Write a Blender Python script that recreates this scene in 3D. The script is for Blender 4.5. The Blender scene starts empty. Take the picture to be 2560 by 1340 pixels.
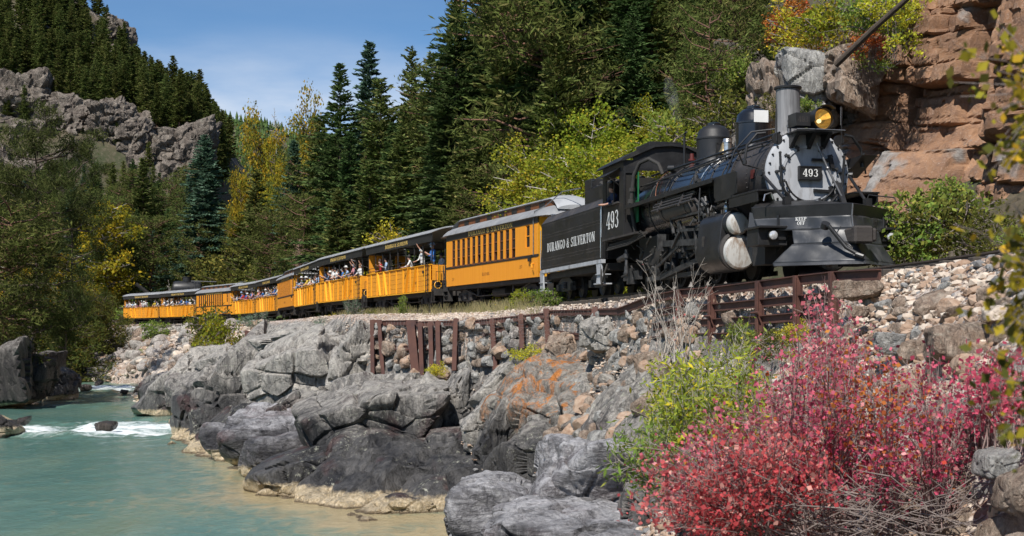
import bpy, bmesh, math, random
import numpy as np
from mathutils import Vector, Matrix
SC = bpy.context.scene
COL = SC.collection
R = math.radians
F = 3400.0; HZ = 837.0; CZ = 5.2; RAIL = 6.49          # focal length in photo pixels, horizon row, camera and rail heights
# ------------------------------------------------ camera, light, sky
cd = bpy.data.cameras.new('camera'); cam = bpy.data.objects.new('camera', cd); COL.objects.link(cam)
cam.location = (0, 0, CZ); cam.rotation_euler = (R(90), 0, 0)
cd.sensor_width = 36; cd.lens = 36*F/2560; cd.shift_y = (HZ-670)/2560; cd.clip_end = 6000; cd.clip_start = .05
cd.dof.use_dof = True; cd.dof.focus_distance = 38; cd.dof.aperture_fstop = 5.6
SC.camera = cam
SUN = Vector((-.22, -.60, .77)).normalized()
W = bpy.data.worlds.new('World'); SC.world = W; W.use_nodes = True
def world():
    nt = W.node_tree; N = nt.nodes; L = nt.links
    bg = N['Background']; sky = N.new('ShaderNodeTexSky'); sky.sky_type = 'NISHITA'; sky.sun_disc = False
    sky.sun_elevation = math.asin(SUN.z); sky.sun_rotation = math.atan2(SUN.x, SUN.y)
    sky.altitude = 2300; sky.air_density = 1.0; sky.dust_density = .15; sky.ozone_density = 2.6
    tc = N.new('ShaderNodeTexCoord'); mp = N.new('ShaderNodeMapping'); mp.inputs['Scale'].default_value = (2.2, 2.2, 9)
    no = N.new('ShaderNodeTexNoise'); no.inputs['Scale'].default_value = 1.7; no.inputs['Detail'].default_value = 7; no.inputs['Roughness'].default_value = .55
    L.new(tc.outputs['Generated'], mp.inputs[0]); L.new(mp.outputs[0], no.inputs['Vector'])
    cr = N.new('ShaderNodeMapRange'); cr.inputs[1].default_value = .34; cr.inputs[2].default_value = .60
    L.new(no.outputs['Fac'], cr.inputs[0])
    sep = N.new('ShaderNodeSeparateXYZ'); L.new(tc.outputs['Generated'], sep.inputs[0])
    lo = N.new('ShaderNodeMapRange'); lo.interpolation_type = 'SMOOTHSTEP'
    lo.inputs[1].default_value = .225; lo.inputs[2].default_value = .15; lo.inputs[3].default_value = 0; lo.inputs[4].default_value = 1
    L.new(sep.outputs['Z'], lo.inputs[0])
    hi = N.new('ShaderNodeMath'); hi.operation = 'MULTIPLY'; L.new(cr.outputs[0], hi.inputs[0]); L.new(lo.outputs[0], hi.inputs[1])
    sc = N.new('ShaderNodeMath'); sc.operation = 'MULTIPLY_ADD'; L.new(hi.outputs[0], sc.inputs[0]); sc.inputs[1].default_value = .8
    th = N.new('ShaderNodeMath'); th.operation = 'MULTIPLY'; th.inputs[1].default_value = .05; L.new(cr.outputs[0], th.inputs[0]); L.new(th.outputs[0], sc.inputs[2])
    mix = N.new('ShaderNodeMix'); mix.data_type = 'RGBA'; mix.inputs['B'].default_value = (7.6, 8.2, 9.2, 1)
    L.new(sc.outputs[0], mix.inputs['Factor']); tn = N.new('ShaderNodeMix'); tn.data_type = 'RGBA'; tn.blend_type = 'MULTIPLY'; tn.inputs['Factor'].default_value = 1; tn.inputs['B'].default_value = (.80, 1.03, 1.14, 1); L.new(sky.outputs[0], tn.inputs['A']); L.new(tn.outputs['Result'], mix.inputs['A']); L.new(mix.outputs['Result'], bg.inputs[0])
    bg.inputs[1].default_value = .088
world()
sl = bpy.data.lights.new('sun', 'SUN'); sl.energy = 5.0; sl.angle = R(.5); sl.color = (1, .95, .88)
sun = bpy.data.objects.new('sun', sl); COL.objects.link(sun); sun.rotation_euler = (-SUN).to_track_quat('-Z', 'Y').to_euler()
SC.view_settings.view_transform = 'Standard'; SC.view_settings.look = 'None'; SC.view_settings.gamma = 1; SC.view_settings.exposure = .2
try: SC.view_settings.use_curve_mapping = False
except Exception: pass
SC.render.engine = 'CYCLES'
SC.cycles.max_bounces = 6; SC.cycles.transparent_max_bounces = 8; SC.cycles.caustics_reflective = False; SC.cycles.caustics_refractive = False
SC.cycles.use_adaptive_sampling = True
# ------------------------------------------------ small helpers
def at(px, py, Y): return Vector(((px-1280)/F*Y, Y, CZ+(HZ-py)/F*Y))
def tag(o, label=None, cat=None, group=None, kind=None):
    if label: o['label'] = label
    if cat: o['category'] = cat
    if group: o['group'] = group
    if kind: o['kind'] = kind
    return o
def thing(name, label, cat, loc=(0, 0, 0), rz=0, group=None):
    o = bpy.data.objects.new(name, None); COL.objects.link(o); o.location = loc; o.rotation_euler = (0, 0, rz)
    o.empty_display_size = .1
    return tag(o, label, cat, group)
def link(name, me, mat=None, parent=None, label=None, kind=None):
    if mat is not None and len(me.materials) == 0:
        for m in (mat if isinstance(mat, (list, tuple)) else [mat]): me.materials.append(m)
    o = bpy.data.objects.new(name, me); COL.objects.link(o)
    if parent: o.parent = parent
    if label: o['label'] = label
    if kind: o['kind'] = kind
    return o
def copy_tree(o, parent=None):
    c = o.copy(); COL.objects.link(c)
    if parent: c.parent = parent
    for ch in list(o.children): copy_tree(ch, c)
    return c
def mesh_np(name, V, Fa, smooth=False, mi=None):
    V = np.asarray(V, dtype=np.float32); Fa = np.asarray(Fa, dtype=np.int32)
    me = bpy.data.meshes.new(name); k = Fa.shape[1]
    me.vertices.add(len(V)); me.vertices.foreach_set('co', V.ravel())
    me.loops.add(Fa.size); me.loops.foreach_set('vertex_index', Fa.ravel())
    me.polygons.add(len(Fa)); me.polygons.foreach_set('loop_start', np.arange(0, Fa.size, k, dtype=np.int32))
    me.polygons.foreach_set('use_smooth', np.full(len(Fa), smooth))
    if mi is not None: me.polygons.foreach_set('material_index', np.asarray(mi, dtype=np.int32))
    me.update(calc_edges=True)
    return me
class MB:
    """collects simple solids into one mesh"""
    def __init__(s): s.v = []; s.f = []; s.m = []; s.cur = 0
    def add(s, vs, fs):
        o = len(s.v); s.v += [tuple(v) for v in vs]; s.f += [tuple(i+o for i in f) for f in fs]; s.m += [s.cur]*len(fs); return s
    def box(s, x0, y0, z0, x1, y1, z1, M=None):
        vs = [Vector((x, y, z)) for x in (x0, x1) for y in (y0, y1) for z in (z0, z1)]
        if M: vs = [M @ v for v in vs]
        return s.add(vs, [(0, 1, 3, 2), (4, 6, 7, 5), (0, 4, 5, 1), (2, 3, 7, 6), (0, 2, 6, 4), (1, 5, 7, 3)])
    def bar(s, a, b, w, h, up=(0, 0, 1)):
        a = Vector(a); b = Vector(b); d = (b-a); L = d.length
        if L < 1e-6: return s
        d.normalize(); u = Vector(up)
        if abs(d.dot(u)) > .98: u = Vector((1, 0, 0))
        r = d.cross(u).normalized(); u = r.cross(d)
        vs = [p + r*i*w/2 + u*j*h/2 for p in (a, b) for i in (-1, 1) for j in (-1, 1)]
        return s.add(vs, [(0, 1, 3, 2), (4, 6, 7, 5), (0, 4, 5, 1), (2, 3, 7, 6), (0, 2, 6, 4), (1, 5, 7, 3)])
    def cyl(s, a, b, r0, r1=None, n=16, cap=True):
        r1 = r0 if r1 is None else r1
        return s.tube([a, b], [r0, r1], n, cap)
    def tube(s, pts, rad, n=8, cap=True):
        pts = [Vector(p) for p in pts]
        if not isinstance(rad, (list, tuple)): rad = [rad]*len(pts)
        rings = []; prev = None
        for i, p in enumerate(pts):
            d = (pts[min(i+1, len(pts)-1)]-pts[max(i-1, 0)])
            d = d.normalized() if d.length > 1e-7 else Vector((0, 0, 1))
            if prev is None: r = d.orthogonal().normalized()
            else:
                r = prev-d*prev.dot(d); r = r.normalized() if r.length > 1e-6 else d.orthogonal().normalized()
            prev = r; u = d.cross(r)
            rings.append([p+(r*math.cos(t)+u*math.sin(t))*rad[i] for t in [2*math.pi*k/n for k in range(n)]])
        vs = [v for g in rings for v in g]; fs = []
        for i in range(len(rings)-1):
            for k in range(n):
                a = i*n+k; b = i*n+(k+1) % n; fs.append((a, b, b+n, a+n))
        if cap: fs.append(tuple(range(n-1, -1, -1))); fs.append(tuple((len(rings)-1)*n+k for k in range(n)))
        return s.add(vs, fs)
    def lathe(s, prof, o=(0, 0, 0), ax=(0, 0, 1), n=24, a0=0, a1=2*math.pi):
        """prof: list of (radius, height along axis)"""
        o = Vector(o); ax = Vector(ax).normalized(); r = ax.orthogonal().normalized(); u = ax.cross(r)
        full = abs(a1-a0-2*math.pi) < 1e-6; m = n if full else n+1
        vs = []; fs = []
        for (q, h) in prof:
            for k in range(m):
                t = a0+(a1-a0)*k/n; vs.append(o+ax*h+(r*math.cos(t)+u*math.sin(t))*max(q, 1e-4))
        for i in range(len(prof)-1):
            for k in range(n):
                a = i*m+k; b = i*m+((k+1) % m); fs.append((a, b, b+m, a+m))
        return s.add(vs, fs)
    def prism(s, poly, a, b, axis='y'):
        """polygon in the plane across axis, extruded from a to b"""
        def P(u, v, w): return {'y': (u, w, v), 'x': (w, u, v), 'z': (u, v, w)}[axis]
        n = len(poly); vs = [P(u, v, a) for u, v in poly]+[P(u, v, b) for u, v in poly]
        fs = [tuple(range(n)), tuple(range(2*n-1, n-1, -1))]+[(i, i+n, (i+1) % n+n, (i+1) % n) for i in range(n)]
        return s.add(vs, fs)
    def mesh(s, name, smooth=True, ang=35, bevel=0):
        me = bpy.data.meshes.new(name); me.from_pydata(s.v, [], s.f)
        bm = bmesh.new(); bm.from_mesh(me); 
        if len(set(s.m)) > 1:
            bm.faces.ensure_lookup_table()
            for i, f in enumerate(bm.faces): f.material_index = s.m[i]
        bmesh.ops.recalc_face_normals(bm, faces=bm.faces)
        if bevel:
            es = [e for e in bm.edges if len(e.link_faces) == 2 and e.calc_face_angle(0) > .7]
            bmesh.ops.bevel(bm, geom=es, offset=bevel, segments=1, affect='EDGES', clamp_overlap=True)
        bm.to_mesh(me); bm.free()
        if smooth:
            me.polygons.foreach_set('use_smooth', [True]*len(me.polygons)); me.set_sharp_from_angle(angle=R(ang))
        return me
    def obj(s, name, mat, parent=None, label=None, kind=None, **k):
        return link(name, s.mesh(name, **k), mat, parent, label, kind)
# ------------------------------------------------ numpy noise
def _h(ix, iy, iz, seed):
    h = (ix.astype(np.uint32)*np.uint32(374761393)+iy.astype(np.uint32)*np.uint32(668265263)+iz.astype(np.uint32)*np.uint32(2147483647)+np.uint32((seed*1274126177) & 0xffffffff))
    h = (h ^ (h >> np.uint32(13)))*np.uint32(1274126177); h = h ^ (h >> np.uint32(16)); h = h*np.uint32(2246822519); h ^= h >> np.uint32(15)
    return (h & np.uint32(0xffffff)).astype(np.float32)/np.float32(0xffffff)
def vnoise(P, seed=0):
    P = np.asarray(P, dtype=np.float32); I = np.floor(P).astype(np.int64); f = P-I; f = f*f*(3-2*f); o = 0
    for dx in (0, 1):
        for dy in (0, 1):
            for dz in (0, 1):
                w = (f[:, 0] if dx else 1-f[:, 0])*(f[:, 1] if dy else 1-f[:, 1])*(f[:, 2] if dz else 1-f[:, 2])
                o = o+w*_h(I[:, 0]+dx, I[:, 1]+dy, I[:, 2]+dz, seed)
    return o*2-1
def fbm(P, octaves=4, seed=0, gain=.5, ridged=False):
    a = 1.; o = 0; t = 0; P = np.asarray(P, dtype=np.float32)
    for i in range(octaves):
        n = vnoise(P*(2**i)+i*17.3, seed+i)
        if ridged: n = 1-2*np.abs(n)
        o = o+a*n; t += a; a *= gain
    return o/t
def worley(P, seed=0):
    P = np.asarray(P, dtype=np.float32); I = np.floor(P).astype(np.int64); n = len(P)
    f1 = np.full(n, 9, np.float32); f2 = f1.copy(); cid = np.zeros(n, np.float32); c2 = cid.copy(); off = np.zeros((n, 3), np.float32)
    for dx in (-1, 0, 1):
        for dy in (-1, 0, 1):
            for dz in (-1, 0, 1):
                J = I+np.array([dx, dy, dz]); a, b, c = J[:, 0], J[:, 1], J[:, 2]
                q = J+np.stack([_h(a, b, c, seed), _h(a, b, c, seed+1), _h(a, b, c, seed+2)], 1)
                v = P-q; d = np.sqrt((v**2).sum(1)); r = _h(a, b, c, seed+3)
                m = d < f1; f2 = np.where(m, f1, np.minimum(f2, d)); f1 = np.where(m, d, f1)
                cid = np.where(m, r, cid); off[m] = v[m]; c2 = np.where(m, _h(a, b, c, seed+4), c2)
    return f1, f2, cid, c2, off
def pl_dist(x, y, P):
    """signed distance to a polyline (positive on its right hand going forward) and position along it"""
    P = np.asarray(P, dtype=float); best = np.full(x.shape, 1e9); sg = np.ones(x.shape); along = np.zeros(x.shape); acc = 0
    for i in range(len(P)-1):
        ax, ay = P[i]; dx, dy = P[i+1]-P[i]; L2 = dx*dx+dy*dy
        t = np.clip(((x-ax)*dx+(y-ay)*dy)/L2, 0, 1); ex = x-ax-t*dx; ey = y-ay-t*dy; d = np.hypot(ex, ey); m = d < best
        best = np.where(m, d, best); sg = np.where(m, np.where(dx*(y-ay)-dy*(x-ax) < 0, 1., -1.), sg); L = math.sqrt(L2)
        along = np.where(m, acc+t*L, along); acc += L
    return best*sg, along
def sstep(a, b, x): t = np.clip((x-a)/(b-a), 0, 1); return t*t*(3-2*t)
# ------------------------------------------------ materials
def node_mat(name):
    m = bpy.data.materials.new(name); m.use_nodes = True; nt = m.node_tree
    return m, nt.nodes, nt.links, nt.nodes['Principled BSDF']
def rgb(c): return (c[0], c[1], c[2], 1)
def ramp(N, L, src, a, b, lo=0, hi=1, smooth=False):
    n = N.new('ShaderNodeMapRange'); n.inputs[1].default_value = a; n.inputs[2].default_value = b; n.inputs[3].default_value = lo; n.inputs[4].default_value = hi
    if smooth: n.interpolation_type = 'SMOOTHSTEP'
    L.new(src, n.inputs[0]); return n.outputs[0]
def mixc(N, L, f, a, b, mode='MIX'):
    n = N.new('ShaderNodeMix'); n.data_type = 'RGBA'; n.blend_type = mode
    for k, v in (('Factor', f), ('A', a), ('B', b)):
        if isinstance(v, (int, float)): n.inputs[k].default_value = v
        elif isinstance(v, tuple): n.inputs[k].default_value = rgb(v)
        else: L.new(v, n.inputs[k])
    return n.outputs['Result']
def mth(N, L, op, a, b=0.):
    n = N.new('ShaderNodeMath'); n.operation = op
    for i, v in enumerate((a, b)):
        if isinstance(v, (int, float)): n.inputs[i].default_value = v
        else: L.new(v, n.inputs[i])
    return n.outputs[0]
def tex(N, L, kind, scale, vec=None, detail=4, rough=.55, dist=0, stretch=None, feature=None):
    n = N.new('ShaderNodeTex'+kind); n.inputs['Scale'].default_value = scale
    if kind == 'Noise': n.inputs['Detail'].default_value = detail; n.inputs['Roughness'].default_value = rough; n.inputs['Distortion'].default_value = dist
    if feature: n.feature = feature
    if vec is not None:
        if stretch:
            mp = N.new('ShaderNodeMapping'); mp.inputs['Scale'].default_value = stretch; L.new(vec, mp.inputs[0]); vec = mp.outputs[0]
        L.new(vec, n.inputs['Vector'])
    return n
def mat(name, c, c2=None, rough=.5, metal=0, scale=3, bump=0, bscale=30, stretch=None, spec=.5, coat=0, dirt=None, dscale=1.2, dlo=.5, dhi=.7):
    m, N, L, B = node_mat(name); tc = N.new('ShaderNodeTexCoord').outputs['Object']
    c2 = c2 or tuple(x*.75 for x in c)
    n = tex(N, L, 'Noise', scale, tc, 5, .6, stretch=stretch); f = ramp(N, L, n.outputs['Fac'], .35, .65)
    col = mixc(N, L, f, c, c2)
    if dirt:
        d = tex(N, L, 'Noise', dscale, tc, 6, .65, stretch=stretch); col = mixc(N, L, ramp(N, L, d.outputs['Fac'], dlo, dhi), col, dirt)
    L.new(col, B.inputs['Base Color']); B.inputs['Metallic'].default_value = metal; B.inputs['Specular IOR Level'].default_value = spec
    L.new(ramp(N, L, n.outputs['Fac'], .3, .7, max(0, rough-.08), min(1, rough+.1)), B.inputs['Roughness'])
    if coat: B.inputs['Coat Weight'].default_value = coat; B.inputs['Coat Roughness'].default_value = .1
    if bump:
        b = tex(N, L, 'Noise', bscale, tc, 4, .6, stretch=stretch); bn = N.new('ShaderNodeBump'); bn.inputs['Strength'].default_value = bump; bn.inputs['Distance'].default_value = .02
        L.new(b.outputs['Fac'], bn.inputs['Height']); L.new(bn.outputs[0], B.inputs['Normal'])
    return m
# ------------------------------------------------ track line (front to rear of the train, river-side car faces measured, then beyond)
_near = [(1345, 52.5), (1115, 63.4), (1076, 65.7), (917, 77.1), (901, 78.5), (795, 89.8), (791, 91), (735, 102.8), (733, 104.3), (693, 115.5), (692, 116.8), (641, 128), (641, 129), (577, 140.2), (577, 141.5), (490, 151.7), (490, 153), (400, 163.3), (399, 164.5), (310, 174)]
_np = [((px-1280)/F*Y, Y) for px, Y in _near]
CARS = []
for i in range(0, len(_np), 2):
    (x0, y0), (x1, y1) = _np[i], _np[i+1]; d = math.hypot(x1-x0, y1-y0); bx, by = (x1-x0)/d, (y1-y0)/d
    CARS.append(((x0+1.3*by, y0-1.3*bx), (bx, by), d))           # front point on the centre line, backward direction, length
NOSE = (7.07, 28.35); LB = (-math.sin(R(12)), math.cos(R(12)))    # locomotive nose and its backward direction
TRACK = [(8.0, -30), (8.3, -5), (8.35, 8), (8.1, 18), (7.62, 24.5)]+[(NOSE[0]+LB[0]*s, NOSE[1]+LB[1]*s) for s in (0, 8, 16, 22)]
for (c, b, L) in CARS: TRACK += [(c[0]+b[0]*L*.12, c[1]+b[1]*L*.12), (c[0]+b[0]*L*.88, c[1]+b[1]*L*.88)]
TRACK += [(-56, 182), (-68, 192), (-90, 204), (-130, 215), (-240, 225)]
def smooth_line(P, it=3):
    P = [Vector((p[0], p[1], 0)) for p in P]
    for _ in range(it):
        Q = [P[0]]
        for a, b in zip(P[:-1], P[1:]): Q += [a*.75+b*.25, a*.25+b*.75]
        P = Q+[P[-1]]
    return P
TRS = smooth_line(TRACK, 2); _coarse = smooth_line(TRACK, 1)
TRN = [(p.x, p.y) for p in _coarse]
SHORE = [(-14, -60), (-9, -20), (-7, 0), (-5.5, 14), (-3.2, 27), (-1.6, 35.5), (-1.0, 38.2), (-2.4, 38.6), (-4.2, 37.6), (-4.6, 40.3), (-8.2, 43.6), (-9.4, 50.1), (-12.7, 57.4), (-15.5, 62), (-17.1, 68.5), (-20, 80), (-24, 93), (-28, 102), (-32, 115), (-35, 130), (-38, 142), (-46, 150), (-60, 154), (-80, 157), (-140, 160), (-300, 160)]
LEFT = [(-300, 140), (-120, 138), (-60, 136), (-44, 128), (-37.5, 115), (-37.5, 97), (-29, 80), (-26.5, 68), (-24, 40), (-23, 0), (-26, -60)]
WPOLY = np.array(SHORE+LEFT)
def inside(x, y):
    r = np.zeros(x.shape, bool); P = WPOLY
    for i in range(len(P)):
        (x0, y0), (x1, y1) = P[i], P[(i+1) % len(P)]
        c = ((y0 > y) != (y1 > y)) & (x < (x1-x0)*(y-y0)/(y1-y0+1e-12)+x0); r ^= c
    return r
def water_dist(x, y):
    d, _ = pl_dist(x, y, SHORE); d2, _ = pl_dist(x, y, LEFT); m = np.minimum(np.abs(d), np.abs(d2))
    return np.where(inside(x, y), -m, m), np.abs(d)
FENCE2 = [(545+1000, 772, 38.5), (1635, 735, 34), (1850, 714, 29), (2200, 678, 23.5)]
SHW = ([-50, 20, 23.5, 29, 34, 38.5, 42, 46, 52, 58, 64, 75, 95, 140, 300], [1.8, 1.8, 1.75, 2.2, 2.5, 2.3, 2.3, 2.7, 4.2, 5.8, 6, 5, 4, 3, 3])
_fl = [(935, 54), (1040, 52), (1144, 50), (1240, 48.4), (1370, 46.2), (1490, 42.2), (1545, 38.5), (1635, 34.2), (1706, 32.4), (1787, 30.8), (1907, 28.2), (2003, 26.6), (2093, 25.0), (2200, 23.4)]
_fx = np.array([(px-1280)/F*Y for px, Y in _fl]); _fy = np.array([Y for px, Y in _fl]); _fd = np.abs(pl_dist(_fx, _fy, TRN)[0])-.12
_o = np.argsort(_fy); SHW = ([-50, 19, 22.5]+list(_fy[_o])+[60, 64, 75, 95, 140, 300], [1.8, 1.8, 1.6]+list(_fd[_o])+[5.6, 6, 5, 4, 3, 3])
def interp1(x, xs, ys): return np.interp(x, xs, ys)
RIDGE_X = [-420, -200, -150, -135, -127, -120, -112, -104, -96, -88, -82, -74, -60, -30, 0, 60, 200]
RIDGE_Z = [200, 150, 112, 108, 104, 97, 88, 77, 68, 63, 58, 44, 26, 14, 10, 10, 10]
def Hground(x, y):
    sh = x.shape; x = x.ravel().astype(float); y = y.ravel().astype(float)
    dt, al = pl_dist(x, y, TRN)                    # >0: one side
    river = dt < 0
    ad = np.abs(dt); dw, ds = water_dist(x, y)
    w = interp1(y, *SHW)
    a = np.maximum(ad-w, 0); top = 6.16+0*ad
    steep = interp1(y, [0, 20, 60, 70, 100, 150], [.9, .95, 1.6, 1.4, 1.1, .75]); drop = interp1(y, [22, 23.5, 30, 36, 40, 44, 48, 56, 58], [0, 1.2, 1.5, 1.5, 1.5, 1.6, 1.9, 2.2, 0])
    zf = interp1(y, [22, 38, 42, 46, 50, 54, 58, 62], [6.16, 5.95, 5.86, 5.86, 5.72, 5.58, 5.6, 6.1]); top = 6.16-(6.16-zf)*np.clip((ad-2)/np.maximum(w-2, .3), 0, 1)
    zslope = np.where((y > 22) & (y < 58), top-np.minimum(a*6, drop)-np.maximum(a-drop/6, 0)*interp1(y, [22, 28, 34, 40, 50, 58], [.95, .9, 1.1, 1.3, 1.5, 1.5]), top-steep*a)
    b = np.maximum(dw, 0)
    low = interp1(y, [0, 20, 30, 42, 55, 62, 75, 90, 120, 150, 175], [3.2, 1.8, 1.3, 1.7, 2.2, 2.8, 2.8, 2.0, 1.8, 2.4, 2.8])
    zlow = low*sstep(0, 1, b/interp1(y, [0, 20, 40, 60, 100, 150], [5, 5, 3.2, 4.0, 5, 6]))
    zr = np.maximum(zslope, zlow); zr = np.where(a == 0, top, zr); zr = np.minimum(zr, top)
    # hill side of the line
    hs = np.maximum(ad-3.2, 0); rightmask = sstep(-.17, -.02, x/np.maximum(y, 30))
    zh = 6.0+hs*.02+rightmask*np.minimum(hs*.62, 45+hs*.1)*sstep(0, 1, hs/4)
    # beyond the water on the far side (left bank)
    zl = 2.2*sstep(0, 4, b)+np.minimum(b*.12, 6)
    farside = (~inside(x, y)) & (x < interp1(y, [-60, 0, 40, 68, 80, 97, 115, 128, 136], [-25, -22, -23, -25.5, -28, -36, -36.5, -43, -50])) & (y < 150)
    z = np.where(river, zr, zh); z = np.where(farside, zl, z)
    # left mountain
    rz = np.interp(x, RIDGE_X, RIDGE_Z); yr = 400.
    toe = 225.; t = np.clip((y-toe)/(yr-toe), 0, 1); yy_ = y+fbm(np.stack([x*.05, y*0, x*0], 1), 3, 12)*11
    cl = sstep(-66, -82, x); up = np.maximum(rz, 60); zm = np.interp(yy_, [225, 316, 328, 400], [0, .6, 1, 1]); base = 6+32*np.clip((yy_-225)/91, 0, 1)**1.1; zm = np.where(yy_ < 316, base, np.where(yy_ < 326, 38+17*(yy_-316)/10, 55+(rz-55)*np.clip((yy_-326)/74, 0, 1)))
    zm = np.minimum(zm, np.maximum(rz+3-.0*x, 6))*cl+(6+(rz-6)*(t**1.15))*(1-cl); zm = np.where(y > yr, rz-(y-yr)*.12, zm)
    z = np.where(y > toe-5, np.maximum(z, zm), z)
    dd = np.maximum(-dw, 0)
    z = np.where(inside(x, y), -.15-np.minimum(dd*.35, 1.6), z)
    return z.reshape(sh)
def grid_sheet(x0, x1, nx, y0, y1, ny):
    X, Y = np.meshgrid(np.linspace(x0, x1, nx), np.linspace(y0, y1, ny)); i = np.arange(nx*ny).reshape(ny, nx)
    return X, Y, np.stack([i[:-1, :-1].ravel(), i[:-1, 1:].ravel(), i[1:, 1:].ravel(), i[1:, :-1].ravel()], 1)
def attr(me, name, vals):
    a = me.attributes.new(name, 'FLOAT', 'POINT'); a.data.foreach_set('value', np.asarray(vals, dtype=np.float32))
# ------------------------------------------------ rock and ground materials
def rock_mat(name, dark, mid, pale, zline=2.4, lichen=.5, orange=0, purple=.4, tan=True, rough=.75, streak=(1, 1, .35), scale=1., palecov=.45):
    m, N, L, B = node_mat(name); g = N.new('ShaderNodeNewGeometry').outputs['Position']
    sep = N.new('ShaderNodeSeparateXYZ'); L.new(g, sep.inputs[0]); z = sep.outputs['Z']
    n1 = tex(N, L, 'Noise', .9*scale, g, 8, .62, .6, stretch=streak); n2 = tex(N, L, 'Noise', 3.1*scale, g, 8, .7, .3, stretch=streak); n3 = tex(N, L, 'Noise', 14*scale, g, 6, .7)
    c = mixc(N, L, ramp(N, L, n1.outputs['Fac'], .4, .62), dark, mid)
    c = mixc(N, L, ramp(N, L, n2.outputs['Fac'], .48, .62, 0, .6), c, mid)
    if purple:
        pn = tex(N, L, 'Noise', .55*scale, g, 3, .5); c = mixc(N, L, ramp(N, L, pn.outputs['Fac'], .54, .6, 0, purple), c, (.085, .042, .04))
    # pale weathering above the flood line, broken up by noise
    zz = mth(N, L, 'ADD', z, mth(N, L, 'MULTIPLY', n1.outputs['Fac'], 2.4)); up = ramp(N, L, zz, zline+.7, zline+2.1)
    pk = ramp(N, L, n2.outputs['Fac'], palecov, palecov+.14); pk = mth(N, L, 'MULTIPLY', pk, up)
    c = mixc(N, L, mth(N, L, 'MULTIPLY', up, .55), c, tuple(.5*(a+b) for a, b in zip(mid, pale)))
    c = mixc(N, L, mth(N, L, 'MULTIPLY', pk, .9), c, pale)
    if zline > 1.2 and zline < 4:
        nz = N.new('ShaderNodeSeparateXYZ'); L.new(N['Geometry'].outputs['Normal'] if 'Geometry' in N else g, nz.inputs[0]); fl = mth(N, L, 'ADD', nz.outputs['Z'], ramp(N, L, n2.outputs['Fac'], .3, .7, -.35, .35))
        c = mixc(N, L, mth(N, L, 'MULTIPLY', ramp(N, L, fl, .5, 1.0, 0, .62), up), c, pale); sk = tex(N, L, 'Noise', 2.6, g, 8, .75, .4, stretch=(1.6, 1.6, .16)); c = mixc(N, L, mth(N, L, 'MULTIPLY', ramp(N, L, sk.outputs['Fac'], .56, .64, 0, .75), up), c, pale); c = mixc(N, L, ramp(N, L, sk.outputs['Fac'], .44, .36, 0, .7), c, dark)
    if lichen:
        v = tex(N, L, 'Noise', 6.5*scale, g, 8, .75); q = tex(N, L, 'Noise', .8*scale, g, 2, .5)
        f = mth(N, L, 'MULTIPLY', ramp(N, L, v.outputs['Fac'], .56, .6), ramp(N, L, q.outputs['Fac'], .5, .6, 0, lichen)); c = mixc(N, L, f, c, (.42, .42, .34))
    if orange:
        v = tex(N, L, 'Noise', 2.2, g, 8, .75, .8, stretch=(1, 1, .4)); q = ramp(N, L, z, 2.1, 3.3)
        f = mth(N, L, 'MULTIPLY', ramp(N, L, v.outputs['Fac'], .5, .6, 0, orange), q); c = mixc(N, L, f, c, (.52, .19, .04))
    if tan:
        zt = mth(N, L, 'ADD', z, mth(N, L, 'MULTIPLY', n2.outputs['Fac'], -.5)); f = ramp(N, L, zt, .22, .10); c = mixc(N, L, f, c, mixc(N, L, ramp(N, L, n3.outputs['Fac'], .4, .6), (.50, .39, .24), (.62, .52, .37)))
        wet = ramp(N, L, z, .10, .03); c = mixc(N, L, wet, c, (.16, .12, .075))
    n4 = tex(N, L, 'Noise', 5.5*scale, g, 10, .8, 1.2, stretch=(1, 1, .5)); gg = ramp(N, L, n4.outputs['Fac'], .36, .64, .55, 1.45); gm = N.new('ShaderNodeHueSaturation'); L.new(gg, gm.inputs['Value']); L.new(c, gm.inputs['Color']); c = gm.outputs[0]
    L.new(c, B.inputs['Base Color']); B.inputs['Specular IOR Level'].default_value = .35
    L.new(ramp(N, L, zz, zline, zline+1.5, rough-.25, rough+.1), B.inputs['Roughness'])
    cr = tex(N, L, 'Voronoi', .9*scale, g, feature='DISTANCE_TO_EDGE', stretch=(1, 1, 1.6)); ce = ramp(N, L, cr.outputs['Distance'], 0, .035)
    wv = N.new('ShaderNodeVectorMath'); wv.operation = 'SCALE'; wv.inputs[3].default_value = .5; L.new(n2.outputs['Color'], wv.inputs[0])
    ad = N.new('ShaderNodeVectorMath'); L.new(g, ad.inputs[0]); L.new(wv.outputs[0], ad.inputs[1]); L.new(ad.outputs[0], cr.inputs['Vector'])
    h = mth(N, L, 'ADD', mth(N, L, 'MULTIPLY', n2.outputs['Fac'], 1.6), mth(N, L, 'MULTIPLY', n3.outputs['Fac'], .5)); h = mth(N, L, 'ADD', h, mth(N, L, 'MULTIPLY', ce, .25))
    bn = N.new('ShaderNodeBump'); bn.inputs['Strength'].default_value = .9; bn.inputs['Distance'].default_value = .2/scale; L.new(h, bn.inputs['Height']); L.new(bn.outputs[0], B.inputs['Normal'])
    return m
M = {}
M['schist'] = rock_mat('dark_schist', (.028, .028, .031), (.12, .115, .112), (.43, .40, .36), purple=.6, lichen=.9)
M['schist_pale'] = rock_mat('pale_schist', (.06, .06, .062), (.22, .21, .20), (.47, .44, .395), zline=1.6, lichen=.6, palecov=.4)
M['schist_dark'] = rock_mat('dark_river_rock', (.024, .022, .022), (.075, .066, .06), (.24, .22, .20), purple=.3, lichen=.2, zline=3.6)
M['wet_stone'] = rock_mat('dark_wet_stone', (.022, .02, .019), (.075, .062, .052), (.16, .14, .12), purple=.3, lichen=0, zline=3.6, tan=False, rough=.5, scale=2)
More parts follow.
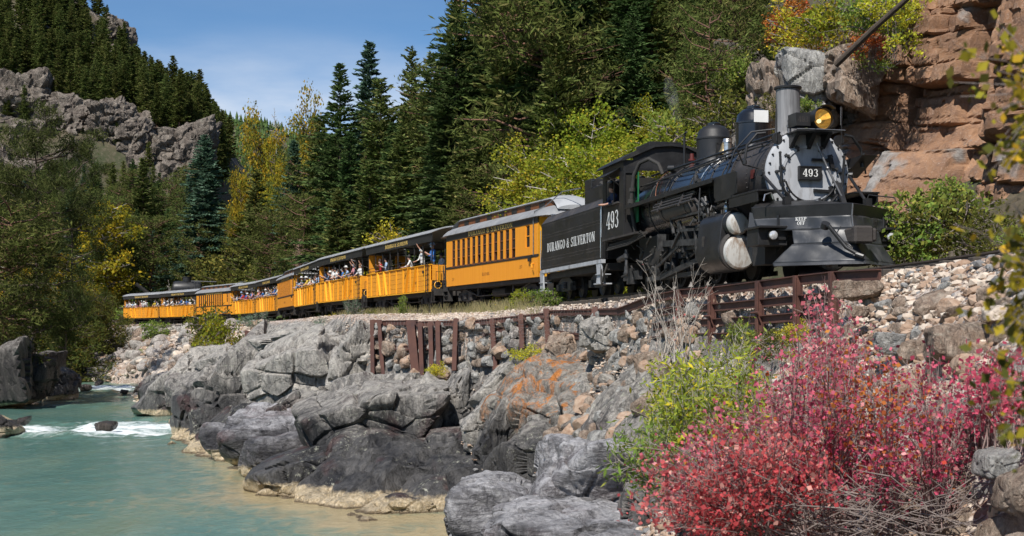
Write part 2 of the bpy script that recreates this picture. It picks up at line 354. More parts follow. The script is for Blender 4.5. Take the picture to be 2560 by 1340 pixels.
M['schist_smooth'] = rock_mat('smooth_wet_schist', (.028, .027, .03), (.115, .11, .115), (.50, .49, .50), zline=1.7, lichen=.15, purple=.7, rough=.55, streak=(.5, .5, 1.6))
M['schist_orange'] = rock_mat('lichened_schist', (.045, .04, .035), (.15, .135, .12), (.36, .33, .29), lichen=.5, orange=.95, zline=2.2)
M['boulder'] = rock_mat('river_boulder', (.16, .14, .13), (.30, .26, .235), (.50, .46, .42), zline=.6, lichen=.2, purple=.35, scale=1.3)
M['brown_rock'] = rock_mat('brown_sandstone', (.13, .085, .06), (.25, .17, .12), (.42, .34, .27), zline=1, lichen=.3, purple=.3, tan=False, scale=2)
M['grey_rock'] = rock_mat('grey_limestone', (.13, .13, .13), (.27, .265, .255), (.46, .45, .42), zline=1, lichen=.3, purple=.1, tan=False, scale=2)
M['crag'] = rock_mat('crag_rock', (.060, .047, .038), (.15, .122, .10), (.28, .24, .20), zline=5, lichen=.3, purple=.25, tan=False, scale=.16, rough=.85)
def cliff_mat():
    m, N, L, B = node_mat('red_cliff_rock'); g = N.new('ShaderNodeNewGeometry').outputs['Position']
    n1 = tex(N, L, 'Noise', .5, g, 6, .6, .4); n2 = tex(N, L, 'Noise', 2.4, g, 8, .68, .4); n3 = tex(N, L, 'Noise', 11, g, 6, .7)
    c = mixc(N, L, ramp(N, L, n1.outputs['Fac'], .38, .62), (.235, .13, .075), (.38, .22, .13)); c = mixc(N, L, ramp(N, L, n2.outputs['Fac'], .42, .66, 0, .8), c, (.20, .125, .09))
    c = mixc(N, L, ramp(N, L, n3.outputs['Fac'], .55, .68, 0, .6), c, (.42, .32, .25))
    q = tex(N, L, 'Noise', .33, g, 4, .6); sep = N.new('ShaderNodeSeparateXYZ'); L.new(g, sep.inputs[0])
    gx = mth(N, L, 'ADD', ramp(N, L, sep.outputs['X'], 10.8, 13.2, .22, -.02), q.outputs['Fac']); c = mixc(N, L, ramp(N, L, gx, .62, .68), c, mixc(N, L, ramp(N, L, n2.outputs['Fac'], .4, .6), (.17, .15, .135), (.33, .31, .29)))
    L.new(c, B.inputs['Base Color']); B.inputs['Roughness'].default_value = .88; B.inputs['Specular IOR Level'].default_value = .25
    h = mth(N, L, 'ADD', mth(N, L, 'MULTIPLY', n2.outputs['Fac'], 1.5), mth(N, L, 'MULTIPLY', n3.outputs['Fac'], .5)); bn = N.new('ShaderNodeBump'); bn.inputs['Strength'].default_value = .8; bn.inputs['Distance'].default_value = .09
    L.new(h, bn.inputs['Height']); L.new(bn.outputs[0], B.inputs['Normal']); return m
M['cliff'] = cliff_mat()
def gravel_mat(name, a, b, c3, scale=16):
    m, N, L, B = node_mat(name); g = N.new('ShaderNodeNewGeometry').outputs['Position']
    v = tex(N, L, 'Voronoi', scale, g); n = tex(N, L, 'Noise', 1.1, g, 6, .6); sp = N.new('ShaderNodeSeparateColor'); L.new(v.outputs['Color'], sp.inputs[0])
    c = mixc(N, L, sp.outputs[0], a, b); c = mixc(N, L, ramp(N, L, sp.outputs[1], .7, .75, 0, .9), c, c3); c = mixc(N, L, ramp(N, L, n.outputs['Fac'], .5, .7, 0, .5), c, c3)
    L.new(c, B.inputs['Base Color']); B.inputs['Roughness'].default_value = .9; bn = N.new('ShaderNodeBump'); bn.inputs['Strength'].default_value = 1; bn.inputs['Distance'].default_value = .04
    L.new(ramp(N, L, v.outputs['Distance'], 0, .6, 1, 0), bn.inputs['Height']); L.new(bn.outputs[0], B.inputs['Normal']); return m
M['gravel'] = gravel_mat('pale_gravel', (.58, .51, .45), (.33, .265, .22), (.24, .155, .11))
def soil_mat():
    m, N, L, B = node_mat('forest_floor'); g = N.new('ShaderNodeNewGeometry').outputs['Position']
    n = tex(N, L, 'Noise', .12, g, 8, .65); n2 = tex(N, L, 'Noise', 1.3, g, 8, .7)
    c = mixc(N, L, ramp(N, L, n.outputs['Fac'], .4, .6), (.045, .052, .022), (.095, .075, .048)); c = mixc(N, L, ramp(N, L, n2.outputs['Fac'], .52, .66, 0, .7), c, (.14, .115, .08)); c = mixc(N, L, ramp(N, L, n2.outputs['Fac'], .45, .33, 0, .8), c, (.035, .05, .015))
    L.new(c, B.inputs['Base Color']); B.inputs['Roughness'].default_value = .95; bn = N.new('ShaderNodeBump'); bn.inputs['Strength'].default_value = .7; bn.inputs['Distance'].default_value = .3; L.new(n2.outputs['Fac'], bn.inputs['Height']); L.new(bn.outputs[0], B.inputs['Normal']); return m
M['soil'] = soil_mat()
# ------------------------------------------------ ground sheets
def build_ground():
    X, Y, Fc = grid_sheet(-640, 560, 241, -120, 900, 205); Z = Hground(X, Y)
    P = np.stack([X.ravel(), Y.ravel(), Z.ravel()], 1)
    amp = np.clip((P[:, 2]-12)/20, 0, 1)*4; P[:, 2] += fbm(P*.03, 5, 3)*amp
    dw, ds = water_dist(P[:, 0], P[:, 1]); dtt, _ = pl_dist(P[:, 0], P[:, 1], TRN)
    near = np.clip(1-(np.abs(dtt)-10)/30, 0, 1)*(P[:, 1] < 240); P[:, 2] -= near*1.2+(P[:, 2] < 9)*.0
    P[:, 2] -= .6*(np.abs(dw) < 20)+3.5*((P[:, 0] > -30) & (P[:, 0] < 13.5) & (P[:, 1] > 4) & (P[:, 1] < 98) & (dtt < 6))
    link('ground', mesh_np('ground', P, Fc, True), M['soil'], kind='structure')
build_ground()
def build_bank():
    # fine sheet: river bank, embankment and the foot of the slope
    for (x0, x1, nx, y0, y1, ny, nm) in ((-32, 14.5, 265, 1, 100, 560, 'river_bank'), (-110, -8, 190, 99.6, 215, 215, 'far_river_bank')):
        X, Y, Fc = grid_sheet(x0, x1, nx, y0, y1, ny); Z = Hground(X, Y); P = np.stack([X.ravel(), Y.ravel(), Z.ravel()], 1)
        dt, _ = pl_dist(P[:, 0], P[:, 1], TRN); dw, _ = water_dist(P[:, 0], P[:, 1]); ad = np.abs(dt); w = interp1(P[:, 1], *SHW)
        k = sstep(0, 1.2, ad-w+.2)*sstep(-1.5, .6, dw)*(1-.5*sstep(3, 6, dt))
        f1, f2, ci, c2, off = worley(P*np.array([.34, .34, .5]), 5); g1, g2, gi, g3, go = worley(P*np.array([1.0, 1.0, 1.5]), 9)
        d = (ci-.6)*1.0+(gi-.5)*.4-np.clip(.1-(g2-g1), 0, .1)*1.5-np.clip(.12-(f2-f1), 0, .12)*2.0+fbm(P*1.2, 5, 8)*.2; k = k*np.where(P[:, 1] < 27, .35, 1)*np.where((P[:, 1] > 41) & (P[:, 1] < 58), sstep(.4, 1.8, ad-w), 1)
        nxy = np.stack([-np.sign(dt+1e-9)*0-.5*np.ones(len(P)), -.45*np.ones(len(P)), .75*np.ones(len(P))], 1)
        P += nxy*(d*k)[:, None]*.75; fl = 1-k; P[:, 2] += fbm(P*2.5, 4, 21)*.045*fl
        slope = sstep(.25, 0, (ad-w)/1.0)*sstep(.0, .4, dw)
        me = mesh_np(nm, P, Fc, False); 
        gr = np.maximum(slope, (P[:, 1] < 27)*sstep(2, 3.5, dw)*(P[:, 0]+fbm(P*.5, 4, 33)*2 > 2.2)); gr = np.maximum(gr, sstep(1, 2.5, dt)*1.)
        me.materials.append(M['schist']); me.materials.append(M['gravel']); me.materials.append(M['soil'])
        fg = gr[Fc].mean(1); fd = dt[Fc].mean(1); fd = np.where((P[:, 0][Fc].mean(1) < -20) & (P[:, 1][Fc].mean(1) < 150) & (fd < -25), 9, fd)
        far = (nm != 'river_bank')
        mi = np.where(fd > 3.4, 2, np.where(fg > .5, 1, 0)); 
        if far: mi = np.where((mi == 0), 1, mi)
        me.polygons.foreach_set('material_index', mi.astype(np.int32)); link(nm, me, kind='structure')
build_bank()
def build_mountain():
    X, Y, Fc = grid_sheet(-185, -45, 190, 214, 425, 280); Z = Hground(X, Y); P = np.stack([X.ravel(), Y.ravel(), Z.ravel()], 1)
    gx = np.gradient(Z, axis=0)/.75; st = sstep(.7, 1.2, np.abs(gx)).ravel(); f1, f2, ci, c2, off = worley(P*np.array([.14, .1, .16]), 55); g1, g2, gi, _, _ = worley(P*.42, 56)
    k = np.clip(st+.25*sstep(40, 60, P[:, 2]), 0, 1); d = (ci-.5)*7+(gi-.5)*2.2-np.clip(.12-(f2-f1), 0, .12)*14+fbm(P*.2, 5, 57)*2.4; P[:, 1] -= d*k*1.1; P[:, 2] += d*k*.35+.3
    me = mesh_np('mountainside', P, Fc, False); me.materials.append(M['soil']); me.materials.append(M['crag']); r = (k+fbm(P*.06, 4, 58)*.55)[Fc].mean(1)
    me.polygons.foreach_set('material_index', (r > .12).astype(np.int32)); link('mountainside', me, kind='structure')
build_mountain()
def ground_hit(px, py, y0=30., y1=900.):
    # depth at which the sight line through a photo pixel meets the terrain
    Y = np.arange(y0, y1, .5); z = CZ+(HZ-py)/F*Y; h = Hground((px-1280)/F*Y, Y); k = np.where(h >= z)[0]
    return float(Y[k[0]]) if len(k) else None
# ------------------------------------------------ river
def water_mat():
    m, N, L, B = node_mat('river_water'); g = N.new('ShaderNodeNewGeometry').outputs['Position']
    a = N.new('ShaderNodeAttribute'); a.attribute_name = 'foam'; s = N.new('ShaderNodeAttribute'); s.attribute_name = 'shallow'
    n = tex(N, L, 'Noise', .16, g, 5, .6, .5, stretch=(1, .55, 1)); n2 = tex(N, L, 'Noise', 1.5, g, 6, .65, 1.2, stretch=(1, .5, 1)); n3 = tex(N, L, 'Noise', 7, g, 5, .7, .6, stretch=(.6, 1, 1))
    c = mixc(N, L, ramp(N, L, n.outputs['Fac'], .42, .62), (.095, .195, .165), (.155, .25, .195)); c = mixc(N, L, ramp(N, L, n.outputs['Fac'], .55, .72, 0, .55), c, (.17, .20, .11))
    sh = mth(N, L, 'ADD', s.outputs['Fac'], ramp(N, L, n2.outputs['Fac'], .3, .7, -.35, .35)); c = mixc(N, L, ramp(N, L, sh, .2, .85), c, (.40, .33, .19))
    fo = mth(N, L, 'MULTIPLY_ADD', a.outputs['Fac'], 1.5) ; fo.node.inputs[2].default_value = -1.0
    fo = mth(N, L, 'ADD', fo, mth(N, L, 'MULTIPLY', n2.outputs['Fac'], .8)); fo = mth(N, L, 'ADD', fo, mth(N, L, 'MULTIPLY', n3.outputs['Fac'], .55)); ff = ramp(N, L, fo, .52, .95)
    c = mixc(N, L, ff, c, (.80, .84, .84)); L.new(c, B.inputs['Base Color']); L.new(ramp(N, L, ff, 0, 1, .09, .6), B.inputs['Roughness']); B.inputs['IOR'].default_value = 1.33
    h = mth(N, L, 'ADD', mth(N, L, 'MULTIPLY', n2.outputs['Fac'], .9), mth(N, L, 'MULTIPLY', n3.outputs['Fac'], .28)); bn = N.new('ShaderNodeBump'); bn.inputs['Strength'].default_value = .55; bn.inputs['Distance'].default_value = .14
    L.new(h, bn.inputs['Height']); L.new(bn.outputs[0], B.inputs['Normal']); return m
M['water'] = water_mat()
def build_water():
    # fan-shaped sheet, finer towards the near end
    ys = np.concatenate([[-80, -40, 0, 15, 25], 30*np.exp(np.linspace(0, math.log(190/30.), 430)), [230]]); nx = 230
    t = np.linspace(0, 1, nx); ny = len(ys); xl = np.where(ys > 125, -300., -50.); xr = np.full(ny, 6.)
    X = xl[:, None]+(xr-xl)[:, None]*(t[None, :]**.8 if False else t[None, :]); X = np.where(ys[:, None] > 125, -52+(X+300)/306*58-0*X, X); Y = np.repeat(ys[:, None], nx, 1)
    P = np.stack([X.ravel(), Y.ravel(), np.zeros(X.size)], 1)
    i = np.arange(nx*ny).reshape(ny, nx); Fc = np.stack([i[:-1, :-1].ravel(), i[:-1, 1:].ravel(), i[1:, 1:].ravel(), i[1:, :-1].ravel()], 1)
    x, y = P[:, 0], P[:, 1]; dw, _ = water_dist(x, y); ds, _ = pl_dist(x, y, SHORE); ds = np.abs(ds)
    q = fbm(P*np.array([.22, .12, 1]), 3, 40)*5
    r1 = np.exp(-((y-76-q)/6.0)**2)*sstep(-31, -27, x); r2 = np.exp(-((y-134-q)/11)**2); r3 = .62*np.exp(-((y-100-q*1.3)/5)**2)+.8*np.exp(-((y-118-q)/4)**2)
    foam = np.clip(r1*1.05+r2*.95+r3*.6, 0, 1.1); streak = fbm(P*np.array([.35, 1.3, 1]), 4, 50)*.5+.5; foam = foam*(.45+.8*streak)
    amp = .035+.34*np.clip(r1+r2+r3*.5, 0, 1); P[:, 2] += amp*fbm(P*np.array([.8, .7, 1]), 4, 60)+.012*fbm(P*np.array([2.2, 3.4, 1]), 3, 61)
    me = mesh_np('river', P, Fc, True); attr(me, 'foam', foam)
    sh = np.exp(-np.maximum(ds, 0)/1.7)*sstep(70, 45, y)*1.1+.45*sstep(.1, .6, fbm(P*np.array([.09, .07, 1]), 3, 70)); attr(me, 'shallow', np.clip(sh, 0, 1))
    link('river', me, M['water'], kind='structure')
build_water()
# ------------------------------------------------ rocks
_ICO = {}
def ico(level):
    if level not in _ICO:
        bm = bmesh.new(); bmesh.ops.create_icosphere(bm, subdivisions=level, radius=1); bm.verts.ensure_lookup_table()
        V = np.array([v.co[:] for v in bm.verts], dtype=np.float32); Fc = np.array([[v.index for v in f.verts] for f in bm.faces]); bm.free(); _ICO[level] = (V, Fc)
    return _ICO[level]
def rock_mesh(seed, level=4, dims=(1, 1, 1), npl=11, p=10, rough=.1, ledge=0., freq=1.6, flat=True, dips=None):
    rs = np.random.RandomState(seed); V, Fc = ico(level); D = V/np.linalg.norm(V, axis=1)[:, None]
    n = rs.normal(size=(npl, 3)); n /= np.linalg.norm(n, axis=1)[:, None]
    ax = np.array([[1, 0, 0], [-1, 0, 0], [0, 1, 0], [0, -1, 0], [0, 0, 1], [0, 0, -1]], float)+rs.normal(size=(6, 3))*.22
    if dips is not None: ax = np.concatenate([ax, np.array(dips)])
    ax /= np.linalg.norm(ax, axis=1)[:, None]; n = np.concatenate([n, ax]); h = np.concatenate([rs.uniform(.82, 1.12, npl), rs.uniform(.72, .95, len(ax))])
    if dips is not None: h[-len(dips):] = .62
    q = np.maximum(D @ n.T, 0)/h; r = (q**p).sum(1)**(-1./p); P = D*r[:, None]
    dims = np.array(dims, float)/2; W_ = P*dims; s = dims.mean()
    dl = fbm(W_/s*freq+seed*3.1, 5, seed, .55)*rough+fbm(W_/s*freq*.7+seed, 3, seed+5, ridged=True)*rough*.5
    if ledge:
        f1, f2, ci, c2, o = worley(W_/s*np.array([1.3, 1.3, 2.1])*freq*.8+seed, seed); dl = dl+(ci-.5)*ledge-np.clip(.1-(f2-f1), 0, .1)*ledge*5
    P2 = W_+D*(dl*s)[:, None]
    return mesh_np('rock', P2, Fc, not flat)
def hill_rock(px0, py0, px1, py1, thick, mt, seed, label, **k):
    Yb = ground_hit((px0+px1)/2, py1, k.pop('y0', 40)) or 400.
    return solo_rock(px0, py0, px1, py1+.15*(py1-py0), Yb+thick*.15, thick, mt, seed, label, **k)
def solo_rock(px0, py0, px1, py1, Y, thick, mt, seed, label, level=5, name='rock', cat='rock', p=9, rough=.12, ledge=.1, npl=9, rz=0, group=None, freq=1.6, smooth=False, grow=1.12, dips=None):
    grow *= 1.12 if dips else 1
    w = (px1-px0)/F*Y*grow; h = (py1-py0)/F*Y*grow; c = at((px0+px1)/2, (py0+py1)/2, Y)
    me = rock_mesh(seed, level, (w, thick, h), npl, p, rough, ledge, freq, False, dips); me.set_sharp_from_angle(angle=R(33))
    o = link(name, me, M[mt]); o.location = c; o.rotation_euler = (0, 0, rz)
    return tag(o, label, cat, group)
DIPS = [[(-.50, -.35, .80), (-.25, -.95, -.12)], [(-.35, -.55, .75), (-.75, -.62, -.1), (.6, -.75, .2)], [(-.62, -.15, .76), (.25, -.95, .05)]]
BANK = [
 # big outcrops of the river bank, front to back along the waterline
 (770, 962, 1080, 1150, 47.5, 6, 'schist', 3, 'large grey outcrop with a pale lichen-dappled crown, just left of the waterline ledges'),
 (655, 1105, 1010, 1262, 45.5, 5, 'schist', 8, 'dark fractured rock wall rising straight out of the turquoise water below the pale outcrop'),
 (880, 1130, 1100, 1250, 43.6, 4, 'schist', 9, 'dark layered block in the middle of the waterline wall'),
 (1058, 1172, 1232, 1305, 42.0, 3.5, 'schist', 12, 'dark cracked block at the right end of the waterline wall with a tan foot'),
 (905, 1238, 1085, 1318, 40.2, 2.4, 'schist', 14, 'low smooth ledge lapped by the water with a cream mineral band'),
 (650, 1200, 760, 1262, 44.5, 2.4, 'schist', 57, 'thin grey ledge reaching into the river below the dark wall'),
 (1060, 1070, 1205, 1200, 44.5, 3.4, 'schist', 16, 'purple-brown block speckled with white lichen above the tan foot'),
 (1105, 935, 1180, 1075, 46.5, 2.0, 'schist', 18, 'rounded upright grey slab standing below the leaning fence posts'),
 (1040, 960, 1110, 1090, 46.5, 3, 'schist_pale', 61, 'grey wedge of rock between the pale crown and the upright slab'),
 (1160, 1010, 1250, 1120, 43.5, 3, 'schist_pale', 62, 'brownish grey knob right of the upright slab'),
 (1200, 1000, 1300, 1240, 41.5, 3, 'schist', 20, 'tall narrow grey slab beside the orange-stained wall'),
 (1255, 935, 1590, 1180, 41, 5, 'schist_orange', 22, 'broad rock wall stained with bright orange lichen'),
 (1430, 975, 1660, 1170, 37, 4, 'schist_orange', 24, 'grey rock wall beside the yellow-green bush, right of the orange stains'),
 (1290, 1060, 1590, 1260, 38.5, 4, 'schist', 25, 'dark lower wall under the orange lichen'),
 (1220, 905, 1325, 1010, 45.5, 2.2, 'schist_pale', 26, 'pale grey boulder between the fence posts and the orange lichen wall'),
 (1300, 880, 1450, 950, 45, 2.5, 'schist_pale', 58, 'flat-topped pale rock just below the wire netting'),
 (1455, 793, 1575, 880, 40, 2, 'schist_pale', 28, 'large square grey boulder under the sloping rail end'),
 (1545, 795, 1640, 872, 38.5, 1.6, 'grey_rock', 30, 'pale split boulder right of the square grey boulder'),
 (1610, 822, 1695, 872, 36, 1.4, 'brown_rock', 31, 'reddish flat boulder above the bare branches'),
 (1528, 862, 1590, 925, 38, 1.2, 'grey_rock', 32, 'upright brown-grey stone on the gravel shelf'),
 (1572, 905, 1640, 962, 36.5, 1.2, 'grey_rock', 34, 'blocky grey-brown stone at the edge of the gravel shelf'),
 (1370, 835, 1450, 900, 44, 1.6, 'brown_rock', 33, 'brownish boulder leaning below the last short fence posts'),
 # lower left part of the bank
 (640, 850, 850, 1005, 59, 6, 'schist_pale', 36, 'massive rounded pale grey outcrop above a pair of purple blocks'),
 (835, 812, 950, 1000, 57, 5, 'schist_pale', 38, 'upright brownish grey block left of the first fence posts'),
 (640, 812, 940, 900, 64, 7, 'schist_pale', 39, 'long pale flat-topped shelf just below the ballast'),
 (684, 985, 765, 1052, 55, 3, 'schist', 41, 'left of the two purple-brown blocks under the pale outcrop'),
 (735, 980, 850, 1050, 54.5, 3, 'schist', 43, 'right and larger of the two purple-brown blocks under the pale outcrop'),
 (560, 1035, 800, 1165, 54, 5, 'schist_smooth', 44, 'smooth dark whaleback of rock sloping down to the river'),
 (610, 1090, 790, 1200, 50.5, 4, 'schist_smooth', 45, 'smooth dark tongue of rock running under the waterline wall'),
 (480, 885, 660, 1110, 68, 7, 'schist', 47, 'steep streaked grey bluff at the bend of the river'),
 (425, 930, 570, 1105, 72, 6, 'schist', 49, 'dark sheer block at the left tip of the bank, beside the lower rapid'),
 (500, 868, 660, 960, 78, 7, 'schist_pale', 51, 'pale shelf with a reddish edge below the short rusty crib'),
 (530, 1085, 640, 1165, 57, 3, 'schist_smooth', 63, 'small dark ledge at the foot of the smooth whaleback'),
 (345, 935, 470, 1050, 95, 7, 'schist', 52, 'dark jagged rocks beside the upper rapid'),
 (395, 892, 525, 1065, 90, 8, 'schist_pale', 53, 'grey outcrop below the boulder field, above the upper rapid'),
 # foreground
 (1330, 1125, 1585, 1300, 26, 4, 'schist_smooth', 64, 'polished swirling grey dome of rock in the near foreground'),
 (1140, 1195, 1360, 1400, 26, 4, 'schist_smooth', 66, 'polished grey rock sloping away to the left of the near dome'),
 (1230, 1255, 1640, 1460, 23, 4, 'schist_smooth', 68, 'dark rippled rock filling the bottom edge in front of the near dome'),
 (1560, 1190, 1760, 1380, 22, 3, 'schist', 69, 'cracked grey rock beside the foot of the red bush'),
 (1700, 1255, 1880, 1420, 17, 2, 'schist', 70, 'dark boulder under the lowest red leaves'),
 # left bank
 (-60, 862, 70, 1012, 98, 9, 'schist_dark', 72, 'big dark rock mass at the far left bank'),
 (20, 900, 115, 1003, 101, 7, 'schist_dark', 74, 'sloping dark rock on the left bank, beside the standing pale rock'),
 (92, 918, 180, 1002, 109, 7, 'schist', 76, 'pale standing rock where the river bends behind the left bank'),
 (55, 885, 125, 930, 118, 7, 'schist_dark', 77, 'small dark hump behind the left bank rocks'),
 (-60, 1045, 12, 1108, 70, 5, 'schist_dark', 79, 'dark rock tip poking in low at the left edge of the river'),
]
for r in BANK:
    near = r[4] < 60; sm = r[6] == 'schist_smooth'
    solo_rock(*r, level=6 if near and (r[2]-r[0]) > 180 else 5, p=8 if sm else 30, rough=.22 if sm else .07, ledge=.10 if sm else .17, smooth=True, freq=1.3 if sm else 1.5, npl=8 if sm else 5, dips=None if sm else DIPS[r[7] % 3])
# stones standing in the rapids
for (a, b, c, d, Y, sd, lb) in [(236, 1052, 292, 1080, 72.5, 81, 'dark wet boulder in the middle of the lower rapid'), (200, 960, 229, 978, 123, 82, 'brown boulder in the upper rapid'), (238, 951, 258, 963, 138, 83, 'small dark stone at the head of the upper rapid'),
                                (40, 1044, 72, 1064, 76, 84, 'brown stone at the left end of the lower rapid'), (14, 1051, 40, 1069, 74.5, 85, 'dark stone nearest the left edge of the lower rapid'), (303, 974, 320, 985, 118, 86, 'small brown stone in the white water right of the larger one'), (335, 965, 372, 988, 115, 87, 'reddish flat stone against the right bank of the upper rapid')]:
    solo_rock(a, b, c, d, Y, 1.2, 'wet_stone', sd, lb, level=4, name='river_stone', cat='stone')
# shared meshes for loose stones
STONES = [rock_mesh(200+i, 3, (1, .8+.05*(i % 3), .62+.06*(i % 4)), 8, 14, .10, .08) for i in range(12)]
ROUND = [rock_mesh(240+i, 3, (1, .85, .7), 6, 5, .07, 0, flat=False) for i in range(8)]
LOWST = [rock_mesh(260+i, 1, (1, .8, .6), 5, 14, .05) for i in range(8)]
def stone_obj(me, mt, loc, s, name, label, cat, group, rs):
    key = me.name+mt; 
    m2 = _SM.get(key)
    if m2 is None: m2 = me.copy(); m2.materials.clear(); m2.materials.append(M[mt]); _SM[key] = m2
    o = bpy.data.objects.new(name, m2); COL.objects.link(o); o.location = loc; o.scale = (s*rs.uniform(.8, 1.25), s, s*rs.uniform(.8, 1.2)); o.rotation_euler = (rs.uniform(-.5, .5), rs.uniform(-.5, .5), rs.uniform(0, 6.3))
    return tag(o, label, cat, group)
_SM = {}
def scatter_mesh(name, C, S, mats, mi, seed, parent=None, base=None, label=None):
    """many small stones in one mesh"""
    rs = np.random.RandomState(seed); base = base or LOWST; VV = []; FF = []; MI = []; off = 0
    arr = []
    for me in base:
        v = np.zeros(len(me.vertices)*3, np.float32); me.vertices.foreach_get('co', v); f = np.zeros(len(me.loops), np.int32); me.loops.foreach_get('vertex_index', f); arr.append((v.reshape(-1, 3), f.reshape(-1, 3)))
    k = rs.randint(0, len(arr), len(C))
    for j, (v, f) in enumerate(arr):
        I = np.where(k == j)[0]
        if not len(I): continue
        a = rs.uniform(0, 6.28, len(I)); b = rs.uniform(-.6, .6, len(I)); ca, sa, cb, sb = np.cos(a), np.sin(a), np.cos(b), np.sin(b); z0 = np.zeros(len(I))
        Rm = np.stack([np.stack([ca, -sa*cb, sa*sb], 1), np.stack([sa, ca*cb, -ca*sb], 1), np.stack([z0, sb, cb], 1)], 1)
        P = np.einsum('nij,vj->nvi', Rm, v)*S[I][:, None, None]+C[I][:, None, :]
        FF.append((f[None]+(np.arange(len(I))*len(v))[:, None, None]+off).reshape(-1, 3)); VV.append(P.reshape(-1, 3)); off += P.shape[0]*P.shape[1]; MI.append(np.repeat(mi[I], len(f)))
    me = mesh_np(name, np.concatenate(VV), np.concatenate(FF), False, None)
    for m in mats: me.materials.append(M[m])
    me.polygons.foreach_set('material_index', np.concatenate(MI).astype(np.int32))
    return link(name, me, parent=parent, kind='stuff', label=label)
M['pale_stone'] = mat('pale_ballast_stone', (.64, .555, .46), (.44, .36, .29), rough=.9, scale=6, bump=.5, bscale=20)
M['buff_stone'] = mat('buff_stone', (.42, .31, .23), (.28, .18, .12), rough=.9, scale=4, bump=.5, bscale=18)
M['slate_stone'] = mat('slate_stone', (.24, .235, .23), (.13, .13, .135), rough=.85, scale=4, bump=.5, bscale=18, dirt=(.36, .35, .33))
def hz(x, y): return Hground(np.atleast_1d(np.array(x, float)), np.atleast_1d(np.array(y, float)))
def build_stones():
    rs = np.random.RandomState(5)
    # boulder bar below the tail of the train
    n = 0; tries = 0; pts = []
    while n < 290 and tries < 20000:
        tries += 1; px = rs.uniform(95, 640); Y = rs.uniform(118, 172); x = (px-1280)/F*Y
        dw, _ = water_dist(np.array([x]), np.array([Y])); dt, _ = pl_dist(np.array([x]), np.array([Y]), TRN)
        if dw[0] < .2 or dt[0] > -3.2 or (px > 480 and rs.rand() > .3): continue
        s = rs.choice([.9, 1.3, 1.8, 2.4], p=[.35, .35, .2, .1]); 
        if any((x-a)**2+(Y-b)**2 < (.33*(s+c))**2 for a, b, c in pts): continue
        z = hz(x, Y)[0]; pts.append((x, Y, s)); py = HZ-(z-CZ)/Y*F
        mt = ['boulder', 'boulder', 'schist_pale', 'brown_rock', 'pale_stone'][rs.randint(5)]
        stone_obj(ROUND[rs.randint(8)], mt, (x, Y, z+s*.12), s, 'boulder', 'rounded boulder of the bank below the tail of the train', 'boulder', 'boulders of the bank below the tail of the train', rs); n += 1
    C = []; S = []
    m = 5200; px = rs.uniform(60, 660, m); Y = rs.uniform(105, 173, m); x = (px-1280)/F*Y; dw, _ = water_dist(x, Y); dt, _ = pl_dist(x, Y, TRN); k = (dw > -.1) & (dt < -2.6)
    x, Y = x[k], Y[k]; z = Hground(x, Y); s = rs.choice([.35, .5, .75], len(x)); scatter_mesh('cobbles', np.stack([x, Y, z+.05+s*.1], 1), s, ['boulder', 'pale_stone', 'buff_stone'], rs.randint(0, 3, len(x)), 3)
    # ballast and rubble stones near the camera side
    def field(n, x0, x1, y0, y1, cond, smin, smax, seed, name, mats, pr, up=.0):
        r = np.random.RandomState(seed); x = r.uniform(x0, x1, n); y = r.uniform(y0, y1, n); dt, _ = pl_dist(x, y, TRN); dw, _ = water_dist(x, y); ad = np.abs(dt); w = interp1(y, *SHW)
        k = cond(x, y, dt, ad, w, dw); x, y = x[k], y[k]; z = Hground(x, y); s = smin+(smax-smin)*r.rand(len(x))**3
        scatter_mesh(name, np.stack([x, y, z+s*.15+up], 1), s, mats, r.choice(len(mats), len(x), p=pr), seed)
    vis = lambda x, y: (x/y < .40) & (x/y > -.30)
    field(60000, -12, 8.5, 9, 75, lambda x, y, dt, ad, w, dw: (dt < 0) & (ad > 1.15) & (ad < w+.5) & vis(x, y), .05, .15, 11, 'ballast_stones', ['pale_stone', 'buff_stone', 'slate_stone'], [.72, .2, .08])
    field(20000, 1, 9, 7.5, 26, lambda x, y, dt, ad, w, dw: (dt < 0) & (ad >= w-.3) & vis(x, y) & (dw > 4), .06, .24, 12, 'slope_rubble', ['pale_stone', 'buff_stone', 'slate_stone'], [.30, .58, .12])
    field(14000, -10, 5, 30, 60, lambda x, y, dt, ad, w, dw: (dt < 0) & (ad > w) & (ad < w+4) & vis(x, y) & (dw > 2), .05, .18, 13, 'bank_rubble', ['pale_stone', 'buff_stone', 'slate_stone'], [.4, .35, .25])
    field(9000, -10, 12, 16, 70, lambda x, y, dt, ad, w, dw: (dt > 1.3) & (ad < 3.4) & vis(x, y), .06, .2, 14, 'far_side_ballast', ['pale_stone', 'buff_stone'], [.6, .4])
    # larger angular stones of the slope
    n = 0; tries = 0; pts = []
    while n < 230 and tries < 20000:
        tries += 1; y = rs.uniform(8, 24); x = rs.uniform(.18, .39)*y; dt, _ = pl_dist(np.array([x]), np.array([y]), TRN)
        a = -dt[0]-1.9
        if dt[0] > 0 or a < .25: continue
        s = rs.choice([.22, .34, .5, .72], p=[.3, .32, .26, .12])*(.55+.17*min(a, 4)); 
        if any((x-p)**2+(y-q)**2 < (.4*(s+c))**2 for p, q, c in pts): continue
        z = hz(x, y)[0]; pts.append((x, y, s)); mt = ['brown_rock', 'brown_rock', 'grey_rock', 'buff_stone'][rs.randint(4)]
        stone_obj(STONES[rs.randint(12)], mt, (x, y, z+s*.1), s, 'stone', 'angular broken stone among the rubble of the slope behind the red bush', 'stone', 'angular stones of the rubble slope', rs); n += 1
    # fill behind the post fence
    fx = _fx[:7]; fy = _fy[:7]
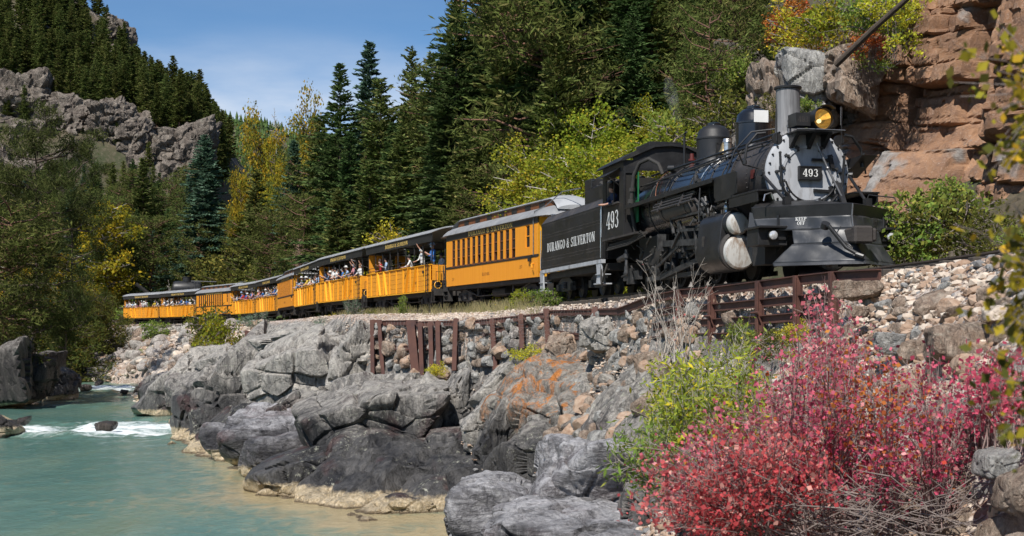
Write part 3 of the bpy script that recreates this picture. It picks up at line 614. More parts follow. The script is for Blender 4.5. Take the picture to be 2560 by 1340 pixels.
    for n in range(170):
        t = rs.uniform(0, 5.6); i = int(t); x = fx[i]+(fx[i+1]-fx[i])*(t-i); y = fy[i]+(fy[i+1]-fy[i])*(t-i); s = rs.choice([.3, .42, .6], p=[.4, .4, .2]); zt = float(hz(x+.35, y+.35)[0]); dz = rs.rand()*(2.1 if y > 47 else 1.3)
        mt = ['brown_rock', 'grey_rock', 'buff_stone', 'boulder'][rs.randint(4)]
        stone_obj(STONES[rs.randint(12)], mt, (x+.02-dz*.10, y+.02-dz*.12, min(zt, 5.9)-.12-dz), s, 'fill_stone', 'rough fill stone held behind the wire netting of the post fence', 'stone', 'fill stones behind the netting', rs)
build_stones()
for (a, b, c, d, Y, t, mt, sd, lb) in [(2310, 815, 2475, 915, 15.5, 1.0, 'brown_rock', 90, 'large flat-faced reddish boulder half way up the rubble slope'), (2365, 770, 2440, 820, 17, .6, 'brown_rock', 91, 'purple-brown slab lying above the large reddish boulder'),
    (2330, 712, 2390, 760, 18.5, .5, 'grey_rock', 92, 'slate-grey angular rock high on the rubble slope'), (2180, 830, 2260, 880, 17, .6, 'grey_rock', 93, 'greenish grey rock showing behind the red twigs'), (2120, 765, 2170, 795, 20, .4, 'brown_rock', 94, 'round reddish stone right of the fence end'),
    (2460, 765, 2510, 805, 15, .4, 'pale_stone', 95, 'whitish stone right of the purple-brown slab'), (2440, 1125, 2540, 1190, 10.5, .5, 'grey_rock', 96, 'grey-blue stone above the dry stems at the right edge'), (2500, 1175, 2580, 1290, 10, .5, 'brown_rock', 97, 'tall brown stone at the lower right corner'),
    (2360, 1000, 2450, 1080, 12, .5, 'grey_rock', 98, 'light grey rock behind the right side of the red bush'), (2460, 930, 2560, 1030, 12.5, .6, 'grey_rock', 99, 'shadowed grey boulder near the right edge'), (2080, 705, 2200, 750, 21.5, .7, 'brown_rock', 101, 'brown split boulder wedged at the right end of the rail fence'),
    (1640, 745, 1690, 800, 34.5, .8, 'brown_rock', 102, 'brown boulder behind the left end of the rail fence')]:
    solo_rock(a, b, c, d, Y, t, mt, sd, lb, level=5, rough=.08, ledge=.08, npl=8, p=16)
# broken rock under the left half of the rail fence
_rs = np.random.RandomState(18)
for i in range(190):
    px = _rs.uniform(1380, 1780); Y = _rs.uniform(31, 42); x = (px-1280)/F*Y; z = float(hz(x, Y)[0]); s = _rs.choice([.3, .45, .7, 1.0], p=[.35, .35, .22, .08])
    if z > 5.9: continue
    stone_obj(STONES[_rs.randint(12)], ['brown_rock', 'grey_rock', 'schist_pale', 'buff_stone'][_rs.randint(4)], (x, Y, z+s*.05), s, 'broken_rock', 'broken rock on the bank between the orange-stained wall and the rail fence', 'rock', 'broken rocks of the bank beside the rail fence', _rs)
for i in range(70):
    t = _rs.rand(); p0 = Vector((3.0, 38.5)); p1 = Vector((4.4, 31.2)); q = p0.lerp(p1, t); s = _rs.uniform(.28, .6); dz = _rs.rand()*1.5
    stone_obj(STONES[_rs.randint(12)], ['brown_rock', 'grey_rock', 'buff_stone', 'brown_rock'][_rs.randint(4)], (q.x-.02-dz*.12, q.y-.02-dz*.12, 5.75-dz), s, 'fill_stone', 'rough stone in the broken bank face left of the rail fence', 'stone', 'stones of the bank face left of the rail fence', _rs)
# boulders inside the rail fence panels
_rs = np.random.RandomState(8)
for i in range(46):
    t = (i+_rs.rand())/46; p0 = Vector((3.75, 33.5)); p1 = Vector((6.3, 23.6)); q = p0.lerp(p1, t); s = _rs.uniform(.25, .55)
    stone_obj(STONES[_rs.randint(12)], ['brown_rock', 'grey_rock', 'buff_stone'][_rs.randint(3)], (q.x+.12+_rs.rand()*.25, q.y+.15+_rs.rand()*.3, 6.0-_rs.rand()*1.0), s, 'fill_stone', 'stone packed behind the steel rail fence below the locomotive', 'stone', 'stones packed behind the rail fence', _rs)
# ------------------------------------------------ cliff
def build_cliff():
    path = smooth_line([(2.5, 82), (5.2, 66), (6.9, 55), (7.3, 51.5), (8.9, 50.2), (9.3, 47.4), (10.9, 46.2), (11.2, 43.4), (12.5, 42.2), (13.2, 41.6), (13.25, 38.2), (13.3, 36.6), (14.6, 35.2), (15.2, 31), (16.4, 27), (18, 20), (20, 10)], 2); Pn = np.array([(p.x, p.y) for p in path])
    seg = np.hypot(*(Pn[1:]-Pn[:-1]).T); s = np.concatenate([[0], np.cumsum(seg)]); nu = int(s[-1]/.1); u = np.linspace(0, s[-1], nu); bx = np.interp(u, s, Pn[:, 0]); by = np.interp(u, s, Pn[:, 1])
    tx = np.gradient(bx); ty = np.gradient(by); l = np.hypot(tx, ty); nx_, ny_ = ty/l, -tx/l          # outward (towards the track)
    k = np.ones(61)/61; nx_ = np.convolve(np.pad(nx_, 30, 'edge'), k, 'valid'); ny_ = np.convolve(np.pad(ny_, 30, 'edge'), k, 'valid')
    topz = np.interp(by, [8, 27, 33, 38, 41, 44, 50, 58, 66, 82], [15, 18.5, 18.5, 18.5, 18.2, 17.0, 15.6, 13.2, 11, 8])
    nv = 190; nc = 26; v = np.linspace(0, 1, nv); U = np.repeat(u[None], nv, 0); Z = 5.6+(topz[None]-5.6)*v[:, None]
    n1 = fbm(np.stack([U.ravel()*.5, Z.ravel()*.5, U.ravel()*0], 1), 3, 77).reshape(U.shape); n2 = fbm(np.stack([U.ravel()*.5, Z.ravel()*.5, U.ravel()*0+9], 1), 3, 78).reshape(U.shape)
    dip = .12
    def cells(hh, ww, sd, warp):
        zz = (Z+U*dip+n1*warp)/hh; row = np.floor(zz); rh = _h(row.ravel().astype(int), row.ravel().astype(int)*0, row.ravel().astype(int)*0+3, sd).reshape(U.shape)
        uu = (U+n2*warp+(Z*.12))/(ww*(.6+.9*rh))+rh*7; col = np.floor(uu); h = _h(row.ravel().astype(int), col.ravel().astype(int), row.ravel().astype(int)*0, sd+1).reshape(U.shape); h2 = _h(row.ravel().astype(int), col.ravel().astype(int), row.ravel().astype(int)*0+1, sd+2).reshape(U.shape)
        fz = zz-row; fu = uu-col; e = np.minimum(np.minimum(fz, 1-fz)*hh, np.minimum(fu, 1-fu)*ww*(.6+.9*rh)); return h, h2, fz-.5, fu-.5, e
    a, a2, az, au, ae = cells(2.3, 2.9, 31, .3); b, b2, bz, bu, be = cells(1.0, 1.3, 37, .16); c_, c2_, cz_, cu_, ce = cells(.42, .6, 43, .1)
    out = (a-.5)*1.5+(a2-.5)*au*.9+(b-.5)*.62*(a2 > .2)+(b2-.5)*bu*.35-np.clip(.07-ae, 0, .07)*5-np.clip(.05-be, 0, .05)*5.*(a2 > .2)
    out += (c_-.5)*.24*(c2_ > .35)-np.clip(.03-ce, 0, .03)*2.*(c2_ > .5)
    out += .6*fbm(np.stack([U.ravel()*1.1, Z.ravel()*1.1, U.ravel()*0], 1), 5, 80).reshape(U.shape)*.22
    over = sstep(10.2, 10.8, Z)*sstep(40.5, 37.5, by)[None]*1.6; talus = np.clip((7.4-Z)*.9, 0, 2)*sstep(60, 50, by)[None]
    setb = (Z-5.6)*.2+sstep(9.5, 12.5, Z)*sstep(37, 42, by)[None]*1.3
    O = out+over+talus*.8-setb; X = bx[None]+nx_[None]*O; Yy = by[None]+ny_[None]*O
    c = np.arange(1, nc+1)[:, None]*.42; lastx, lasty = X[-1][None], Yy[-1][None]; Xc = lastx-nx_[None]*c; Yc = lasty-ny_[None]*c; Zc = topz[None]+c*.42+(fbm(np.stack([(U[:1]+c*0).ravel(), (c+0*U[:1]).ravel(), (c*0+U[:1]*0).ravel()], 1)*.6, 5, 91).reshape(Xc.shape))*.8
    P = np.stack([np.concatenate([X, Xc]).ravel(), np.concatenate([Yy, Yc]).ravel(), np.concatenate([Z, Zc]).ravel()], 1); i = np.arange((nv+nc)*nu).reshape(nv+nc, nu)
    Fc = np.stack([i[:-1, :-1].ravel(), i[:-1, 1:].ravel(), i[1:, 1:].ravel(), i[1:, :-1].ravel()], 1); me = mesh_np('cliff', P, Fc, False); me.materials.append(M['cliff']); me.materials.append(M['soil'])
    rowi = np.repeat(np.arange(nv+nc-1), nu-1); me.polygons.foreach_set('material_index', ((rowi > nv+6) & (np.tile(by[:-1], nv+nc-1) > 45.8)).astype(np.int32)); tag(link('cliff', me), 'tall blocky red-brown rock cliff rising behind the locomotive', 'cliff')
build_cliff()
solo_rock(1928, 128, 2095, 350, 50.6, 4.6, 'grey_rock', 110, 'grey weathered block standing proud of the cliff right behind the smokestack', level=6, p=14, ledge=.15, rough=.08)
solo_rock(1872, 150, 1950, 360, 51.5, 4, 'brown_rock', 116, 'brown fractured outcrop joined to the left side of the grey weathered block', level=5, p=16, ledge=.2, rough=.08)
solo_rock(2060, 118, 2190, 260, 49, 4, 'brown_rock', 117, 'brown ledge joining the grey weathered block to the red cliff', level=5, p=16, ledge=.2, rough=.08)
hill_rock(1640, 70, 1705, 235, 6, 'crag', 111, 'tall weathered rock pinnacle among the dark firs', level=5, name='rock_pinnacle')
hill_rock(1790, 110, 1920, 320, 7, 'crag', 112, 'mossy brown outcrop left of the grey weathered block', level=5)
hill_rock(1830, 20, 1960, 130, 7, 'crag', 113, 'brown outcrop high on the wooded slope above the domes', level=5)
hill_rock(1030, 560, 1075, 602, 2.5, 'grey_rock', 114, 'pale boulder at the wood edge above the first open car', level=4)
hill_rock(1500, 250, 1560, 340, 4, 'crag', 115, 'dark rock half hidden behind the yellow-green bushes', level=4)
# crags on the left mountain
for (a, b, c, d, Y, t, sd, lb) in [(-80, 190, 130, 400, 331, 16, 120, 'broken grey crag under the tallest ridge pines at the left edge'), (90, 245, 250, 400, 331, 14, 121, 'long grey crag crossing the middle of the mountainside'), (235, 245, 325, 430, 328, 14, 122, 'pale vertical crag between the long crag and the rounded bluff'),
    (300, 290, 390, 450, 330, 16, 123, 'dark-cracked buttress left of the rounded bluff'), (372, 335, 515, 485, 330, 18, 124, 'big rounded grey bluff at the right end of the mountain'), (205, 45, 325, 170, 394, 10, 125, 'pale rock slab near the top of the ridge')]:
    solo_rock(a, b, c, d, Y, t, 'crag', sd, lb, level=6, name='crag', cat='crag', p=9, rough=.30, ledge=.2, freq=2.6)
# far wooded ridge
def far_ridge():
    X, Y, Fc = grid_sheet(-900, 500, 90, 1150, 1700, 30); P = np.stack([X.ravel(), Y.ravel(), X.ravel()*0], 1)
    px = 1280+X.ravel()/1500*F; top = CZ+(HZ-np.interp(px, [-800, 400, 560, 620, 700, 760, 900, 1200, 2500], [150, 260, 290, 298, 322, 350, 380, 400, 380]))*1500/F
    t = 1-np.abs(Y.ravel()-1500)/420; P[:, 2] = top*np.clip(t, 0, 1)**.8+fbm(P*.008, 4, 4)*8; link('far_hill', mesh_np('far_hill', P, Fc, True), M['soil'], kind='structure'); return P
FARP = far_ridge()
# ------------------------------------------------ lettering
def _V(x, y0=0, y1=1, w=.17): return [[(x-w/2, y0), (x+w/2, y0), (x+w/2, y1), (x-w/2, y1)]]
def _H(y, x0, x1, h=.07): return [[(x0, y-h/2), (x1, y-h/2), (x1, y+h/2), (x0, y+h/2)]]
def _S(x, y, w=.17): return _H(.035 if y == 0 else .965, x-w, x+w)
def _L(x0, y0, x1, y1, w): return [[(x0-w/2, y0), (x0+w/2, y0), (x1+w/2, y1), (x1-w/2, y1)]]
def _E(cx, cy, rx, ry, tx=.16, ty=.07, a0=0, a1=360, n=22):
    o = []
    for i in range(n):
        t0, t1 = R(a0+(a1-a0)*i/n), R(a0+(a1-a0)*(i+1)/n)
        p = lambda t, k: (cx+(rx-k*tx)*math.cos(t), cy+(ry-k*ty)*math.sin(t)); o.append([p(t0, 0), p(t1, 0), p(t1, 1), p(t0, 1)])
    return o
GL = {
 'D': (_V(.17)+_S(.17, 0)+_S(.17, 1)+_H(.965, .1, .3)+_H(.035, .1, .3)+_E(.28, .5, .38, .5, a0=-90, a1=90), .72), 'U': (_V(.17, .3)+_V(.58, .3, 1, .08)+_S(.17, 1)+_S(.58, 1, .13)+_E(.355, .32, .27, .32, .17, .08, 180, 360), .74),
 'R': (_V(.17)+_S(.17, 0)+_S(.17, 1)+_H(.965, .1, .32)+_H(.5, .2, .35)+_E(.32, .735, .27, .265, .15, .06, -90, 90)+_L(.38, .5, .62, 0, .17)+_H(.035, .55, .74), .76),
 'A': (_L(.12, 0, .36, 1, .08)+_L(.62, 0, .38, 1, .18)+_H(.33, .2, .52)+_S(.12, 0, .12)+_S(.62, 0, .15), .76), 'N': (_V(.13, 0, 1, .08)+_V(.62, 0, 1, .08)+_L(.15, 1, .60, 0, .19)+_S(.13, 0, .12)+_S(.1, 1, .12)+_S(.62, 1, .12), .76),
 'G': (_E(.38, .5, .36, .5, a0=38, a1=330)+_V(.62, .05, .45, .15)+_H(.46, .45, .74)+_V(.66, .72, 1, .06), .78), 'O': (_E(.37, .5, .36, .5, .17), .76), '&': (_E(.32, .75, .2, .25, .1, .06)+_E(.32, .27, .3, .28, .14, .07, 70, 330)+_L(.2, .7, .62, 0, .15)+_L(.52, .15, .68, .5, .07)+_H(.5, .55, .78), .8),
 'S': (_E(.33, .75, .27, .25, .14, .07, 20, 250)+_E(.33, .26, .29, .27, .14, .07, -160, 75)+_L(.20, .6, .45, .4, .2)+_V(.58, .7, 1, .06)+_V(.07, 0, .3, .06), .68), 'I': (_V(.2)+_S(.2, 0, .18)+_S(.2, 1, .18), .42),
 'L': (_V(.17)+_S(.17, 1)+_H(.035, 0, .58)+_V(.56, 0, .3, .07), .64), 'V': (_L(.38, 0, .13, 1, .18)+_L(.38, 0, .63, 1, .08)+_S(.15, 1, .15)+_S(.62, 1, .12), .74), 'E': (_V(.17)+_S(.17, 0)+_H(.965, 0, .56)+_H(.035, 0, .58)+_H(.5, .2, .44)+_V(.56, .72, 1, .07)+_V(.58, 0, .3, .07)+_V(.44, .38, .62, .06), .66),
 'T': (_V(.33)+_S(.33, 0)+_H(.965, .02, .64)+_V(.05, .7, 1, .07)+_V(.61, .7, 1, .07), .68), 'K': (_V(.17)+_S(.17, 0)+_S(.17, 1)+_L(.25, .42, .6, 1, .09)+_L(.62, 0, .36, .55, .18)+_S(.6, 1, .12)+_S(.63, 0, .13), .78), 'P': (_V(.17)+_S(.17, 0)+_S(.17, 1)+_H(.965, .1, .32)+_H(.44, .2, .33)+_E(.32, .70, .29, .30, .16, .07, -90, 90), .66),
 'F': (_V(.17)+_S(.17, 0)+_H(.965, 0, .56)+_H(.5, .2, .44)+_V(.56, .72, 1, .07)+_V(.44, .38, .62, .06), .62), '4': (_V(.45)+_S(.45, 0)+_L(.03, .28, .42, 1, .09)+_H(.28, 0, .66, .08), .7), '9': (_E(.31, .67, .3, .33, .16, .07)+_E(.31, .5, .3, .5, .16, .07, -150, 10), .68),
 '3': (_E(.29, .75, .26, .25, .14, .07, -90, 160)+_E(.29, .27, .3, .28, .15, .07, -160, 90), .66), '5': (_H(.95, .1, .55, .1)+_V(.13, .5, .97, .07)+_E(.28, .31, .3, .31, .15, .07, -155, 120), .66), '7': (_H(.94, .03, .6, .12)+_L(.25, 0, .55, .94, .15), .64), '1': (_V(.25)+_S(.25, 0)+_L(.1, .78, .25, 1, .08), .46),
 '0': (_E(.31, .5, .3, .5, .15, .06), .66), '2': (_E(.3, .73, .27, .27, .15, .07, -30, 170)+_L(.1, 0, .5, .6, .13)+_H(.05, .03, .58, .1), .64), ' ': ([], .34)}
def text_mesh(txt, h, w=None, x='x', caps=None, sp=.06):
    """lettering in its own plane: width along +x, up along +z, facing -y, centred; built from thin raised pieces"""
    mb = MB(); u = 0; polys = []
    for i, c in enumerate(txt):
        g, adv = GL[c]; k = caps if (caps and c != ' ' and (i == 0 or txt[i-1] == ' ')) else 1.
        polys += [[(u+px*k, pz*k) for px, pz in p] for p in g]; u += adv*k+sp
    u -= sp; sx = (w/u) if w else h
    for j, p in enumerate(polys):
        y = -.0012*(1+(j % 3)*.35); q = [((a-u/2)*sx, (b-.5)*h) for a, b in p]; mb.prism(q, y, 0, 'y')
    return mb.mesh('lettering', smooth=False)
def lettering(txt, h, w, m, parent, loc, rz=0, rx=0, name='lettering', caps=None):
    o = link(name, text_mesh(txt, h, w, caps=caps), m, parent); o.location = loc; o.rotation_euler = (rx, 0, rz); return o
# ------------------------------------------------ paints
M['black'] = mat('satin_black_paint', (.012, .012, .013), (.02, .02, .021), rough=.42, scale=2, bump=.12, bscale=12, dirt=(.05, .045, .04), dlo=.56, dhi=.8)
M['gloss'] = mat('glossy_black_jacket', (.008, .009, .011), (.012, .013, .016), rough=.22, scale=1.5, coat=.5, dirt=(.03, .028, .026), dlo=.6, dhi=.8)
M['plow'] = mat('worn_black_steel', (.028, .030, .034), (.048, .051, .058), rough=.40, scale=1.1, bump=.15, bscale=5, dirt=(.11, .11, .115), dscale=2.2, dlo=.55, dhi=.78)
M['sooty'] = mat('sooty_iron', (.02, .019, .018), (.04, .036, .032), rough=.7, scale=5, bump=.4, bscale=25, dirt=(.09, .08, .07), dlo=.52, dhi=.75)
M['graphite'] = mat('graphite_smokebox', (.035, .032, .031), (.055, .048, .045), rough=.55, scale=2, bump=.2, bscale=14, dirt=(.09, .075, .065), dlo=.5, dhi=.75)
M['silver'] = mat('silver_smokebox_front', (.38, .395, .42), (.46, .475, .50), rough=.5, scale=2.5, bump=.15, bscale=20, dirt=(.20, .19, .185), dscale=2.4, stretch=(1, 1.6, .5), dlo=.52, dhi=.72, spec=.4)
M['steel'] = mat('worn_steel', (.30, .30, .31), (.16, .16, .16), rough=.42, metal=.7, scale=8, bump=.2)
M['bright'] = mat('polished_steel', (.75, .75, .74), (.5, .48, .45), rough=.28, metal=.85, scale=3, bump=.2, bscale=8, dirt=(.32, .26, .2), dlo=.55, dhi=.75)
M['tin_cover'] = mat('dented_tin_cover', (.66, .65, .62), (.52, .50, .46), rough=.4, metal=.25, scale=2.5, bump=.7, bscale=5, stretch=(1, 1, .35), dirt=(.26, .17, .11), dscale=5, dlo=.50, dhi=.66)
M['stackm'] = mat('weathered_stack', (.13, .13, .135), (.24, .24, .245), rough=.55, scale=2.2, stretch=(6, 6, .5), bump=.2, bscale=10, dirt=(.06, .055, .05), dlo=.5, dhi=.72)
M['grease'] = mat('grey_oiled_steel', (.035, .035, .037), (.085, .085, .085), rough=.5, metal=.4, scale=7, bump=.3, dirt=(.04, .04, .04))
M['white'] = mat('white_paint', (.78, .78, .76), (.72, .72, .7), rough=.5)
M['green'] = mat('green_door_paint', (.02, .16, .06), (.015, .12, .045), rough=.4)
M['red'] = mat('red_oxide_paint', (.12, .022, .018), (.09, .02, .016), rough=.5)
M['copper'] = mat('copper_pipe', (.45, .2, .12), (.3, .13, .08), rough=.35, metal=.8)
M['brassy'] = mat('brass', (.55, .42, .22), (.35, .27, .15), rough=.35, metal=.8)
M['wood_dark'] = mat('dark_weathered_wood', (.040, .034, .032), (.065, .056, .05), rough=.8, scale=2, stretch=(.3, .3, 8), bump=.5)
M['lensglass'] = mat('warm_lamp_glass', (.80, .55, .16), (.45, .25, .06), rough=.10, metal=.85, scale=9, coat=.6); _b = M['lensglass'].node_tree.nodes['Principled BSDF']; _b.inputs['Emission Color'].default_value = (1, .62, .16, 1); _b.inputs['Emission Strength'].default_value = .12
M['lamp_glow'] = mat('lit_lamp_bulb', (.9, .8, .5), rough=.3); _b = M['lamp_glow'].node_tree.nodes['Principled BSDF']; _b.inputs['Emission Color'].default_value = (1, .75, .35, 1); _b.inputs['Emission Strength'].default_value = 1.4
M['clear'] = mat('clear_lamp_glass', (.75, .75, .75), (.55, .55, .55), rough=.08, metal=.4, scale=9, coat=.6)
M['dark_in'] = mat('dark_interior', (.012, .011, .010), (.02, .018, .016), rough=.9)
# ------------------------------------------------ locomotive
LZ = math.atan2(-LB[1], -LB[0])
def build_loco():
    T = thing('steam_locomotive', 'black narrow gauge steam locomotive numbered 493 with silver smokebox front and snow plow', 'locomotive', (NOSE[0], NOSE[1], RAIL), LZ)
    p = lambda mb, n, m, lab=None, par=T, **k: mb.obj(n, M[m], par, lab, **k)
    X = (1, 0, 0); bz = 2.32
    # boiler and smokebox (x runs forward, nose at 0)
    p(MB().lathe([(.99, -4.35), (1.0, -4.33), (1.0, -2.3), (.99, -2.22)], (0, 0, bz), X, 48), 'smokebox', 'graphite')
    p(MB().lathe([(.3, -11.9), (1.06, -11.85), (1.07, -10.2), (.99, -8.4), (.95, -7), (.94, -4.34)], (0, 0, bz), X, 56), 'boiler', 'gloss')
    for x in (-4.45, -5.9, -7.4, -8.9, -10.4):
        r = np.interp(-x, [4.4, 7, 8.4, 10.2, 12], [.945, .955, .995, 1.075, 1.07]); p(MB().lathe([(r, -.035), (r+.012, -.03), (r+.012, .03), (r, .035)], (x, 0, bz), X, 48), 'boiler_band', 'black')
    p(MB().lathe([(1.005, -.03), (1.03, -.03), (1.03, .03), (1.005, .03)], (-4.3, 0, bz), X, 48), 'smokebox_ring', 'graphite')
    mb = MB()
    for xx in (-4.24, -2.36, -3.3):
        for k in range(60):
            t = 2*math.pi*k/60; c = Vector((xx, math.cos(t)*1.0, bz+math.sin(t)*1.0)); n = Vector((0, math.cos(t), math.sin(t))); mb.cyl(c, c+n*.02, .014, .008, 6)
    p(mb, 'rivet_rows', 'graphite', kind='stuff')
    f = p(MB().lathe([(.02, .035), (.60, .035), (.605, .02), (.93, .0), (.985, -.03), (1.0, -.08)], (-2.14, 0, bz), X, 64), 'smokebox_front', 'silver')
    p(MB().lathe([(.60, .03), (.60, .06), (.66, .06), (.66, .01)], (-2.14, 0, bz-.04), X, 64), 'door_ring', 'silver')
    for k in range(14):
        t = 2*math.pi*(k+.5)/14; c = Vector((-2.10, .66*math.cos(t), bz-.04+.66*math.sin(t))); d = Vector((0, math.cos(t), math.sin(t)))
        mb = MB().bar(c-d*.08, c+d*.06, .055, .06, X).cyl(c+Vector((.02, 0, 0)), c+Vector((.09, 0, 0)), .03, n=6); p(mb, 'door_clamp', 'grease')
    mb = MB()
    for k in range(28):
        t = 2*math.pi*k/28; c = Vector((-2.16, .93*math.cos(t), bz+.93*math.sin(t))); mb.cyl(c, c+Vector((.05, 0, 0)), .030, .020, 6)
    p(mb, 'rim_bolts', 'black', kind='stuff')
    mb = MB().tube([(-1.98, .62*math.cos(R(a)), bz-.04+.62*math.sin(R(a))) for a in range(195, 346, 10)], .022, 8); p(mb, 'door_wire', 'black')
    # curved handrail across the front
    pts = [(-1.92, -.76, bz+.42), (-1.92, -.74, bz+.0)]+[(-1.92, -.74*math.cos(R(a)), bz-.08-.72*math.sin(R(a))) for a in range(8, 173, 9)]+[(-1.92, .74, bz+.0), (-1.92, .78, bz+.42)]
    mb = MB().tube(pts, .030, 8); [mb.lathe([(.001, -.035), (.03, -.02), (.035, 0), (.03, .02), (.001, .035)], q, X, 10) for q in (pts[0], pts[-1])]
    for q in ((-.75, .02), (.75, .02), (-.35, -.72), (.35, -.72)): mb.cyl((-1.92, q[0], bz+q[1]), (-2.14, q[0]*1.02, bz+q[1]), .028, .04, 8)
    p(mb, 'front_handrail', 'black')
    # grab bar, hinges and door strap
    p(MB().bar((-2.06, .06, bz+.30), (-2.06, .52, bz+.30), .05, .06).bar((-2.05, .48, bz+.42), (-2.05, .55, bz+.12), .07, .09), 'upper_hinge', 'black'); p(MB().bar((-2.06, .1, bz-.38), (-2.06, .55, bz-.40), .05, .06).bar((-2.05, .5, bz-.28), (-2.05, .56, bz-.5), .06, .09), 'lower_hinge', 'black')
    p(MB().tube([(-1.98, .14, bz+.66), (-1.9, .36, bz+.1), (-1.80, .66, bz-.55)], .025, 8).lathe([(.001, -.05), (.035, -.03), (.035, .03), (.001, .05)], (-1.9, .36, bz+.1), X, 10), 'bell_cord_rod', 'steel')
    p(MB().prism([(-2.06, bz-.25), (-1.72, bz-.72), (-1.66, bz-.72), (-1.98, bz-.2)], .60, .72, 'y').box(-1.78, .52, bz-.80, -1.5, .80, bz-.70), 'step_bracket', 'black')
    # number plate
    n = p(MB().box(-2.10, -.27, bz-.155, -2.00, .27, bz+.155), 'number_plate', 'black', bevel=.008)
    p(MB().box(-2.002, -.265, bz+.13, -1.985, .265, bz+.15).box(-2.002, -.265, bz-.15, -1.985, .265, bz-.13).box(-2.002, -.265, bz-.13, -1.985, -.245, bz+.13).box(-2.002, .245, bz-.13, -1.985, .265, bz+.13), 'plate_rim', 'black')
    lettering('493', .17, .37, M['white'], n, (-1.996, 0, bz), R(90), name='numerals')
    # headlight and its shelf
    sh = p(MB().box(-2.25, -.50, bz+.86, -1.55, .48, bz+.89).prism([(-2.2, bz+.5), (-1.7, bz+.86), (-2.2, bz+.86)], -.46, -.36, 'y').prism([(-2.2, bz+.5), (-1.7, bz+.86), (-2.2, bz+.86)], .30, .40, 'y').prism([(-2.2, bz+.45), (-1.75, bz+.86), (-2.2, bz+.86)], -.05, .05, 'y'), 'headlight_shelf', 'black', bevel=.004)
    p(MB().tube([(-1.56, -.52, bz+.90), (-1.54, 0, bz+.905), (-1.56, .62, bz+.90)], .014, 6), 'shelf_rail', 'steel')
    hz_ = bz+1.14; hl = p(MB().lathe([(.12, -.36), (.20, -.34), (.25, -.2), (.255, .16), (.245, .18), (.225, .18), (.22, .10)], (-1.72, 0.10, hz_), X, 32), 'headlight', 'black')
    p(MB().lathe([(.001, -.16), (.10, -.12), (.17, -.05), (.22, .06)], (-1.70, 0.10, hz_), X, 32), 'reflector', 'lensglass', par=hl); p(MB().lathe([(.001, -.05), (.045, -.03), (.045, .03), (.001, .05)], (-1.72, 0.07, hz_-.03), X, 12), 'bulb', 'lamp_glow', par=hl)
    p(MB().lathe([(.262, .10), (.275, .42), (.285, .42), (.27, .10)], (-1.72, 0.10, hz_), X, 24, R(20), R(160)) if False else MB().lathe([(.262, .12), (.28, .36), (.29, .36), (.272, .12)], (-1.72, 0.10, hz_), X, 24, 0, math.pi*2*.42), 'visor', 'black', par=hl)
    nb = p(MB().box(-2.05, -.52, hz_-.16, -1.62, -.17, hz_+.13), 'number_box', 'black', bevel=.006); lettering('493', .13, .24, M['graphite'], nb, (-1.617, -.345, hz_-.01), R(90), name='numerals')
    p(MB().bar((-1.85, -.1, bz+.88), (-1.85, .02, hz_-.2), .1, .1), 'headlight_foot', 'black')
    # stack
    st = p(MB().lathe([(.42, -.22), (.34, -.08), (.30, .02), (.285, .08), (.275, .9), (.275, 1.08)], (-3.25, 0, bz+1.02), (0, 0, 1), 40), 'smokestack', 'stackm'); p(MB().lathe([(.28, -.03), (.315, -.02), (.32, .02), (.30, .035), (.25, .035), (.24, -.4)], (-3.25, 0, bz+2.10), (0, 0, 1), 40), 'stack_rim', 'black', par=st)
    p(MB().cyl((-2.92, -.12, bz+1.0), (-2.92, -.12, bz+1.32), .035, .03, 10).cyl((-2.92, -.12, bz+1.15), (-2.92, -.12, bz+1.2), .05, n=10), 'whistle_valve', 'steel')
    # domes
    for (x, r, zt, nm) in ((-5.35, .44, 4.30, 'sand_dome'), (-8.1, .46, 4.30, 'steam_dome')):
        z0 = bz+.78; hh = zt-z0
        d = p(MB().lathe([(r+.18, -.02), (r+.08, .10), (r+.02, .2), (r, .32), (r, hh*.66), (r+.015, hh*.66+.01), (r+.015, hh*.70), (r-.01, hh*.72), (r*.9, hh*.86), (r*.62, hh*.96), (r*.3, hh), (.001, hh+.005)], (x, 0, z0), (0, 0, 1), 40), nm, 'gloss' if nm == 'sand_dome' else 'black')
        p(MB().lathe([(r*.42, -.03), (r*.42, .035), (r*.36, .05), (.001, .05)], (x, 0, zt), (0, 0, 1), 24).tube([(x-.08, 0, zt+.03), (x-.08, 0, zt+.09), (x+.08, 0, zt+.09), (x+.08, 0, zt+.03)], .01, 6), 'dome_cap', 'gloss', par=d)
    bl = p(MB().lathe([(.16, 0), (.15, .06), (.10, .14), (.085, .26), (.04, .31), (.001, .32)], (-6.75, -.22, bz+1.02), (0, 0, 1), 20), 'bell', 'brassy'); p(MB().bar((-6.75, -.42, bz+.84), (-6.75, -.42, bz+1.3), .05, .05).bar((-6.75, -.02, bz+.84), (-6.75, -.02, bz+1.3), .05, .05).bar((-6.75, -.42, bz+1.3), (-6.75, -.02, bz+1.3), .05, .06), 'bell_yoke', 'black')
    mb = MB().cyl((-6.2, -.35, bz+.86), (-6.2, -.35, bz+1.25), .10, .10, 14).cyl((-6.2, -.35, bz+1.25), (-6.2, -.35, bz+1.34), .12, .10, 14); p(mb, 'turret', 'bright')
    for y in (.1, -.12): p(MB().cyl((-9.5, y, bz+1.0), (-9.5, y, bz+1.4), .07, .055, 12).cyl((-9.5, y, bz+1.2), (-9.5, y, bz+1.25), .1, n=12), 'safety_valve', 'red')
    p(MB().tube([(-9.9, -.2, bz+1.0), (-9.9, -.2, bz+1.85), (-9.86, -.2, bz+2.0), (-9.75, -.2, bz+2.03)], .035, 8), 'steam_jet_pipe', 'black')
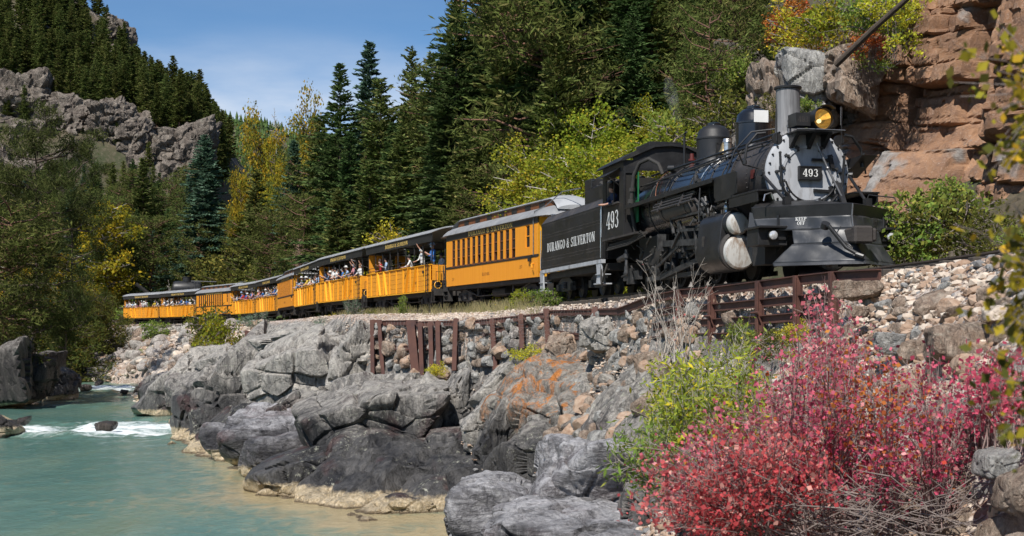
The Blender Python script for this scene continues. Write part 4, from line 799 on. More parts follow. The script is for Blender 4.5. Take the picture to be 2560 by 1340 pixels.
    mb = MB().box(-10.2, -.5, bz+.95, -9.85, -.15, bz+1.12).cyl((-10.1, -.6, bz+1.05), (-9.9, -.35, bz+1.05), .09, n=12); p(mb, 'turbo_generator', 'black')
    # white classification flags on their rods
    for sd in (-1, 1):
        y = .78*sd; p(MB().lathe([(.001, -.02), (.12, -.02), (.12, .02), (.001, .02)], (-2.14, .74*sd, bz+.76), X, 16).tube([(-2.06, y, bz+.7), (-2.1, y, bz+1.52)], .013, 6), 'flag_rod', 'black')
    p(MB().box(-2.5, -1.14, bz+1.17, -2.485, -.80, bz+1.44).box(-2.485, -1.14, bz+1.17, -2.48, -.80, bz+1.44), 'classification_flag', 'white', 'white flag board beside the smokestack', bevel=.004); p(MB().box(-2.11, .765, bz+1.1, -2.095, .80, bz+1.5), 'classification_flag', 'bright', 'flag board seen edge on')
    # piping and handrails along the boiler
    for sd in (-1, 1):
        z = lambda a: bz+math.sin(R(a)); yy = lambda a, r=1: sd*math.cos(R(a))*r
        pts = [(-2.3, yy(48, 1.0), bz+.78), (-4.3, yy(46, 1.09), z(46)+.08), (-8, yy(46, 1.09), z(46)+.05), (-11.6, yy(44, 1.12), z(44)+.05)]
        mb = MB().tube(pts, .022, 8)
        for k in range(8): x = -3-k*1.15; a = 44; mb.bar((x, yy(a, .98), bz+.98*math.sin(R(a))), (x, yy(46, 1.09), z(46)+.06), .03, .03)
        p(mb, 'boiler_handrail', 'black')
        p(MB().tube([(-2.5, yy(60, 1.05), bz+.95), (-6, yy(60, 1.04), bz+.98), (-11.7, yy(58, 1.1), bz+1.02)], .03, 8), 'conduit', 'black'); p(MB().tube([(-2.35, yy(38, 1.05), bz+.66), (-3, yy(34, 1.1), bz+.66), (-11.7, yy(35, 1.12), bz+.70)], .02, 6), 'conduit', 'sooty')
        for x, r in ((-5.0, .97), (-6.6, .97), (-9.2, 1.05)):
            p(MB().tube([(x+.3, yy(80, r), bz+r*math.sin(R(80)))]+[(x+.3-.35*(80-a)/80, yy(a, r+.02), bz+(r+.02)*math.sin(R(a))) for a in range(70, -12, -10)], .016, 6), 'sand_pipe', 'bright' if x == -6.6 else 'sooty')
        p(MB().tube([(-10.5, yy(66, 1.1), bz+1.02)]+[(-10.5+.9*(66-a)/66, yy(a, 1.11), bz+1.11*math.sin(R(a))) for a in range(60, -5, -9)], .014, 6), 'copper_line', 'copper')
        # hoops at the smokebox shoulder
        p(MB().tube([(-2.28, sd*.95, bz+.9), (-2.3, sd*1.15, bz+.88), (-2.32, sd*1.38, bz+.62), (-2.34, sd*1.42, bz+.28)], .03, 8).cyl((-2.34, sd*1.42, bz+.28), (-2.34, sd*1.42, bz+.20), .05, n=8), 'corner_grab_iron', 'black')
        p(MB().tube([(-2.3, sd*.72, bz+1.0), (-2.5, sd*1.2, bz+.95), (-2.6, sd*1.55, bz+.55), (-2.7, sd*1.68, bz+.1)], .02, 6).tube([(-2.6, sd*1.0, bz+.15), (-2.6, sd*1.35, bz+.22), (-2.5, sd*1.55, bz+.55)], .02, 6), 'corner_pipe', 'black')
        # braces from the smokebox to the deck
        p(MB().tube([(-2.25, sd*1.05, bz-.02), (-1.15, sd*.94, 1.58)], .035, 8).box(-1.22, sd*.94-.07, 1.50, -1.06, sd*.94+.07, 1.68).cyl((-2.3, sd*.98, bz), (-2.2, sd*1.12, bz), .07, n=10), 'deck_brace', 'black')
        p(MB().tube([(-1.5, sd*1.1, 1.66), (-1.5, sd*1.15, 1.80), (-1.0, sd*1.5, 1.70), (-.95, sd*1.55, 1.56)], .015, 6), 'deck_grab_iron', 'bright' if sd < 0 else 'black')
        # running boards
        p(MB().box(-11.6, sd*.9, 2.40, -4.45, sd*1.42, 2.45).box(-11.6, sd*1.40, 2.34, -4.45, sd*1.425, 2.40), 'running_board', 'black', bevel=.004)
        p(MB().prism([(-4.46, 2.45), (-3.05, 2.45), (-3.0, 2.42), (-3.0, 1.95), (-4.2, 1.80), (-4.46, 2.0)], sd*1.34, sd*1.36, 'y'), 'board_step_panel', 'black')
        p(MB().box(-4.2, sd*.85, 1.84, -1.55, sd*1.44, 1.88).box(-3.3, sd*1.40, 1.62, -1.6, sd*1.43, 1.84), 'front_deck_board', 'black', bevel=.004)
        for k in range(4): p(MB().prism([(-5.2-k*1.7, 2.40), (-5.25-k*1.7, 2.40), (-5.25-k*1.7, 1.95)] if False else [(0, 2.40), (sd*.45, 2.40), (0, 1.95)], -5.4-k*1.7, -5.36-k*1.7, 'x'), 'board_bracket', 'black') if k > 1 else None
        # air tank with cooling pipes
        tk = p(MB().lathe([(.001, -.02), (.16, 0), (.25, .04), (.26, .1), (.26, 2.3), (.25, 2.36), (.16, 2.42), (.001, 2.43)], (-8.5, sd*1.18, 1.98), X, 28), 'air_reservoir', 'graphite')
        for x in (-8.2, -6.4): p(MB().lathe([(.262, -.03), (.275, -.03), (.275, .03), (.262, .03)], (x, sd*1.18, 1.98), X, 28), 'strap', 'black', par=tk)
        mb = MB()
        for k in range(4):
            zz = 2.30-.085*k; yq = sd*(1.30+.055*k); mb.tube([(-8.9, yq, zz), (-5.95, yq, zz)], .034, 8)
        mb.tube([(-5.95, sd*1.30, 2.30), (-5.85, sd*1.33, 2.26), (-5.95, sd*1.355, 2.215)], .034, 8).tube([(-8.9, sd*1.355, 2.215), (-9.0, sd*1.38, 2.17), (-8.9, sd*1.41, 2.13)], .034, 8)
        for x in (-8.3, -6.6): mb.bar((x, sd*1.30, 2.42), (x, sd*1.52, 1.98), .04, .05, X)
        mb.tube([(-5.95, sd*1.465, 2.045), (-5.5, sd*1.46, 2.05), (-5.3, sd*1.4, 1.9)], .03, 8); p(mb, 'cooling_pipes', 'graphite')
        # cylinder block, silver heads, valve chest
        cy = p(MB().lathe([(.30, -5.05), (.44, -5.03), (.46, -4.98), (.455, -3.5), (.47, -3.48), (.47, -3.38), (.40, -3.36)], (0, sd*1.14, .66), X, 36), 'cylinder', 'graphite')
        hull = [(sd*1.14+.485*math.cos(R(a)), .66+.485*math.sin(R(a))) for a in (range(200, 376, 12) if sd > 0 else range(164, 341, 12))]+[(sd*1.22+.325*math.cos(R(a)), 1.27+.325*math.sin(R(a))) for a in (range(10, 170, 16) if sd > 0 else range(10, 175, 16))]
        p(MB().prism(hull, -5.0, -3.46, 'x'), 'steam_chest', 'black', par=cy, bevel=.015)
        p(MB().lathe([(.405, -.02), (.40, .04), (.36, .09), (.20, .12), (.001, .125)], (-3.37, sd*1.14, .62), X, 32), 'cylinder_head', 'tin_cover', 'dented bright tin cover', par=cy)
        p(MB().lathe([(.30, -1.6), (.30, -.05), (.27, 0)], (-3.32, sd*1.22, 1.27), X, 28), 'valve_chest', 'black'); p(MB().lathe([(.265, -.02), (.26, .05), (.22, .11), (.10, .14), (.001, .145)], (-3.30, sd*1.22, 1.27), X, 28), 'valve_chest_head', 'tin_cover')
        p(MB().cyl((-3.9, sd*1.25, 1.55), (-3.9, sd*1.25, 1.66), .07, .05, 12).lathe([(.06, .0), (.075, .05), (.06, .13), (.03, .16), (.03, .22), (.001, .23)], (-3.9, sd*1.25, 1.64), (0, 0, 1), 14), 'lubricator', 'bright')
        mb = MB(); [mb.cyl((x, sd*1.45, 1.53), (x, sd*1.45, 1.62), .02, n=6) for x in (-3.55, -3.7, -4.2, -4.4, -4.6)]; p(mb, 'studs', 'sooty', par=cy)
        p(MB().tube([(-4.9, sd*1.52, .7), (-5.0, sd*1.52, 1.35)], .02, 6).bar((-4.5, sd*1.60, .8), (-4.5, sd*1.60, 1.05), .1, .02), 'drain_cock', 'sooty', par=cy)
        # frame, wheels and rods
        p(MB().box(-12.6, sd*.62, .78, -3.2, sd*.68, 1.12).box(-11.2, sd*.62, .45, -5.6, sd*.68, .60), 'frame', 'sooty')
        for k, x in enumerate((-6.5, -7.85, -9.2, -10.55)):
            w = p(MB().lathe([(.46, -.05), (.56, -.05), (.56, .06), (.59, .065), (.59, .085), (.46, .085)], (x, sd*.50, .56), (0, -sd, 0), 36).cyl((x, sd*.45, .56), (x, sd*.60, .56), .13, n=16), 'driving_wheel', 'sooty')
            mb = MB()
            for j in range(11): t = 2*math.pi*j/11; mb.bar((x, sd*.52, .56), (x+.48*math.cos(t), sd*.52, .56+.48*math.sin(t)), .06, .05, (0, 1, 0))
            p(mb, 'spokes', 'sooty', par=w)
            p(MB().lathe([(.001, 0), (.36, 0), (.36, .10), (.001, .10)], (x, sd*.80, .56), (0, sd, 0), 20, 0, math.pi).cyl((x, sd*.78, .56), (x, sd*.98, .56), .13, n=16).bar((x, sd*.86, .56), (x+.06, sd*.86, .28), .2, .12, (0, 1, 0)), 'counterweight', 'grease')
            p(MB().box(x-.16, sd*.69, .42, x+.16, sd*.76, .95), 'axle_box', 'grease')
        p(MB().bar((-10.7, sd*1.03, .28), (-6.3, sd*1.03, .28), .05, .12), 'side_rod', 'grease'); p(MB().bar((-9.2, sd*1.12, .28), (-5.55, sd*1.12, .66), .05, .14), 'main_rod', 'grease')
        p(MB().box(-5.85, sd*1.02, .50, -5.45, sd*1.24, .86).cyl((-5.5, sd*1.14, .66), (-4.95, sd*1.14, .66), .045, n=10).box(-6.9, sd*1.06, .88, -4.95, sd*1.22, .95).box(-6.95, sd*.7, .82, -6.85, sd*1.3, 1.5), 'crosshead', 'grease')
        p(MB().prism([(-7.35, 1.62), (-7.15, 1.66), (-7.02, 1.3), (-7.1, .95), (-7.3, .92), (-7.2, 1.25)], sd*1.24, sd*1.30, 'y').bar((-7.2, sd*1.34, 1.4), (-4.9, sd*1.30, 1.28), .04, .07).bar((-7.9, sd*1.30, 1.75), (-5.2, sd*1.38, 1.72), .04, .06).bar((-5.9, sd*1.32, 1.35), (-5.75, sd*1.32, .55), .05, .07).bar((-9.1, sd*1.26, .55), (-7.2, sd*1.3, 1.0), .04, .07).bar((-7.9, sd*1.3, 1.9), (-7.6, sd*1.3, 1.35), .06, .06), 'valve_gear', 'grease')
        p(MB().bar((-7.0, sd*1.35, 1.35), (-7.6, sd*1.35, .98), .05, .07).bar((-8.6, sd*1.3, 1.15), (-5.0, sd*1.3, .98), .05, .16).bar((-8.5, sd*1.33, .95), (-8.5, sd*1.33, 1.4), .22, .1), 'guide_yoke', 'grease')
        for x in (-4.15,): p(MB().lathe([(.01, -.04), (.36, -.04), (.36, .05), (.39, .055), (.39, .08), (.01, .08)], (x, sd*.50, .38), (0, -sd, 0), 28), 'leading_wheel', 'sooty')
        p(MB().lathe([(.01, -.04), (.36, -.04), (.36, .05), (.39, .055), (.39, .08), (.01, .08)], (-12.1, sd*.50, .38), (0, -sd, 0), 28), 'trailing_wheel', 'sooty')
        p(MB().box(-12.9, sd*.95, .32, -11.4, sd*1.08, .58).box(-12.35, sd*.98, .2, -11.85, sd*1.14, .66), 'trailing_truck_frame', 'grease')
        # ash pan, pipes and injector under the cab
        p(MB().prism([(-11.9, 1.5), (-9.7, 1.5), (-9.9, .7), (-11.6, .5)], sd*.70, sd*.9, 'y'), 'ash_pan', 'sooty')
        for k in range(4): p(MB().tube([(-13.6, sd*(1.30+.03*k), 1.44-.055*k), (-11.4, sd*(1.30+.03*k), 1.47-.055*k), (-10.3+.12*k, sd*1.35, 1.62-.05*k)], .022, 6), 'cab_pipe', 'sooty')
        p(MB().tube([(-11.9, sd*1.28, 1.2), (-11.9, sd*1.28, .9), (-11.85, sd*1.3, .55)], .05, 8).cyl((-11.9, sd*1.28, .95), (-11.9, sd*1.28, 1.08), .09, n=10).cyl((-11.87, sd*1.29, .5), (-11.87, sd*1.29, .72), .075, .06, 10).tube([(-12.9, sd*1.2, .95), (-11.9, sd*1.28, 1.0)], .09, 10), 'injector', 'grease')
        p(MB().tube([(-11.55, sd*1.1, 1.6), (-11.45, sd*1.28, 2.5), (-11.35, sd*1.22, bz+1.0), (-11.2, sd*1.1, bz+1.32), (-10.95, sd*.9, bz+1.42), (-10.7, sd*.7, bz+1.25), (-10.6, sd*.6, bz+.95)], .06, 10).cyl((-11.45, sd*1.28, 2.5), (-11.44, sd*1.27, 2.62), .1, n=10).cyl((-11.42, sd*1.26, 2.85), (-11.41, sd*1.26, 2.95), .1, n=10), 'feed_water_pipe', 'sooty')
        p(MB().cyl((-6.3, sd*1.15, bz+.12), (-6.3, sd*1.15, bz+.42), .075, .06, 12).cyl((-6.3, sd*1.15, bz+.42), (-6.3, sd*1.15, bz+.52), .03, .02, 8).cyl((-6.3, sd*1.15, bz+.25), (-6.05, sd*1.15, bz+.25), .06, n=10), 'boiler_check_valve', 'grease')
    # mechanical clutter between the tank and the cylinder, seen from the river
    rs = random.Random(4); mb = MB()
    for k in range(26):
        x = -5.9+rs.random()*1.1; z = 1.35+rs.random()*.65; y = -1.15-rs.random()*.25; mb.tube([(x, y, z), (x+rs.uniform(-.2, .25), y+rs.uniform(-.1, .05), z+rs.uniform(-.2, .2))], rs.uniform(.018, .05), 8)
    for k in range(8): x = -5.7+rs.random()*.8; z = 1.5+rs.random()*.5; mb.lathe([(.001, 0), (.06, .01), (.06, .07), (.001, .08)], (x, -1.36, z), (0, -1, 0), 12)
    mb.tube([(-5.3, -1.40, 2.3), (-5.3, -1.44, 1.7), (-5.28, -1.44, 1.45)], .02, 6); p(mb, 'lubricator_fittings', 'grease')
    mb = MB()
    for k in range(40):
        x = -12.8+rs.random()*7.2; z = .35+rs.random()*1.0; mb.tube([(x, -1.0-rs.random()*.2, z), (x+rs.uniform(-.5, .5), -1.05-rs.random()*.2, z+rs.uniform(-.25, .25))], rs.uniform(.015, .04), 6)
    p(mb, 'brake_rigging', 'sooty', kind='stuff')
    # pilot beam, deck, plow
    p(MB().box(-2.9, -1.05, .95, -2.4, 1.05, 1.8), 'cylinder_saddle', 'sooty')
    def plow_pt(u, t):
        a = abs(u); z = .15+1.29*t; lat = (1.42+.23*t**1.5)*u; s = 1.42*a**1.15*(.82+.18*t)-.62*(1-t)**2.2*(1-.25*a); s += .12*(max(0, t-.72)/.28)*0
        return Vector((-s, lat, z))
    nu, nt = 60, 26
    for sd, lo in ((-1, 0), (1, 0)):
        mb = MB()
        lim = lambda t: 1. if t < .05 else (1-.30*(t-.05)/.31 if t < .36 else .68-.03*(t-.36)/.24)
        for (t0, t1, f) in ((0, .05, lim), (.05, .36, lim), (.36, .60, lim), (.60, .82, lambda t: 1.)):
            vs = []; fs = []; ntt = 8
            for i in range(nu+1):
                for j in range(ntt+1):
                    t = t0+(t1-t0)*j/ntt; u = sd*i/nu*f(min(t, t1-1e-6)); vs.append(plow_pt(u, t)+Vector((.02*math.sin(u*18)*math.sin(t*13), 0, 0)))
            for i in range(nu):
                for j in range(ntt): a = i*(ntt+1)+j; fs.append((a, a+1, a+ntt+2, a+ntt+1))
            mb.add(vs, fs)
        me = mb.mesh('plow_wing', ang=60); o = link('plow_wing', me, M['plow'], T); so = o.modifiers.new('thick', 'SOLIDIFY'); so.thickness = .02; so.offset = 1 if sd < 0 else 1
    # upper band of the plow, slightly overhanging, and the sloping top plate
    for sd in (-1, 1):
        a0 = plow_pt(0, .82)+Vector((.015, 0, 0)); a1 = plow_pt(sd, .82)+Vector((.015, 0, 0)); b0 = Vector((.07, 0, 1.44)); b1 = Vector((-1.40, sd*1.66, 1.44)); N_ = 10
        vs = []; fs = []
        for i in range(N_+1):
            t = i/N_; q = plow_pt(sd*t, .82)+Vector((.014, 0, 0)); w_ = plow_pt(sd*t, 1.); vs += [q, Vector((w_.x+.07, w_.y, 1.44)), Vector((w_.x+.02, w_.y, 1.46)), q-Vector((.03, 0, 0))]
        for i in range(N_): fs += [(4*i, 4*i+1, 4*i+5, 4*i+4), (4*i+1, 4*i+2, 4*i+6, 4*i+5), (4*i+2, 4*i+3, 4*i+7, 4*i+6)]
        p(MB().add(vs, fs), 'plow_top_band', 'black')
        vs = []
        for i in range(N_+1): t = i/N_; w_ = plow_pt(sd*t, 1.); vs += [Vector((w_.x+.07, w_.y, 1.445)), Vector((-2.05, sd*t*1.2, 1.72-.05*t)), Vector((-2.05, sd*t*1.2, 1.60)), Vector((w_.x+.03, w_.y, 1.40))]
        fs = []
        for i in range(N_): fs += [(4*i, 4*i+1, 4*i+5, 4*i+4), (4*i+2, 4*i+3, 4*i+7, 4*i+6), (4*i, 4*i+4, 4*i+7, 4*i+3)]
        p(MB().add(vs, fs+[(4*N_, 4*N_+1, 4*N_+2, 4*N_+3)]), 'plow_top_plate', 'black')
        # beam end, pocket ledge and marker lamp
        p(MB().box(-1.62, sd*1.0, .62, -.98, sd*1.66, .98).prism([(-1.62, .98), (-1.62, .50), (-1.0, .72), (-.98, .98)], sd*.98, sd*1.0, 'y').box(-1.66, sd*.94, .98, -.80, sd*1.70, 1.03), 'beam_end', 'black', bevel=.008)
        p(MB().prism([(-.28, .98), (-1.7, .98), (-1.7, 1.35)] if False else [(0, 0), (0, 0), (0, 0)], 0, .01) if False else MB().add([(-.80, sd*.92, 1.04), (-1.50, sd*1.68, 1.04), (-1.46, sd*1.66, 1.36), (-.84, sd*.94, 1.05)], [(0, 1, 2, 3)]), 'pocket_plate', 'plow')
        p(MB().tube([(-.95, sd*1.22, 1.03), (-.95, sd*1.22, 1.26)], .03, 8).box(-.96, sd*1.05, .74, -.93, sd*1.30, .95), 'lamp_bracket', 'black')
        l = p(MB().lathe([(.05, -.12), (.10, -.10), (.11, .03), (.10, .04)], (-.90, sd*1.36, .83), X, 20), 'marker_lamp', 'black'); p(MB().lathe([(.098, .03), (.09, .05), (.05, .07), (.001, .075)], (-.90, sd*1.36, .83), X, 20), 'lens', 'clear', par=l)
        p(MB().box(-2.3, sd*.8, .25, -1.6, sd*1.25, .95), 'pilot_bracket', 'sooty')
        # lettering KEEP OFF
        q = plow_pt(sd*.52, .80); n0 = (plow_pt(sd*.56, .8)-plow_pt(sd*.48, .8)); az = math.atan2(n0.y, n0.x) if sd > 0 else math.atan2(-n0.y, -n0.x)
        fx = Vector((math.sin(az), -math.cos(az), 0))*.045
        for kk, tx in enumerate(('KEEP', 'OFF')): lettering(tx, .075, .24 if kk == 0 else .17, M['white'] if sd < 0 else M['graphite'], T, q+fx*1.0+Vector((0, 0, -.02-.09*kk)), az, name='keep_off_lettering')
    pts = [plow_pt(0, t/12*.82)+Vector((.03, 0, 0)) for t in range(5, 13)]; p(MB().tube(pts+[Vector((.08, 0, 1.44))], .018, 6), 'plow_seam', 'steel')
    # coupler, air hose bar
    c = p(MB().box(-.2, -.16, .60, .42, .16, .92).box(.42, -.22, .58, .62, .20, .94).box(.30, .20, .62, .58, .30, .90), 'coupler', 'wood_dark', bevel=.04)
    p(MB().lathe([(.32, 0), (.30, .05), (.001, .05)], (-.1, 0, .76), X, 24), 'coupler_boss', 'plow', par=c)
    p(MB().tube([(.08, -.62, .98), (.22, -.60, .95), (.40, -.30, .50), (.55, -.08, .34)], .045, 10).cyl((.05, -.62, .92), (.12, -.62, 1.02), .09, n=12).cyl((.5, -.14, .36), (.6, -.02, .30), .06, n=10), 'air_hose', 'black'); p(MB().tube([(.30, -.45, .72), (.45, -.2, .5), (.42, -.12, .62)], .014, 6), 'hose_chain', 'sooty')
    # cab
    cf, cr, hw, zb, ze = -11.75, -13.95, 1.42, 1.62, 3.80
    for sd in (-1, 1):
        y0, y1 = sd*(hw-.03), sd*hw
        mb = MB().box(cr, y0, zb, cf, y1, 2.62).box(cr, y0, 3.42, cf, y1, ze).box(cf-.42, y0, 2.62, cf, y1, 3.42).box(cr, y0, 2.62, cr+.35, y1, 3.42); p(mb, 'cab_side', 'black', bevel=.004)
        p(MB().box(cr+.33, sd*(hw-.01), 2.58, cf-.40, sd*(hw+.07), 2.63), 'arm_rest', 'wood_dark'); p(MB().box(-12.75, sd*(hw-.02), 2.64, -12.70, sd*(hw+.01), 3.42).box(cr+.33, sd*(hw-.02), 3.38, cf-.40, sd*(hw+.01), 3.43), 'window_frame', 'black')
        p(MB().add([(cr+.1, sd*hw, 3.60), (cf-.35, sd*hw, 3.60), (cf-.35, sd*(hw+.42), 3.36), (cr+.1, sd*(hw+.42), 3.36), (cr+.1, sd*hw, 3.62), (cf-.35, sd*hw, 3.62), (cf-.35, sd*(hw+.42), 3.38), (cr+.1, sd*(hw+.42), 3.38)], [(0, 1, 2, 3), (4, 7, 6, 5), (2, 6, 7, 3), (1, 5, 6, 2), (0, 3, 7, 4)]).tube([(cf-.4, sd*(hw+.38), 3.38), (cf-.4, sd*(hw), 3.1)], .012, 6), 'awning', 'black')
        # front wall with its door
        p(MB().box(cf-.02, sd*1.36, zb, cf+.02, sd*hw, ze).box(cf-.02, sd*1.10, 3.42, cf+.02, sd*1.36, ze).box(cf-.02, sd*1.10, zb, cf+.02, sd*1.36, 1.98).box(cf-.02, sd*.55, 3.55, cf+.02, sd*1.12, ze+.1), 'cab_front', 'black')
        p(MB().box(cf-.04, sd*1.08, 1.98, cf-.02, sd*1.38, 3.42), 'front_doorway', 'dark_in')
        d = p(MB().box(cf+.03, sd*1.10, 1.96, cf+.50, sd*1.13, 2.6).box(cf+.03, sd*1.10, 2.6, cf+.10, sd*1.13, 3.4).box(cf+.42, sd*1.10, 2.6, cf+.50, sd*1.13, 3.4).box(cf+.10, sd*1.10, 3.32, cf+.42, sd*1.13, 3.4), 'cab_door', 'green', 'open green front door of the cab')
        p(MB().tube([(cf+.08, sd*1.1, 2.0), (cf+.08, sd*1.1, 2.75)], .018, 6).lathe([(.03, 0), (.03, .2)], (cf+.08, sd*1.1, 2.3), (0, 0, 1), 8), 'door_grab_iron', 'steel')
        p(MB().box(cr, sd*1.1, zb-.06, cf+1.3, sd*(hw+.03), zb), 'cab_apron', 'graphite')
        p(MB().tube([(cr+.02, sd*(hw+.05), 1.7), (cr+.02, sd*(hw+.05), 2.7)], .016, 6), 'cab_grab_iron', 'bright')
    pr = [(-hw-.12, ze-.04), (-hw-.02, ze+.06), (-1.0, ze+.30), (-.5, ze+.45), (0, ze+.50), (.5, ze+.45), (1.0, ze+.30), (hw+.02, ze+.06), (hw+.12, ze-.04), (hw, ze-.03), (.5, ze+.38), (0, ze+.43), (-.5, ze+.38), (-hw, ze-.03)]
    p(MB().prism(pr, cr-.35, cf+.12, 'x'), 'cab_roof', 'black'); p(MB().box(cr+.5, -.5, ze+.44, cf-.4, .5, ze+.62), 'roof_vent', 'black', bevel=.01)
    p(MB().prism([(-1.12, 3.5), (-1.12, ze+.2), (-.5, ze+.42), (.5, ze+.42), (1.12, ze+.2), (1.12, 3.5)], cf-.03, cf+.01, 'x'), 'cab_front_header', 'black'); p(MB().box(cf-.35, -.95, 1.7, cf-.05, .95, 3.3), 'backhead', 'dark_in'); p(MB().box(cr, -1.38, zb, cf, 1.38, zb+.05), 'cab_floor', 'dark_in')
    lettering('493', .52, 1.3, M['white'], T, (-12.87, -hw-.003, 2.15)); lettering('493', .52, 1.3, M['white'], T, (-12.87, hw+.003, 2.15), R(180))
    # step board over the far side, square plate low on the smokebox
    p(MB().box(-2.95, -1.01, bz-.18, -2.75, -.99, bz+.12) if False else MB().bar((-3.0, -1.012, bz+.05), (-2.8, -1.012, bz+.05), .02, .2), 'builder_plate', 'red')
    p(MB().prism([(-3.4, 2.75), (-2.0, 2.75), (-3.0, 2.35)], 1.25, 1.62, 'y'), 'far_side_step', 'black')
    # tender
    a = Vector((NOSE[0], NOSE[1])); tb = (-math.sin(R(13)), math.cos(R(13))); o = (NOSE[0]+LB[0]*14.35, NOSE[1]+LB[1]*14.35)
    U = thing('tender', 'black riveted tender lettered in white with a silver sill, coupled behind the cab', 'tender', (o[0], o[1], RAIL), math.atan2(-tb[1], -tb[0])); q = lambda mb, n, m, lab=None, par=U, **k: mb.obj(n, M[m], par, lab, **k)
    L = 7.65; hw = 1.32
    q(MB().box(-L, -hw, 1.06, -.05, hw, 2.72), 'tank', 'black', bevel=.01)
    for sd in (-1, 1):
        q(MB().prism([(sd*hw, 2.72), (sd*(hw-.22), 2.98), (sd*(hw-.24), 2.98), (sd*(hw-.02), 2.71)], -L+.02, -.1, 'x').tube([(-L+.02, sd*(hw-.23), 2.98), (-.1, sd*(hw-.23), 2.98)], .02, 6), 'coping', 'graphite')
        mb = MB()
        for r_, n_ in ((2.28, 70), (2.18, 70), (1.45, 70), (1.35, 70), (1.14, 70), (2.64, 70)):
            for k in range(n_): x = -L+.15+k*(L-.3)/n_+(.05 if r_ in (2.18, 1.45) else 0); mb.cyl((x, sd*hw, r_), (x, sd*(hw+.010), r_), .011, .008, 5, True)
        q(mb, 'tank_rivets', 'graphite', kind='stuff')
        q(MB().box(-L-.1, sd*(hw-.10), .93, 0, sd*(hw+.03), 1.05), 'sill', 'silver', bevel=.005)
        lettering('DURANGO & SILVERTON', .31, 6.0, M['white'], U, (-L/2, sd*(hw+.003), 1.82), 0 if sd < 0 else R(180))
        for x, w in ((-.35, .55), (-L+.05, .5)):
            q(MB().prism([(x-w/2, .95), (x+w/2, .95), (x+w/2+.05, .45), (x+w/2+.1, .28), (x-w/2, .28), (x-w/2+.08, .6)], sd*(hw-.02), sd*(hw+.02), 'y').box(x-w/2, sd*(hw-.3), .28, x+w/2+.1, sd*(hw+.1), .32).box(x-w/2+.05, sd*(hw-.3), .58, x+w/2, sd*(hw+.06), .61), 'step', 'silver')
        q(MB().tube([(-L-.02, sd*(hw+.03), 1.1), (-L-.02, sd*(hw+.03), 2.5)], .016, 6), 'grab_iron', 'bright'); q(MB().tube([(-.1, sd*(hw+.03), 1.1), (-.1, sd*(hw+.03), 2.6)], .016, 6), 'grab_iron', 'bright')
        q(MB().tube([(-.15, sd*(hw-.02), .95), (0, sd*(hw+.05), .5), (.06, sd*(hw+.05), .25), (.15, sd*(hw+.02), .5), (.2, sd*(hw-.1), .9)], .03, 8), 'water_hose', 'sooty')
    q(MB().box(-3.1, -1.0, 2.72, -.15, 1.0, 3.50).box(-3.1, -1.0, 3.5, -2.3, 1.0, 3.82), 'coal_bunker', 'black', bevel=.02)
    rs = random.Random(9); mb = MB()
    for k in range(200): x = -2.9+rs.random()*2.6; y = rs.uniform(-.9, .9); r = rs.uniform(.05, .12); mb.lathe([(.001, -r*.7), (r, 0), (r*.6, r*.6), (.001, r*.7)], (x, y, 3.52+rs.random()*.12), (rs.random(), rs.random(), 1), 5)
    q(mb, 'coal', 'sooty', kind='stuff'); q(MB().lathe([(.35, 0), (.35, .16), (.001, .2)], (-6.3, 0, 2.72), (0, 0, 1), 20), 'water_hatch', 'black'); q(MB().tube([(-L+.05, -.95, 2.75), (-L+.05, -.95, 3.1), (-L+.05, .95, 3.1), (-L+.05, .95, 2.75)], .02, 6), 'rear_rail', 'bright')
    q(MB().box(-L-.1, -1.1, .72, .0, 1.1, .94), 'underframe', 'sooty')
    trucks(U, (-1.75, -5.9), 'grease')
    return T, U
def trucks(parent, xs, fm='sooty', wheel_r=.36):
    for xc in xs:
        t = MB()
        for sd in (-1, 1): t.prism([(xc-.95, .42), (xc-.95, .56), (xc-.45, .74), (xc+.45, .74), (xc+.95, .56), (xc+.95, .42), (xc+.45, .24), (xc-.45, .24), (xc-.42, .32), (xc-.5, .36), (xc-.2, .58), (xc+.2, .58), (xc+.5, .36), (xc+.42, .32), (xc+.6, .4)][:8], sd*.80, sd*.90, 'y').box(xc-.95, sd*.78, .26, xc-.65, sd*.98, .5).box(xc+.65, sd*.78, .26, xc+.95, sd*.98, .5)
        t.box(xc-.12, -.8, .45, xc+.12, .8, .68)
        for sd in (-1, 1):
            for k in (-.08, .08): t.lathe([(.07, 0), (.09, .04), (.07, .08), (.09, .12), (.07, .16), (.09, .2), (.07, .24)], (xc+k, sd*.93, .32), (0, 0, 1), 8)
        tr = t.obj('truck_frame', M[fm], parent)
        for dx in (-.8, .8):
            for sd in (-1, 1): MB().lathe([(.05, -.06), (.12, -.05), (.16, -.02), (wheel_r-.05, -.02), (wheel_r, -.05), (wheel_r, .05), (wheel_r+.03, .055), (wheel_r+.03, .08), (.05, .08)], (xc+dx, sd*.50, wheel_r), (0, -sd, 0), 24).cyl((xc+dx, 0, wheel_r), (xc+dx, sd*.8, wheel_r), .05, n=8).obj('wheel', M['grease'], tr)
LOCO, TENDER = build_loco()
